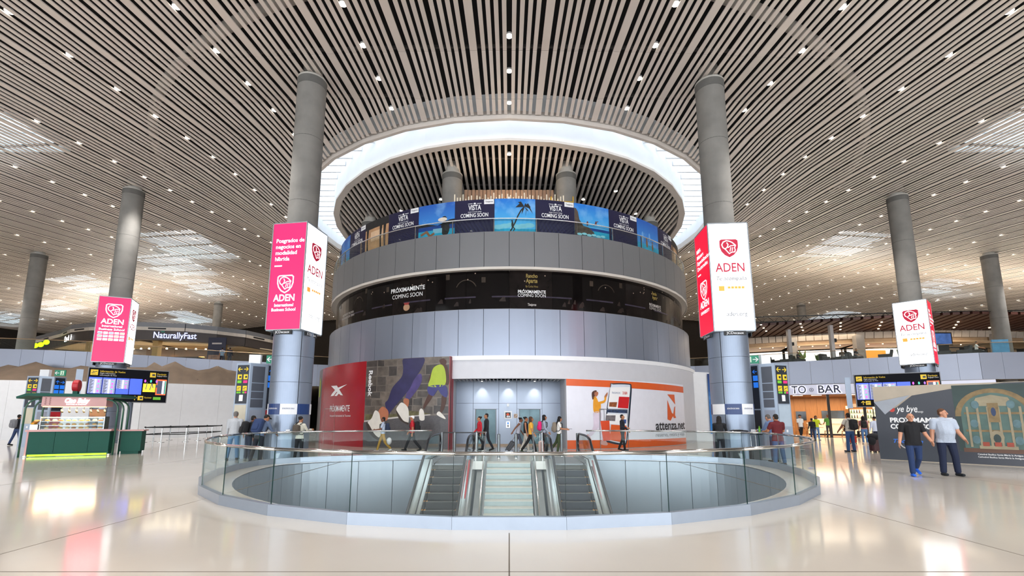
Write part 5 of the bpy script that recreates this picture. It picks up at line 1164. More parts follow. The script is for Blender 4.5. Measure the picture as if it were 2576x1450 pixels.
# ------------------------------------------------------------------ flight information boards
def flight_board(A_, B2, z0, z1, label, poles):
    t = empty('flight_board', (A_[0],A_[1],0)); tag(t, label, 'information board', 'flight information boards')
    Av, Bv = Vector((0,0,0)), Vector((B2[0]-A_[0], B2[1]-A_[1], 0)); d = Bv-Av; L = d.length; d.normalize(); rz = math.atan2(d.y,d.x); c = (Av+Bv)/2; h = z1-z0
    ob('case', MB().obox((c.x-d.y*.12, c.y+d.x*.12, (z0+z1)/2),(L/2+.04,.11,h/2+.04),rz), M_alud, t)
    P = Print(wallmap((0,0),(Bv.x,Bv.y),z0), t)
    P.rect('face', 0, L, 0, h, mat('board_black','#0c0e16',.5,var=0,spec=.08), .006)
    pict(P, .22, h-.24, .3, 'plane', .01); P.text('lettering','Información de Vuelos', .45, h-.17, .15, M_ysig, .012, align='LEFT', wid=1.05); P.text('lettering','Flight Information', .45, h-.28, .09, M_wt, .012, align='LEFT'); P.text('lettering','Informação de Voo', .45, h-.38, .09, M_wt, .012, align='LEFT')
    pict(P, L-.72, h-.24, .27, 'bag', .01); P.text('lettering','Equipaje', L-.53, h-.18, .14, M_ysig, .012, align='LEFT', wid=.42); P.text('lettering','Baggage Claim', L-.53, h-.29, .08, M_wt, .012, align='LEFT', wid=.46)
    arrow(P, L-1.42, .22, .22, PI/2, M_ysig); pict(P, L-1.17, .22, .24, 'bag', .01); P.text('lettering','Equipaje', L-1.0, .26, .12, M_ysig, .012, align='LEFT', wid=.32); P.rect('terminal_plate', L-.6, L-.25, .14, .3, M_gsig, .01)
    arrow(P, .3, .22, .22, PI/2, M_ysig); pict(P, .55, .22, .24, 'plane', .01)
    y0, y1 = .42, h-.5; sb = mat('screen_blue_lit','#2446d8',.3,var=0,emit=1.0,ecol='#2a50f0'); sg = mat('screen_grey','#9aa0bd',.3,var=.1,emit=.7,ecol='#8f96b8'); sw = mat('screen_white','#f0f2ff',.3,var=0,emit=1.); sm = mat('screen_magenta','#d040d0',.3,var=0,emit=.9); st_ = mat('screen_green','#3ac8a0',.3,var=0,emit=.7); sl_ = mat('screen_slate','#3c4260',.3,var=.1,emit=.2)
    w = (L*.66)/4
    for i in range(4):
        x0 = .04+i*w; x1 = x0+w-.03; s_ = P.rect('screen', x0, x1, y0, y1, sb, .01); q = P.p; P.p = s_
        if i < 3:
            yb = y0+.02 if i < 2 else y0+.34*(y1-y0)
            P.rect('table_area', x0+.01, x1-.01, yb, y1-.08, sg, .013); P.rect('time_column', x0+w*.42, x0+w*.54, yb, y1-.1, sw, .016)
            nrow = 13; 
            for r_ in range(nrow):
                yy = yb+(y1-.1-yb)*(r_+.5)/nrow; hh = (y1-.1-yb)/nrow*.3
                P.poly('table_row', [[(x0+w*.06,yy-hh),(x0+w*(.22+.12*((r_*7)%3)/2),yy-hh),(x0+w*(.22+.12*((r_*7)%3)/2),yy+hh),(x0+w*.06,yy+hh)],[(x0+w*.86,yy-hh),(x0+w*.92,yy-hh),(x0+w*.92,yy+hh),(x0+w*.86,yy+hh)]], sl_, .016)
                if (r_*5+i) % 3: P.rect('status_cell', x0+w*.64, x0+w*.76, yy-hh*1.4, yy+hh*1.4, sm if (r_+i) % 4 else st_, .016)
        P.p = q
    x0 = .04+4*w; ww = L*.17
    s_ = P.rect('notice_screen', x0+.03, x0+ww, y0+.16, y1-.25, mat('screen_yellow','#ffe014',.3,var=0,emit=1.), .01); P.p = s_
    P.poly('notice_drawing', stroke([(x0+.16,y0+.3),(x0+.2,y0+.72)],.035)+stroke([(x0+.34,y0+.28),(x0+.42,y0+.66),(x0+.48,y0+.4)],.04)+[disc(x0+.64,y0+.5,.05,.09,10)], sl_, .014); P.p = t
    for i, c_ in enumerate(('screen_magenta','screen_green','screen_mauve')): P.poly('info_dot', [disc(x0+.1+i*.26,y1-.1,.045,.085,12)], MATS.get(c_) or mat('screen_mauve','#9a5ad8',.3,var=0,emit=.8), .01)
    x0 += ww+.03; s_ = P.rect('baggage_screen', x0, L-.05, y0, y1+.02, mat('screen_orange','#ff5a1c',.3,var=0,emit=1.), .01); P.p = s_
    P.rect('table_area', x0+.05, L-.1, y0+.06, y1-.06, sl_, .013); P.rect('time_column', x0+.28, x0+.38, y0+.06, y1-.06, sw, .016); P.rect('status_column', x0+.46, L-.1, y0+.06, y1-.06, st_, .016); P.p = t
    for f in poles: q = Av+d*(L*f); ob('pole', MB().cyl((q.x-d.y*.12,q.y+d.x*.12,0),(q.x-d.y*.12,q.y+d.x*.12,z0),.12,n=16), M_col, t, smooth=True)
    ob('side_fin', MB().obox((Av.x-d.x*.35-d.y*.3, Av.y-d.y*.35+d.x*.3, (z0+z1)/2-.1),(.14,.08,h/2),rz), M_tot, t)
    return t
flight_board((-22.6,24.5),(-20.1,26.9),2.45,4.25,'flight information board with lit screens above the green kiosk',(.55,))
flight_board((21.7,28.7),(25.1,26.6),2.25,4.2,'flight information board with lit screens rising behind the blue hoarding',(.4,))

# ------------------------------------------------------------------ blue hoarding with church picture
HA, HB = Vector((14.35,18.1,0)), Vector((17.0,15.2,0)); hd = (HB-HA).normalized(); HBB = HA+hd*4.25; HL_ = (HBB-HA).length
HO = empty('blue_hoarding', (HA.x,HA.y,0)); tag(HO, 'dark blue shop hoarding with a church altar picture on the right', 'billboard')
hrz = math.atan2(hd.y, hd.x); hn = Vector((hd.y,-hd.x,0))
cc = hd*(HL_/2)-hn*.06
ob('board', MB().obox((cc.x,cc.y,1.4),(HL_/2,.06,1.4),hrz), mat('hoard_beige','#b3a898',.7,var=.05), HO)
M_hnavy = mat('hoard_navy','#191e2d',.35,var=.05)
PH = Print(wallmap((0,0),(hd.x*HL_,hd.y*HL_)), HO)
PH.poly('navy_sheet', [[(0,0.02),(HL_,0.02),(HL_,2.78),(3.55,2.78),(2.2,2.62),(1.15,2.42),(.68,2.0),(.28,1.75),(0,2.2)]], M_hnavy, .008)
PH.poly('peeled_flap', [[(0.0,2.2),(.3,1.72),(1.1,2.44),(.5,2.3)]], mat('flap_grey','#9aa0aa',.5,var=.05), .03)
HRE = empty('hoarding_return', (HBB.x,HBB.y,0)); tag(HRE, 'short return side of the blue hoarding at the right edge', 'billboard'); ob('board', MB().obox((.6,1.0,1.4),(1.15,.06,1.4),rad(58)), MATS['hoard_beige'], HRE)
M_ct = mat('church_teal','#4c6660',.5,var=.2,scale=2); M_cd = mat('church_dark','#2c3f3e',.5,var=.2,scale=2); M_cc = mat('church_cream','#93897000'[:7],.5,var=.15,scale=4); M_cg = mat('church_gold','#7d6844',.5,var=.2,scale=6); M_cb = mat('church_blue','#56737a',.5,var=.2,scale=5)
x0 = 2.25; xc = 3.2
PH.rect('church_wall', x0, HL_-.02, .45, 2.74, M_cd, .012)
PH.poly('church_arch', ringpoly(xc,1.65,.80,.95,18,0,180), M_cg, .018); PH.poly('church_apse', [disc(xc,1.65,.80,.80,18,0,180)], M_ct, .015); PH.rect('church_apse', xc-.8, xc+.8, .5, 1.65, M_ct, .015)
PH.poly('altar_top', [[(xc-.5,2.0),(xc+.5,2.0),(xc+.38,2.28),(xc,2.38),(xc-.38,2.28)]], M_cc, .02)
for z in (1.72,1.12): PH.rect('altar_cornice', xc-.72, xc+.72, z, z+.07, M_cg, .024)
for i in range(6): PH.rect('altar_column', xc-.66+.25*i, xc-.60+.25*i, .6, 1.98, M_cc, .026)
for (a, b) in ((-.5,1.4),(.5,1.4),(-.5,.85),(.5,.85),(-.42,2.05),(.42,2.05)): PH.poly('altar_panel', [disc(xc+a,b,.1,.14,12)], M_cb, .028)
PH.rect('altar_niche', xc-.13, xc+.13, 1.45, 2.1, M_cg, .028); PH.poly('statue', [disc(xc,1.8,.06,.15,10)], mat('church_statue','#23365a',.5), .032); PH.poly('tabernacle', [disc(xc,.95,.17,.22,14)], M_cc, .03); PH.poly('tabernacle_door', [disc(xc,.9,.09,.15,12)], M_cd, .034)
PH.rect('altar_table', xc-.45, xc+.45, .55, .66, M_cc, .034)
for i in range(3): PH.rect('altar_flowers', xc-.36+.28*i, xc-.2+.28*i, .64, .78, mat('church_red','#94402e',.5,var=.2), .036)
PH.rect('church_floor', x0+.1, HL_-.02, .42, .56, mat('church_brown','#5f4234',.5), .022)
PH.text('lettering','Catedral Basílica Santa María la Antigua', xc, .36, .075, M_wt, .02, wid=1.05, bold=.01); PH.text('lettering','Cathedral Basilica Santa María la Antigua', xc, .27, .075, M_wt, .02, wid=1.05, bold=.01)
PH.text('lettering','ye bye', .95, 1.92, .34, M_wt, .02, slant=.3, wid=.62, bold=.01); PH.text('lettering','shop', 1.3, 1.82, .12, M_wt, .02); PH.poly('red_dot', [disc(.52,1.9,.09,.09,12)], mat('dot_red','#c03a30',.5), .018)
PH.text('lettering','PROXIMAMENTE', .42, 1.5, .24, M_wt, .02, align='LEFT', wid=1.75, bold=.04); PH.text('lettering','COMING SOON', .42, 1.26, .24, M_wt, .02, align='LEFT', wid=1.5, bold=.04)
PH.text('lettering','Tocumen', .85, .72, .2, mat('hoard_blue','#2467c8',.5,var=0), .022, slant=.35, wid=.85, bold=.03); PH.poly('swirl', ringpoly(.86,.68,.2,.24,18,150,400), M_wt2, .018)
t = empty('sky_print_panel', (13.35,30.6,0)); tag(t, 'tall white partition with a blue sky print beside the drum', 'panel'); ob('board', MB().obox((-.25,.3,2.3),(1.0,.06,2.3),rad(25)), M_white, t)
Print(wallmap((.05,.3),(.75,.62)), t).rect('sky_print', 0, .75, .5, 4.5, skym('panel_sky','#2f86d8','#12306e',1,4.5), .02)

def glow_light(nm, loc, sx, sy, e, col=(1,.84,.64)):
    l = bpy.data.lights.new(nm,'AREA'); l.energy = e; l.shape = 'RECTANGLE'; l.size = sx; l.size_y = sy; l.color = col; o = bpy.data.objects.new(nm, l); COL.objects.link(o); o.location = loc; return o
glow_light('pavilion_lamps', (-37.5,48.4,9.25), 12, 2, 420).parent = None
glow_light('pavilion_lamps', (-47,51.5,9.25), 7, 2, 260)
glow_light('lounge_lamps', (33,49.5,10.6), 10, 3, 420); glow_light('lounge_lamps', (44,46,10.6), 10, 3, 380)

# unseen upward fill lights added above the shop roofs, warming the far ceiling
for nm_, loc_, sx_, sy_ in (('far_ceiling_fill',(-44,56,11.5),16,5),('far_ceiling_fill',(-56,62,11.5),10,5),('far_ceiling_fill',(34,49,11.4),14,4),('far_ceiling_fill',(50,46.5,11.4),14,4)):
    o = glow_light(nm_, loc_, sx_, sy_, 1500, (1,.85,.68)); o.rotation_euler = (PI,0,0)
# ------------------------------------------------------------------ green pastry kiosk
M_kg = mat('kiosk_green','#104c40',.6,var=.04,spec=.3); M_kp = mat('kiosk_pink','#c99a98',.5,var=.03); M_kgt = mat('kiosk_tube_green','#1c4f40',.35,var=0)
K = empty('pastry_kiosk', (-19.75,18.95,0), rad(24)); tag(K, 'dark green pastry kiosk with pink sign and lit display case', 'kiosk')
KL, KD = 2.85, 1.7
for i, (a, b) in enumerate(((.12,.95),(.95,2.05),(2.05,2.75))): ob('counter_panel', MB().box(a+.006,b-.006,0,.04,.16,1.02), M_kg, K)
ob('counter_body', MB().box(.12,2.75,.04,.7,.05,1.02), M_kg, K); ob('side_panel', MB().box(.05,.11,.02,1.5,.05,1.02), M_kp, K)
ob('counter_top', MB().box(.02,2.8,-.06,.78,1.02,1.1), M_kp, K)
ob('floor_glow', MB().box(.15,2.7,.02,.05,.02,.10), mat('kiosk_glow','#9adf20',.5,var=0,emit=1.6,ecol='#8fc81e'), K)
case = ob('display_case', MB().box(.42,2.5,.02,.03,1.1,1.62).box(.42,2.5,.5,.51,1.1,1.62).box(.42,2.5,.02,.5,1.62,1.635), M_glass, K)
for z in (1.13,1.28,1.45): ob('case_shelf', MB().box(.42,2.5,.05,.48,z-.015,z), M_steel, case)
for x in (.41,2.49): ob('case_post', MB().box(x,x+.02,.0,.52,1.1,1.64), M_steel, case)
ob('case_lamp', MB().box(.45,2.47,.2,.26,1.60,1.617), mat('case_glow','#ffdca0',.5,var=0,emit=14.,ecol='#ffcf86'), case)
for sx, xx in ((-1,.0),(1,2.85)):
    for j, y in enumerate((-.05,.65,1.35)):
        pts = [(xx+sx*.08,y,0),(xx+sx*.08,y,1.95)]+[(xx+sx*(.08-.42*(1-cos(a))),y,1.95+.42*sin(a)) for a in (rad(20),rad(40),rad(60),rad(80),rad(90))]
        ob('arch_tube', MB().tube(pts,.035,10), M_kgt, K, smooth=True)
ob('roof_slab', MB().add([(.0,-.25,2.48),(3.05,-.25,2.46),(3.05,1.75,2.46),(.0,1.75,2.48),(.0,-.25,2.6),(3.05,-.25,2.58),(3.05,1.75,2.58),(.0,1.75,2.6)],[(0,3,2,1),(4,5,6,7),(0,1,5,4),(1,2,6,5),(2,3,7,6),(3,0,4,7)]), M_kg, K)
ob('roof_lip', MB().add([(-.32,-.25,2.36),(.0,-.25,2.48),(.0,1.75,2.48),(-.32,1.75,2.36),(-.34,-.25,2.44),(.0,-.25,2.6),(.0,1.75,2.6),(-.34,1.75,2.44)],[(0,3,2,1),(4,5,6,7),(0,1,5,4),(1,2,6,5),(2,3,7,6),(3,0,4,7)]), M_kg, K)
ob('sign_box', MB().box(.38,2.5,-.02,.75,2.06,2.47), M_kp, K)
ob('sign_underlight', MB().box(.42,2.46,-.0,.2,2.03,2.06), mat('warm_strip','#ffd08a',.5,var=0,emit=5.,ecol='#ffbf66'), K)
PK = Print(planar(Matrix.Translation((0,-.025,0)) @ Matrix.Rotation(PI/2,4,'X')), K)
PK.text('lettering','Ciao Baby', 1.5, 2.3, .26, mat('kiosk_lit','#ffffff',.4,var=0,emit=2.5,ecol='#fff2fa'), .012, slant=.25, wid=.82, bold=.045); PK.text('lettering','COFFEE & PASTRY', 1.5, 2.15, .06, MATS['kiosk_lit'], .012, wid=.66, bold=.02)
PK.poly('menu_text', [[(.48+.14*j,2.14+.08*i),(.53+.14*j,2.14+.08*i),(.53+.14*j,2.18+.08*i),(.48+.14*j,2.18+.08*i)] for i in range(4) for j in range(2)], mat('menu_brown','#7a4a48',.5), .008)
ob('sign_neck', MB().box(1.24,1.4,.2,.4,2.58,2.72), M_kg, K)
ov = MB().lathe([(.01,-.1),(.24,-.1),(.26,-.07),(.26,.07),(.24,.1),(.01,.1)], 24); ov.v = [(1.32+v[2], .3+v[0]*.85, 2.95+v[1]*1.0) for v in ov.v]
ob('round_sign', ov, mat('kiosk_red','#b01e2a',.4), K); fc = MB().lathe([(.01,0),(.21,0),(.21,.01),(.01,.01)], 24); fc.v = [(1.32-.105-v[2], .3+v[0]*.85, 2.95+v[1]) for v in fc.v]; ob('round_sign_face', fc, mat('round_face','#f2c8d2',.4,var=0,emit=.6), K)
for i in range(7):
    x = .95+.24*i; ob('track_spot', MB().cyl((x,.3,2.03),(x,.3,1.93),.012,n=6).cyl((x-.03,.32,1.92),(x+.04,.22,1.82),.035,.04,n=8), M_blk, K)
for i, x in enumerate((.45,2.4)): ob('foot_lamp', MB().lathe([(.03,0),(.03,.03)], 8, (.08 if i == 0 else 2.78,-.02,.02)), mat('foot_glow','#ffe2a0',.5,var=0,emit=8.), K)
l = bpy.data.lights.new('kiosk_beam','AREA'); l.energy = 70; l.shape = 'RECTANGLE'; l.size = 2.0; l.size_y = .2; l.color = (1,.75,.42); lo = bpy.data.objects.new('kiosk_beam', l); COL.objects.link(lo); lo.parent = K; lo.location = (1.45,.35,1.98)
M_bun = [mat('pastry_gold','#d89a2e',.5,var=.25,scale=9), mat('pastry_brown','#b06a24',.5,var=.3,scale=9), mat('pastry_pale','#e6c078',.5,var=.2,scale=9)]
bun = [MB().ell((0,0,.035),(.085,.05,.045),12,8).mesh('pastry', m_, True) for m_ in M_bun]
Rk = Matrix.Translation(K.location) @ Matrix.Rotation(rad(24),4,'Z'); nm = ['top','middle','bottom']
for r_, z in enumerate((1.45,1.28,1.13)):
    for i in range(9):
        o = ob('pastry', bun[(i*2+r_) % 3], None, None, tuple(Rk @ Vector((.56+.22*i,.2+.06*(i%2),z))), rad(24+17*(i%3)-15)); tag(o, 'golden pastry on the %s shelf of the kiosk display case' % nm[r_], 'pastry', 'pastries on the %s kiosk shelf' % nm[r_])
for i in range(7):
    o = ob('pastry', bun[i%3], None, None, tuple(Rk @ Vector((.16+.05*(i%3),.1+.1*(i//3),1.32+.055*(i%3)))), .3*i); tag(o, 'golden bun piled at the left end of the kiosk counter', 'pastry', 'bun pile on the kiosk counter')
tag(ob('bun_tray', MB().box(.1,.34,.05,.45,1.1,1.31), M_steel, None), 'small steel tray stand holding buns at the left end of the kiosk', 'tray'); bpy.data.objects['bun_tray'].matrix_world = Rk
t = empty('card_terminal'); t.matrix_world = Rk @ Matrix.Translation((2.05,.6,1.1)); tag(t, 'dark till screen behind the kiosk display case', 'till'); ob('stand', MB().box(-.04,.04,-.03,.03,0,.5), M_blk, t); ob('screen', MB().obox((0,0,.7),(.28,.02,.16),0,0,.2), mat('till_screen','#3a2a26',.3,emit=.2), t)
t = empty('side_counter'); t.matrix_world = Rk @ Matrix.Translation((3.0,.45,0)); tag(t, 'low green side counter with pink top at the right of the kiosk', 'counter')
ob('body', MB().box(0.02,.75,0,.62,.12,1.0), M_kg, t); ob('top', MB().box(-.1,.82,-.05,.68,1.0,1.05), M_kp, t); ob('plinth', MB().box(.05,.68,.05,.55,0,.12), M_kg, t); ob('open_side', MB().box(-.01,.02,.04,.58,.2,.98), M_blk, t)
# ---- queue barrier posts and belts
qp = [(-23.3,29.7),(-23.7,31.0),(-22.2,29.7),(-23.8,32.6),(-21.2,30.5),(-23.5,34.0),(-21.4,32.0),(-22.8,35.0),(-21.5,33.6),(-22.2,35.8)]
qn = ['nearest the kiosk','second on the far line','second on the near line','third on the far line','third on the near line','fourth on the far line','fourth on the near line','fifth on the far line','fifth on the near line','last, by the totem']
for i, (x, y) in enumerate(qp):
    t = empty('queue_post', (x,y,0)); tag(t, 'slim steel queue barrier post before the white hoarding, '+qn[i], 'barrier post', 'queue barrier posts')
    ob('foot', MB().lathe([(.19,0),(.19,.015),(.05,.03)], 20), M_steel, t); ob('post', MB().cyl((0,0,.02),(0,0,.98),.032,n=10), M_steel, t); ob('head', MB().cyl((0,0,.9),(0,0,1.0),.042,n=10), M_blk, t)
near = [0,2,4,6,8,9]; far_ = [0,1,3,5,7,9]
for nm_, ch in (('near',near),('far',far_)):
    for a, b in zip(ch[:-1], ch[1:]):
        for z, w_ in ((.94,'upper'),(.5,'lower')):
            p, q = Vector(qp[a]+(z,)), Vector(qp[b]+(z,)); d = (q-p).normalized(); c = (p+q)/2
            tag(ob('queue_belt', MB().obox(c,((q-p).length/2-.03,.004,.03),math.atan2(d.y,d.x)), M_blk), '%s black belt on the %s queue line, from the post %s' % (w_, nm_, qn[a]), 'barrier belt', 'queue belts')
# ------------------------------------------------------------------ bar on the right
BA, BB = Vector((22.3,38.0,0)), Vector((30.8,32.9,0)); bd = (BB-BA).normalized(); bn = Vector((-bd.y,bd.x,0)); BLn = (BB-BA).length; brz = math.atan2(bd.y,bd.x)
BARM = Matrix.Translation(BA) @ Matrix.Rotation(brz,4,'Z')      # x along the front, y into the shop
BAR = empty('bar_shop'); BAR.matrix_world = BARM; tag(BAR, 'open bar with wooden back wall and lit sign on the right', 'shop')
ob('sign_band', MB().box(-3.5,BLn+3,-.05,.3,3.38,4.15), mat('bar_sign_white','#c9ccda',.5,var=0,emit=.25,ecol='#d0d2f0'), BAR)
PBA = Print(planar(Matrix.Translation((0,-.06,0)) @ Matrix.Rotation(PI/2,4,'X')), BAR)
M_ltr = mat('bar_letter','#1b1f3a',.4,var=0); M_halo = mat('letter_halo','#ffffff',.5,var=0,emit=1.6,ecol='#e6e4ff')
for st_, x, w in (('TO',1.45,1.0),('BAR',3.46,1.5)):
    PBA.text('letter_halo', st_, x, 3.75, .86, M_halo, .012, wid=w*1.06, bold=.05); PBA.text('lettering', st_, x, 3.75, .86, M_ltr, .03, wid=w, bold=.02)
PBA.poly('ampersand_ring', ringpoly(2.3,3.75,.12,.15,18), M_ltr, .03); PBA.text('lettering','&',2.3,3.75,.22,M_ltr,.03)
ob('shop_ceiling', MB().box(-3.5,BLn+3,.3,7.5,3.36,3.42), wood_mat('bar_ceiling','#6a3f22','#8a5a34'), BAR); ob('shop_roof', MB().box(-3.5,BLn+3,-.05,9,4.15,4.2), M_alud, BAR)
for i, x in enumerate((1.0,2.3,4.6,6.4)): ob('strip_lamp', MB().box(x,x+(1.2 if i > 1 else .7),.9,1.05,3.33,3.36), mat('strip_glow','#ffeccf',.5,var=0,emit=6.,ecol='#ffe6c0'), BAR)
M_bwood = wood_mat('bar_wood','#8a5a2c','#b07a42',1.2)
for i in range(16): ob('wood_panel', MB().box(-3.4+i*.9,-3.4+i*.9+.89,6.95,7.0,0,3.36), M_bwood, BAR)
for x in (3.35,5.6,-.6,8.6): ob('post', MB().box(x-.09,x+.09,.2,.38,0,3.36), mat('bar_post','#26201d',.5), BAR)
ob('shop_floor', MB().box(-3.4,BLn+3,.2,7,.0,.012), wood_mat('bar_floor','#7a5a3c','#9a7650'), BAR)
ob('menu_screen', MB().box(1.2,2.0,6.88,6.94,1.3,2.1), M_blkgl, BAR); ob('mirror_panel', MB().box(3.2,4.9,6.88,6.94,1.2,2.15), mat('mirror_grey','#9aa4ac',.1,.9), BAR); ob('sign_plate', MB().box(5.2,6.4,6.85,6.9,2.45,2.75), mat('plate_cream','#b8a08a',.6), BAR); ob('tv', MB().box(7.3,8.6,6.8,6.86,2.35,3.1), mat('tv_purple','#4a2ad8',.4,var=.5,scale=2,emit=.9,ecol='#5a3af0'), BAR)
M_shelfb = mat('shelf_backlight','#f2ecc8',.5,var=0,emit=1.1,ecol='#eee6b8')
SH = empty('bottle_shelves'); SH.matrix_world = BARM @ Matrix.Translation((0,6.5,0)); tag(SH, 'lit bottle shelves on the wooden back wall of the bar', 'shelf')
ob('backlight', MB().box(5.3,10.5,.3,.34,.95,2.25), M_shelfb, SH)
for z in (1.05,1.5,1.95): ob('shelf_board', MB().box(5.2,10.5,.02,.3,z-.03,z), M_blk, SH)
for x in (5.2,6.9,8.6,10.4): ob('upright', MB().box(x,x+.05,.02,.3,.9,3.3), M_blk, SH)
for i, x in enumerate((5.0,6.9,8.8)): ob('wall_lamp', MB().box(x,x+.16,-.05,.1,2.3,2.55), mat('lamp_amber','#ffd090',.5,var=0,emit=5.,ecol='#ffc070'), SH)
bc = ['#6a3a1a','#2f4a22','#8a6a2a','#c9c2a8','#402818','#5a7a3a','#a04a2a']
bms = [MB().lathe([(.045,0),(.045,.19),(.016,.25),(.016,.31)], 8).mesh('bottle', mat('bottle_'+c, c, .2, var=0)) for c in bc]
for z, nm_ in ((1.05,'bottom'),(1.5,'middle'),(1.95,'top')):
    for i in range(26):
        if z > 1.9 and i > 9: continue
        o = ob('bottle', bms[(i*3+int(z*10)) % 7], None, None, tuple(BARM @ Vector((5.4+.19*i,6.66,z)))); tag(o, 'small bottle on the %s lit bar shelf' % nm_, 'bottle', 'bottles on the %s bar shelf' % nm_)
t = empty('bar_counter'); t.matrix_world = BARM @ Matrix.Translation((0,4.9,0)); tag(t, 'long lit bar counter in front of the bottle shelves', 'counter')
ob('front', MB().box(2.0,10.8,0,.5,0,1.02), mat('counter_lit','#e8d4b4',.5,var=.04,emit=.55,ecol='#f0d8b0'), t); ob('top', MB().box(1.9,10.9,-.12,.55,1.02,1.08), mat('counter_top_w','#e6dccb',.3), t); ob('plinth', MB().box(2,10.8,-.02,.02,0,.15), M_blk, t); ob('pastry_case', MB().box(2.4,4.8,.05,.45,1.08,1.45), mat('case_pale','#d8c4b0',.3,emit=.3), t)
M_wchair = wood_mat('chair_wood','#8a5f38','#a87a4a')
def cafe_chair(x, y, rz, lab):
    t = empty('cafe_chair'); t.matrix_world = BARM @ Matrix.Translation((x,y,.012)) @ Matrix.Rotation(rz,4,'Z'); tag(t, lab, 'chair', 'wooden bar chairs')
    ob('seat', MB().box(-.22,.22,-.22,.22,.43,.47), M_wchair, t); ob('backrest', MB().tube([(-.22,-.05,.74),(-.2,.2,.76),(0,.26,.77),(.2,.2,.76),(.22,-.05,.74)],.025,6), M_wchair, t)
    for sx in (-1,1):
        for sy in (-1,1): ob('leg', MB().cyl((sx*.23,sy*.23,0),(sx*.19,sy*.19,.45),.016,n=6), M_wchair, t)
        ob('arm_post', MB().cyl((sx*.2,.1,.46),(sx*.21,.18,.76),.014,n=6), M_wchair, t)
def cafe_table(x, y, lab):
    t = empty('cafe_table'); t.matrix_world = BARM @ Matrix.Translation((x,y,.012)); tag(t, lab, 'table', 'round bar tables'); ob('top', MB().lathe([(.35,.72),(.36,.74),(.35,.75)], 20), M_wchair, t); ob('stem', MB().cyl((0,0,.02),(0,0,.72),.03), M_blk, t); ob('foot', MB().lathe([(.22,0),(.22,.02)], 16), M_blk, t)
cn = 0
for i, (x, y) in enumerate(((.6,2.2),(2.6,1.7),(5.0,1.9),(7.3,2.4))):
    cafe_table(x, y, ['first','second','third','fourth'][i]+' round wooden bar table from the left')
    for k, (dx_, dy_, r) in enumerate(((-.62,0,PI/2),(.62,0,-PI/2))): cafe_chair(x+dx_, y+dy_, r, ['left','right'][k]+' wooden chair at the '+['first','second','third','fourth'][i]+' bar table')
l = bpy.data.lights.new('bar_glow','AREA'); l.energy = 900; l.shape = 'RECTANGLE'; l.size = 10; l.size_y = 5; l.color = (1,.78,.55); lo = bpy.data.objects.new('bar_glow', l); COL.objects.link(lo); lo.matrix_world = BARM @ Matrix.Translation((4.5,3.6,3.3))

l = bpy.data.lights.new('case_lamp_beam','AREA'); l.energy = 45; l.shape = 'RECTANGLE'; l.size = 1.9; l.size_y = .1; l.color = (1,.72,.36); lo = bpy.data.objects.new('case_lamp_beam', l); COL.objects.link(lo); lo.parent = K; lo.location = (1.45,.22,1.59)
# ------------------------------------------------------------------ people
import numpy as np
V = Vector
class Body:
    def __init__(s): s.pr = []
    def cone(s, p0, p1, r0, r1, reg, d0=None, d1=None, lat=None):
        p0, p1 = V(p0), V(p1)
        s.pr.append((p0, p1, r0, r1, d0 if d0 else r0, d1 if d1 else r1, reg, V(lat) if lat is not None else V((1,0,0))))
    def mesh(s):
        mb = MB()
        for p0, p1, r0, r1, d0, d1, reg, lat in s.pr:
            ax = p1-p0; L = ax.length; w = ax.normalized() if L > 1e-6 else V((0,0,1))
            u = lat-w*lat.dot(w); u = u.normalized() if u.length > 1e-4 else w.orthogonal().normalized(); v = w.cross(u)
            n = 12; rings = []
            for k in (80,50,20): t = rad(k); rings.append((p0-w*min(r0,d0)*sin(t), r0*cos(t), d0*cos(t)))
            rings.append((p0, r0, d0)); rings.append((p1, r1, d1))
            for k in (20,50,80): t = rad(k); rings.append((p1+w*min(r1,d1)*sin(t), r1*cos(t), d1*cos(t)))
            vs = [c+u*(a*cos(2*PI*i/n))+v*(b*sin(2*PI*i/n)) for c, a, b in rings for i in range(n)]; m = len(rings)
            fs = [(j*n+i, j*n+(i+1)%n, (j+1)*n+(i+1)%n, (j+1)*n+i) for j in range(m-1) for i in range(n)]
            fs += [tuple(range(n-1,-1,-1)), tuple(range((m-1)*n, m*n))]
            mb.add(vs, fs)
        return mb
    def classify(s, pts, order, pid=None):
        best = np.full(len(pts), 1e9); out = np.zeros(len(pts), int)
        for ip, (p0, p1, r0, r1, d0, d1, reg, lat) in enumerate(s.pr):
            a = np.array(p0); ax = np.array(p1)-a; L = np.linalg.norm(ax); w = ax/L if L > 1e-6 else np.array((0,0,1.))
            u = np.array(lat)-w*np.dot(np.array(lat), w); nu = np.linalg.norm(u); u = u/nu if nu > 1e-4 else np.array(V(w).orthogonal().normalized()); v = np.cross(w, u)
            q = pts-a; t = q@w; tc = np.clip(t, 0, L); f = tc/L if L > 1e-6 else 0*tc
            rr = r0+(r1-r0)*f; dd = d0+(d1-d0)*f; mr = np.minimum(rr, dd)
            e = np.sqrt((q@u/rr)**2+(q@v/dd)**2+((t-tc)/mr)**2); dist = (e-1)*mr
            k = dist < best; best[k] = dist[k]; out[k] = order.index(reg)
            if pid is not None: pid[k] = ip
        return out
SKIN = {'a': mat('skin_light','#c08a6e',.55,var=.05), 'b': mat('skin_tan','#a8704f',.55,var=.05), 'c': mat('skin_brown','#7a4c36',.55,var=.05)}
def cloth(c): return mat('cloth_'+c.strip('#'), c, .85, var=.06, scale=30, bump=.1)
M_eye = mat('eye_dark','#1c1512',.3,var=0); M_lip = mat('lip','#8a4a42',.5,var=0)
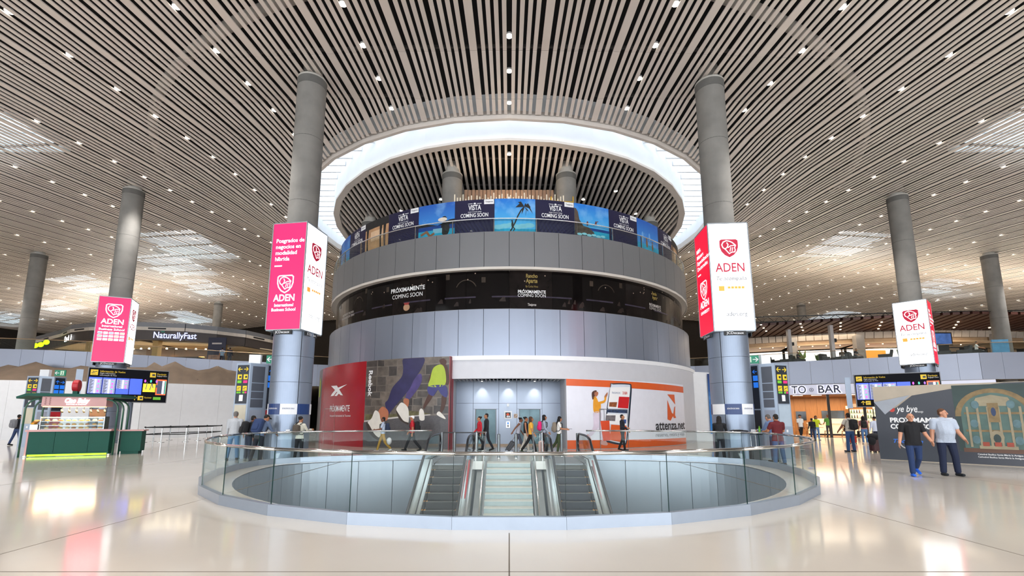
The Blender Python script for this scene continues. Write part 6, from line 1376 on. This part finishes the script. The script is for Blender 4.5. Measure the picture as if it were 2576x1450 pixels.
def person(label, x, y, rz, h, skin='b', hair='#1c1512', hair_style='short', shirt='#ffffff', pants='#222a3c', shoe='#1a1a1a', sleeve='short', legs=((0,0),(0,0)), arms=((5,8,10),(5,8,10)), lean=0, head=(0,0), belly=0., build=1., z=0., voxel=.013, seat=None, hem=.0, group=None, sole=None, dress=False, hx=0.):
    k = h/1.75; B = Body(); b = build
    t = empty('person', (x,y,z), rz); tag(t, label, 'person', group)
    D = lambda a, s=0: V((sin(rad(s)), -sin(rad(a))*cos(rad(s)), -cos(rad(a))*cos(rad(s))))
    pel = V((0,0,.93)); J = {}
    low = 9
    for sd, (leg, sgn_) in enumerate(((legs[0],-1),(legs[1],1))):
        th, kb = leg[0], leg[1]; ab = leg[2] if len(leg) > 2 else 2
        hip = pel+V((sgn_*.088*b,0,-.03)); kn = hip+D(th,sgn_*ab)*.43; an = kn+D(th-kb,sgn_*ab)*.41
        fp = leg[3] if len(leg) > 3 else max(0, -(th-kb))*.9
        toe = an+V((sgn_*.02,-cos(rad(fp))*.17,-sin(rad(fp))*.17-.05*cos(rad(fp)))); heel = an+V((0,.05*cos(rad(fp)),-.06))
        J[sgn_] = (hip, kn, an, toe, heel, fp); low = min(low, toe.z-.03, heel.z-.03)
    dz = -low if seat is None else seat-.83
    pel = pel+V((0,0,dz))
    for sgn_ in (-1,1):
        hip, kn, an, toe, heel, fp = [q+V((0,0,dz)) if isinstance(q, Vector) else q for q in J[sgn_]]
        B.cone(hip, kn, .092*b, .066*b, 'pants'); B.cone(kn, an+V((0,0,.02)), .066*b, .058*b, 'pants', )
        B.cone(an+V((0,0,-.01)), heel, .044, .042, 'shoe'); B.cone(heel, toe, .047, .043, 'shoe', .042, .036); 
    # spine
    R = Matrix.Rotation(rad(lean), 3, 'X')
    S = lambda v: pel + R @ (V(v))
    nleg = [i for i in range(len(B.pr)) if B.pr[i][6] == 'pants' and i % 4 == 0]; n0 = len(B.pr)
    B.cone(S((0,0,-.04)), S((0,0,.06)), .155*b, .15*b, 'pants', .115*b, .11*b)
    B.cone(S((0,-.02*0,.03-hem)), S((0,-belly*.35,.2)), .16*b, .158*b+belly*.3, 'shirt', .118*b, .118*b+belly)
    B.cone(S((0,-belly*.35,.2)), S((0,0,.42)), .158*b+belly*.3, .172*b, 'shirt', .118*b+belly, .122*b)
    B.cone(S((0,0,.42)), S((0,.01,.5)), .172*b, .13*b, 'shirt', .115*b, .085*b)
    n1_ = len(B.pr)
    if dress: B.cone(S((0,0,.03)), pel+V((0,0,-.55)), .165*b, .2*b, 'pants', .13*b, .17*b)
    B.cone(S((-.15*b,.01,.475)), S((.15*b,.01,.475)), .066*b, .066*b, 'shirt')
    nk = S((0,.01,.52)); hd = S((hx,-.015+.0,.535))+V((0,-sin(rad(lean))*.0,0))
    Rh = R @ Matrix.Rotation(rad(head[0]), 3, 'Z') @ Matrix.Rotation(rad(head[1]), 3, 'X')
    hc = S((0,.0,.575))+Rh @ V((0,-.02,.115))
    Hh = lambda v: hc + Rh @ V(v)
    B.cone(nk, Hh((0,.02,-.07)), .058, .055, 'skin')
    B.cone(Hh((0,.015,.015)), Hh((0,.0,.035)), .078, .076, 'skin', .098, .095, lat=Rh @ V((1,0,0)))
    B.cone(Hh((0,-.03,-.02)), Hh((0,-.052,-.085)), .066, .04, 'skin', .062, .036, lat=Rh @ V((1,0,0)))
    B.cone(Hh((0,-.092,.022)), Hh((0,-.108,-.018)), .012, .017, 'skin')
    for sgn_ in (-1,1): B.cone(Hh((sgn_*.08,.008,.03)), Hh((sgn_*.08,.012,-.02)), .012, .01, 'skin', .024, .016, lat=Rh @ V((1,0,0)))
    hands = []
    for sd, sgn_ in ((0,-1),(1,1)):
        sa, ab, eb = arms[sd][:3]; tw = arms[sd][3] if len(arms[sd]) > 3 else 0      # tw turns the forearm inwards
        sh = S((sgn_*.185*b,.01,.475)); ud = R @ D(sa, sgn_*ab); el = sh+ud*.28
        fd = R @ D(sa+eb, sgn_*(ab-tw)); wr = el+fd*.25
        lg = sleeve == 'long'
        if sleeve == 'none': B.cone(sh, el, .052*b, .042*b, 'skin')
        else:
            B.cone(sh, sh+ud*(.17 if not lg else .28), .066*b, .062*b if not lg else .05*b, 'shirt')
            if not lg: B.cone(sh+ud*.12, el, .05*b, .043*b, 'skin')
        B.cone(el, wr-fd*(.0 if not lg else .015), .046*b if lg else .044*b, .032*b if not lg else .036*b, 'shirt' if lg else 'skin')
        n1 = V((0,-1,0))-fd*(-fd.y); n1 = n1.normalized() if n1.length > .2 else V((0,0,1)); n2 = fd.cross(n1)
        if n2.x*sgn_ > 0: n2 = -n2                                                    # n2 points to the palm side (inwards)
        pm = wr+fd*.085
        B.cone(wr, pm, .034, .04, 'skin', .022, .018, lat=n1)
        for i, L in enumerate((.066,.075,.07,.055)):
            o_ = n1*(.029-.0195*i); q0 = pm+o_; q1 = q0+(fd+n2*.18).normalized()*L*.55; q2 = q1+(fd+n2*.65).normalized()*L*.5
            B.cone(q0, q1, .0096, .009, 'skin'); B.cone(q1, q2, .009, .0075, 'skin')
        th0 = wr+fd*.03+n1*.03; th1 = th0+(n1*.7+fd*.7+n2*.15).normalized()*.035; th2 = th1+(n1*.2+fd+n2*.25).normalized()*.03
        B.cone(th0, th1, .012, .011, 'skin'); B.cone(th1, th2, .011, .009, 'skin')
        hands.append(pm+fd*.05)
    order = ['skin','shirt','pants','shoe']
    me = B.mesh().mesh('body', SKIN[skin]); o = bpy.data.objects.new('body', me)
    md = o.modifiers.new('r','REMESH'); md.mode = 'VOXEL'; md.voxel_size = voxel; md.use_smooth_shade = True
    ms = o.modifiers.new('s','SMOOTH'); ms.factor = .5; ms.iterations = 4 if voxel > .009 else 5
    m2 = eval_mesh(o); bpy.data.objects.remove(o)
    n = len(m2.polygons); c = np.empty(n*3); m2.polygons.foreach_get('center', c)
    pid = np.zeros(n, int); pts_ = c.reshape(-1,3); cl = B.classify(pts_, order, pid)
    loc_ = (pts_-np.array(pel)) @ np.array(R); tor = ((pid >= n0) & (pid < n1_)) | np.isin(pid, nleg)      # trunk and hips: the hem is a clean line
    cl[tor] = np.where(loc_[tor][:,2] > -.02-hem, 1, 2)
    m2.materials.clear()
    for m_ in (SKIN[skin], cloth(shirt), cloth(pants), cloth(shoe)): m2.materials.append(m_)
    m2.polygons.foreach_set('material_index', cl.astype(np.int32)); m2.polygons.foreach_set('use_smooth', [True]*n)
    sc = Matrix.Diagonal((k,k,k,1)); m2.transform(sc); m2.update()
    body = ob('body', m2, None, t)
    MX = Matrix.Translation(hc*k) @ Rh.to_4x4() @ sc
    fe = MB()
    for sgn_ in (-1,1): ob('eye', MB().ell((0,0,0),(.011,.006,.0065),8,6,Rh), M_eye, t, loc=tuple(Hh((sgn_*.031,-.087,.018))*k))
    for sgn_ in (-1,1): ob('eyebrow', MB().ell((0,0,0),(.019,.006,.0045),8,6,Rh), cloth(hair if hair_style != 'bald' else '#5a4a40'), t, loc=tuple(Hh((sgn_*.032,-.088,.038))*k))
    ob('mouth', MB().ell((0,0,0),(.022,.006,.006),8,6,Rh), M_lip, t, loc=tuple(Hh((0,-.094,-.05))*k))
    hm = cloth(hair); hb = MB()
    def he(c_, r_): hb.ell(MX @ V(c_), tuple(q*k for q in r_), 14, 10, Rh)
    if hair_style == 'short': he((0,.028,.055), (.085,.09,.082)); he((0,.05,.0), (.078,.062,.07))
    elif hair_style == 'bald': he((0,.06,-.02), (.078,.05,.05))
    elif hair_style in ('long','longer'):
        he((0,.028,.05), (.092,.1,.09)); he((0,.07,-.05), (.085,.055,.12)); he((0,.085,-.17 if hair_style == 'long' else -.25), (.095,.05,.13 if hair_style == 'long' else .2))
        he((-.075,.02,-.06), (.025,.05,.11)); he((.075,.02,-.06), (.025,.05,.11))
    elif hair_style == 'bun': he((0,.028,.05), (.086,.094,.085)); he((0,.11,.08), (.045,.045,.045))
    elif hair_style == 'cap': he((0,.03,.03), (.084,.09,.08)); he((0,.015,.075), (.088,.1,.055))
    if len(hb.v):
        if hair_style == 'cap': ob('cap', hb, hm, t, smooth=True); ob('cap_peak', MB().ell(MX @ V((0,-.115,.065)),(.07*k,.065*k,.012*k),12,6,Rh), hm, t, smooth=True)
        else: ob('hair', hb, hm, t, smooth=True)
    t['_h'] = 0; del t['_h']
    W_ = Matrix.Translation((x,y,z)) @ Matrix.Rotation(rz,4,'Z')
    info = {'t': t, 'W': W_, 'hands': [W_ @ (q*k) for q in hands], 'back': W_ @ (S((0,.13*b,.32))*k), 'rz': rz, 'k': k, 'lean': lean}
    return info
def cushion(c_, h, m_, k=.42):                    # soft box: a subdivided cube eased towards a ball
    bm = bmesh.new(); bmesh.ops.create_cube(bm, size=2); bmesh.ops.subdivide_edges(bm, edges=bm.edges[:], cuts=4, use_grid_fill=True)
    for v in bm.verts:
        q = v.co.lerp(v.co.normalized()*1.22, k); v.co = V((c_[0]+q.x*h[0], c_[1]+q.y*h[1], c_[2]+q.z*h[2]))
    for f in bm.faces: f.smooth = True
    me = bpy.data.meshes.new('cushion'); bm.to_mesh(me); bm.free(); me.materials.append(m_); return me
def backpack(P_, c, label, s=1., side=1, strap=True):
    R_ = Matrix.Rotation(P_['rz'],4,'Z') @ Matrix.Rotation(rad(P_['lean']),4,'X')
    base = P_['W'] @ Vector((0,0,0))
    t = empty('backpack'); t.matrix_world = Matrix.Translation(P_['back']) @ R_; tag(t, label, 'backpack'); m_ = cloth(c)
    ob('bag', cushion((0,.1*s,-.03),(.16*s,.1*s,.24*s), m_), None, t); ob('pocket', cushion((0,.2*s,-.1),(.115*s,.045*s,.11*s), m_), None, t)
    for sx in (-1,1): ob('strap', MB().tube([(sx*.1,.02,.17),(sx*.11,-.1,.2),(sx*.12,-.26,.12),(sx*.13,-.26,-.05),(sx*.14,-.1,-.2),(sx*.12,.03,-.2)],.018,6), M_blk, t)
    return t
def suitcase(x, y, rz, c, label, hgt=.55, tilt=0, handle=.45, z=0.06, w=.19, d=.12):
    t = empty('suitcase'); t.matrix_world = Matrix.Translation((x,y,0)) @ Matrix.Rotation(rz,4,'Z') @ Matrix.Rotation(rad(tilt),4,'X'); tag(t, label, 'suitcase'); m_ = mat('case_'+c.strip('#'), c, .4, var=.08)
    mb = MB().obox((0,0,z+hgt/2),(w,d,hgt/2)); me = mb.mesh('shell', m_); bm = bmesh.new(); bm.from_mesh(me); bmesh.ops.bevel(bm, geom=bm.edges[:], offset=.035, segments=3, affect='EDGES'); bm.to_mesh(me); bm.free(); ob('shell', me, None, t)
    ob('zip_band', MB().box(-w-.003,w+.003,-.012,.012,z+.04,z+hgt-.04), M_blk, t)
    if handle: ob('handle', MB().tube([(-w*.5,d*.6,z+hgt),(-w*.5,d*.6,z+hgt+handle),(w*.5,d*.6,z+hgt+handle),(w*.5,d*.6,z+hgt)],.011,6), M_steel, t)
    for sx in (-1,1):
        for sy in (-1,1): ob('wheel', MB().cyl((sx*w*.75-.012,sy*d*.6,.03),(sx*w*.75+.012,sy*d*.6,.03),.03,n=10), M_blk, t)
    return t
up, walk1, walk2 = ((0,2),(0,2)), ((22,8),(-18,22)), ((-16,26),(24,6))
# the two men walking on the right
p = person('bald man in black t-shirt and jeans walking past the blue hoarding', 11.44,13.2,rad(-24),1.74,'a','#4a3d36','bald','#101116','#1b3159','#1f63d8',legs=((14,4,3),(-8,38,1,40)),arms=((4,13,8),(16,14,24)),head=(-2,4),build=1.12,voxel=.0075,belly=.02,hem=.08)
p2 = person('stout man in pale grey t-shirt and dark jeans walking beside the blue hoarding', 12.44,13.28,rad(-16),1.84,'a','#5a3a26','short','#aab4c4','#121d38','#181c22',legs=((4,4,3),(10,12,3)),arms=((-6,7,10),(8,12,28)),head=(34,0),build=1.2,belly=.075,voxel=.0075,hem=.07)
for q, c in ((p2['hands'][1],M_white),(p2['hands'][0],M_steel)): pass
# right middle distance
p = person('man in pale t-shirt and jeans seen from behind, standing with a suitcase before the bar', 16.05,21.9,rad(188),1.78,'c','#15100e','short','#b9b4ac','#2a4a78','#2c3038',legs=((2,2,5),(0,2,5)),arms=((0,8,10),(12,24,12)),build=1.12)
backpack(p,'#17181c','black backpack worn by the man in the pale t-shirt before the bar')
suitcase(16.9,21.6,.2,'#4a2228','dark maroon suitcase with a jacket over it, beside the man with the black backpack',.62)
tag(ob('draped_jacket', MB().ell((16.85,21.5,.72),(.3,.2,.16),14,10).ell((16.7,21.45,.55),(.16,.14,.22),12,8), cloth('#16181f'), smooth=True), 'dark jacket draped over the maroon suitcase', 'jacket')
person('woman in lime yellow t-shirt and light jeans standing before the bar', 21.6,32.6,rad(-12),1.66,'b','#2a1c14','long','#c8d424','#6f93bf','#c8c8c8',arms=((10,8,70,10),(10,8,75,12)),legs=((3,2,3),(-2,4,3)))
p = person('young man in white t-shirt and black trousers walking before the bar', 19.85,31.6,rad(8),1.74,'b','#15110f','cap','#e4e2de','#16161a','#d8d8d8',legs=((12,4),(-10,22)),arms=((8,8,15),(-6,8,12)))
person('person in black jacket standing with their back turned beside the lime yellow shirt', 20.9,32.0,rad(170),1.5,'b','#15110f','short','#1a1b20','#2a3a58','#1a1a1a','long')
person('man in green polo shirt leaning at the bar counter', 25.2,36.6,rad(160),1.74,'a','#8a5a3a','short','#5f9a3c','#3a3a3a','#222222',arms=((30,8,40),(20,8,40)))
p = person('woman in dusty pink top and jeans with a bag before the bar', 21.4,28.0,rad(150),1.62,'b','#1a1210','long','#b97a7c','#5a7fae','#cfcfcf',legs=((8,4),(-6,14))); backpack(p,'#20201f','black backpack worn by the woman in the pink top',.85)
person('woman in white and blue patterned blouse at the edge of the blue hoarding', 19.4,24.6,rad(175),1.62,'b','#1a1210','bun','#c9d2e6','#22283a','#2a2a2a','long')
suitcase(20.9,28.3,.4,'#c23a26','small red suitcase before the bar',.42)
sitl = ((80,80,4,0),(84,84,4,0))
for i, (lx, ly, r, c, lab, hs) in enumerate(((4.38,1.9,90,'#1a1a1e','seated person in black at the third bar table, back half turned','long'),(5.62,1.9,-80,'#d8d2ca','seated person in white leaning over the third bar table','short'),(6.68,2.4,80,'#8a5a3a','seated person in brown at the fourth bar table','long'))):
    w_ = BARM @ Vector((lx,ly,.012)); person(lab, w_.x, w_.y, brz+rad(r), 1.66,'b','#1c1512',hs,c,'#23262e','#222222','long',legs=sitl,arms=((30,8,60),(35,8,55)),seat=.47,z=.012,lean=8)
# around the left column
person('grey haired man in pale sweater and light jeans seen from behind by the left totem', -10.5,17.75,rad(196),1.8,'a','#6f6a66','short','#b3b6bb','#6287ad','#3c3a38','long',legs=((3,2,3),(-4,6,4)),arms=((4,9,10),(10,8,20)),build=1.1,hem=.05)
p = person('man with blue backpack leaning over the left charging counter', -9.0,16.75,rad(168),1.74,'b','#15110f','cap','#5a6a86','#1a1d28','#1c1c20','long',legs=((-4,4,6),(-8,4,6)),arms=((50,10,25),(52,10,30)),lean=22,head=(-20,10),build=1.05); backpack(p,'#24375e','navy blue backpack on the man leaning over the left charging counter',1.05)
p = person('person in dark clothes beside the left totem with a black backpack', -9.88,17.65,rad(140),1.66,'c','#15110f','short','#1d1e24','#2a3346','#8a8a86','long',legs=((2,2,3),(0,2,3)),lean=10); backpack(p,'#121317','black backpack hanging beside the left totem',1.0)
p = person('woman in cream sweater and black trousers at the left charging counter', -7.75,17.2,rad(165),1.62,'b','#15110f','bun','#c9c4b4','#17181f','#b8b4b0','long',legs=((2,2,3),(-2,4,3)),arms=((35,8,60,6),(30,8,50)),hem=.04); backpack(p,'#4f453c','brown leather backpack hanging on the woman in the cream sweater',.75)
tag(ob('rucksack_on_counter', MB().ell((-7.85,17.35,1.26),(.17,.13,.21),14,10).ell((-7.83,17.24,1.2),(.11,.06,.11),12,8), cloth('#15161a'), smooth=True), 'black rucksack lying on the left charging counter', 'backpack')
# around the right column
person('long haired woman in black leaning on the right charging counter', 7.8,17.25,rad(150),1.64,'b','#120e0d','long','#15161a','#191b24','#2a2a2a','long',legs=((0,2,3),(-6,8,3)),arms=((45,10,55,20),(40,8,60)),lean=14)
person('grey haired man in plaid shirt at the right charging counter', 9.75,17.15,rad(200),1.72,'a','#5a5450','short','#5d6f94','#2a3a58','#4a3a30','long',legs=((0,2,4),(0,4,4)),arms=((40,8,50),(40,8,50)),lean=12,head=(0,15))
person('man in maroon shirt and jeans seen from behind on the right', 9.2,15.95,rad(186),1.7,'b','#1c1512','short','#5f141c','#34557f','#4a3626','short',legs=((3,3,7),(-3,3,7)),arms=((20,16,60,20),(22,16,60,20)),build=1.15,hem=.1,head=(0,8))
tag(ob('laptop_bag', MB().ell((8.5,17.3,1.11),(.3,.13,.05),14,8).ell((8.75,17.28,1.10),(.16,.1,.04),12,8), cloth('#15161a'), smooth=True), 'flat black bag lying on the right charging counter', 'bag')
tag(ob('drink_bottle', MB().lathe([(.035,0),(.035,.14),(.014,.19),(.014,.23)], 12, (9.35,17.35,1.06)), mat('bottle_green','#6fae2a',.2)), 'green drink bottle on the right charging counter', 'bottle')
suitcase(8.9,16.9,.1,'#2c2e34','dark suitcase standing below the right charging counter',.5,handle=.4)
suitcase(8.05,16.75,-.3,'#1e2026','small black suitcase at the feet of the woman in black',.42,handle=0)
# crossing behind the escalators
p = person('boy in pale blue shirt and ochre trousers walking left before the running advert', -5.95,21.9,rad(-82),1.62,'c','#15110f','short','#aebbd0','#b08a3c','#d8d8d8','short',legs=walk1,arms=((-14,6,30),(22,6,60)),head=(0,0)); backpack(p,'#1e2a44','navy backpack worn by the boy in ochre trousers',.85)
tag(ob('white_helmet', MB().ell((-5.62,21.8,.5),(.12,.15,.17),16,12), mat('helmet_white','#d8dadc',.4), smooth=True), 'white rounded helmet hanging behind the boy in ochre trousers', 'helmet')
p = person('man in red t-shirt and white cap walking left before the running advert', -4.66,22.3,rad(-86),1.7,'b','#e4e4e4','cap','#b01e2a','#1b1c22','#1a1a1a','short',legs=((26,6),(-22,18)),arms=((14,6,20),(-10,6,14)),build=1.08); backpack(p,'#141519','black backpack worn by the man in the white cap')
person('woman in red and white jersey walking before the left lift door', -1.42,22.1,rad(-70),1.62,'b','#1a1210','bun','#b41a2a','#1c1d24','#cfcfcf','long',legs=((10,4),(-12,14)),arms=((6,6,40),(-6,6,14)))
person('man in dark clothes walking behind the red jersey', -1.12,22.8,rad(-75),1.76,'b','#15110f','short','#24262a','#20232c','#1a1a1a','long',legs=((14,4),(-12,16)))
p = person('young woman in pale camisole and headphones pulling a suitcase', .42,22.4,rad(80),1.6,'c','#15110f','bun','#b3b6c4','#4a4d5c','#d8d8d8','none',legs=((24,6),(-16,20)),arms=((-30,10,8),(6,8,40)),lean=12)
hp = p['W'] @ Vector((.085,-.12,1.46)); tag(ob('headphones', MB().tube([(hp.x-.0,hp.y-.02,hp.z),(hp.x-.03,hp.y+.06,hp.z+.16),(hp.x-.0,hp.y+.14,hp.z)],.014,6).ell((hp.x,hp.y-.03,hp.z),(.045,.03,.05),10,8), M_white, smooth=True), 'white headphones worn by the young woman in the camisole', 'headphones')
suitcase(-.12,22.35,rad(90),'#2a2b32','dark cabin suitcase tilted behind the young woman with headphones',.5,tilt=35)
person('woman in black crop top and cream trousers walking right before the right lift door', .78,21.9,rad(85),1.6,'b','#1a1210','bun','#16161a','#c4beb4','#d0d0d0','none',legs=((12,4),(-10,16)))
person('woman in mustard top and black leggings walking right behind the stair head', .98,20.95,rad(88),1.64,'b','#4a3020','long','#e0a83c','#141418','#2a3a20','short',legs=((20,8),(-26,10)),arms=((10,6,20),(-14,6,14)))
p = person('woman with very long black hair and grey sweater walking right', 1.62,21.4,rad(84),1.68,'b','#0f0c0c','longer','#9aa3b2','#20232e','#20232e','long',legs=((10,6),(-8,16)),arms=((10,6,30),(-6,6,16)))
backpack(p,'#d81e6e','bright pink rucksack on the back of the very long haired woman',.85)
suitcase(1.45,20.95,rad(80),'#c9a29c','pale pink suitcase beside the stair guard',.5,handle=.3)
p = person('woman with long black hair in olive trousers looking at a phone', 2.25,20.95,rad(86),1.62,'b','#0f0c0c','longer','#e4e2df','#3c4a2c','#dcdcdc','short',legs=((-4,4),(-20,14)),arms=((22,6,62),(20,6,66)),head=(0,14)); backpack(p,'#7a6f62','grey beige backpack worn by the woman in olive trousers',.9)
h_ = p['hands'][0]; tag(ob('mobile_phone', MB().obox((h_.x+.06,h_.y,h_.z+.04),(.07,.035,.006)), M_blkgl), 'black phone held by the woman in olive trousers', 'phone')
person('security guard in dark uniform walking before the printed phone', 5.5,22.55,rad(60),1.7,'b','#15110f','short','#141824','#17181e','#111111','long',legs=((10,4),(-8,16)),arms=((10,8,70,10),(6,8,40)))
# far left
p = person('man in jeans with grey backpack standing behind the pastry kiosk', -28.5,26.9,rad(170),1.72,'b','#15110f','short','#1d2028','#2f4066','#1a1a1a','long',legs=((8,2,4),(-10,4,6))); backpack(p,'#7c7d82','grey backpack worn by the man behind the pastry kiosk')
p = person('person at the left picture edge with a dark backpack', -30.2,27.0,rad(100),1.68,'b','#15110f','short','#2a2c33','#24304a','#1a1a1a','long',legs=((14,4),(-12,16))); backpack(p,'#1a1b20','dark backpack of the person at the left picture edge')
# mezzanine
person('man in light blue shirt on the left mezzanine', -28.9,45.6,rad(200),1.74,'b','#15110f','short','#8fa4bd','#1c2030','#1a1a1a','short',z=6.75,voxel=.02)
person('person with dark blue rucksack on the left mezzanine', -28.0,45.4,rad(190),1.7,'b','#15110f','short','#1d2536','#1c2030','#1a1a1a','long',z=6.75,voxel=.02)
for i, (x, y, r, c, lab) in enumerate(((32.4,44.1,140,'#6a5a4a','seated person in brown in the fifth lounge armchair'),(33.3,43.7,20,'#1c1d24','seated person in black leaning forward in the sixth lounge armchair'),(37.0,41.6,150,'#b9c8c0','seated person in pale shirt left of the white advertising box'),(40.8,39.5,40,'#d8d6d0','seated person in white shirt in the tenth lounge armchair'),(29.2,45.9,30,'#20222a','seated person in dark clothes in the third lounge armchair'))):
    person(lab, x, y, rad(r), 1.7,'b','#1c1512','short',c,'#20242e','#1a1a1a','short',legs=sitl,arms=((40,8,40),(45,8,30)),seat=.5,lean=16 if i == 1 else 4,z=6.75,voxel=.02)
bpy.data.scenes.remove(TMP)
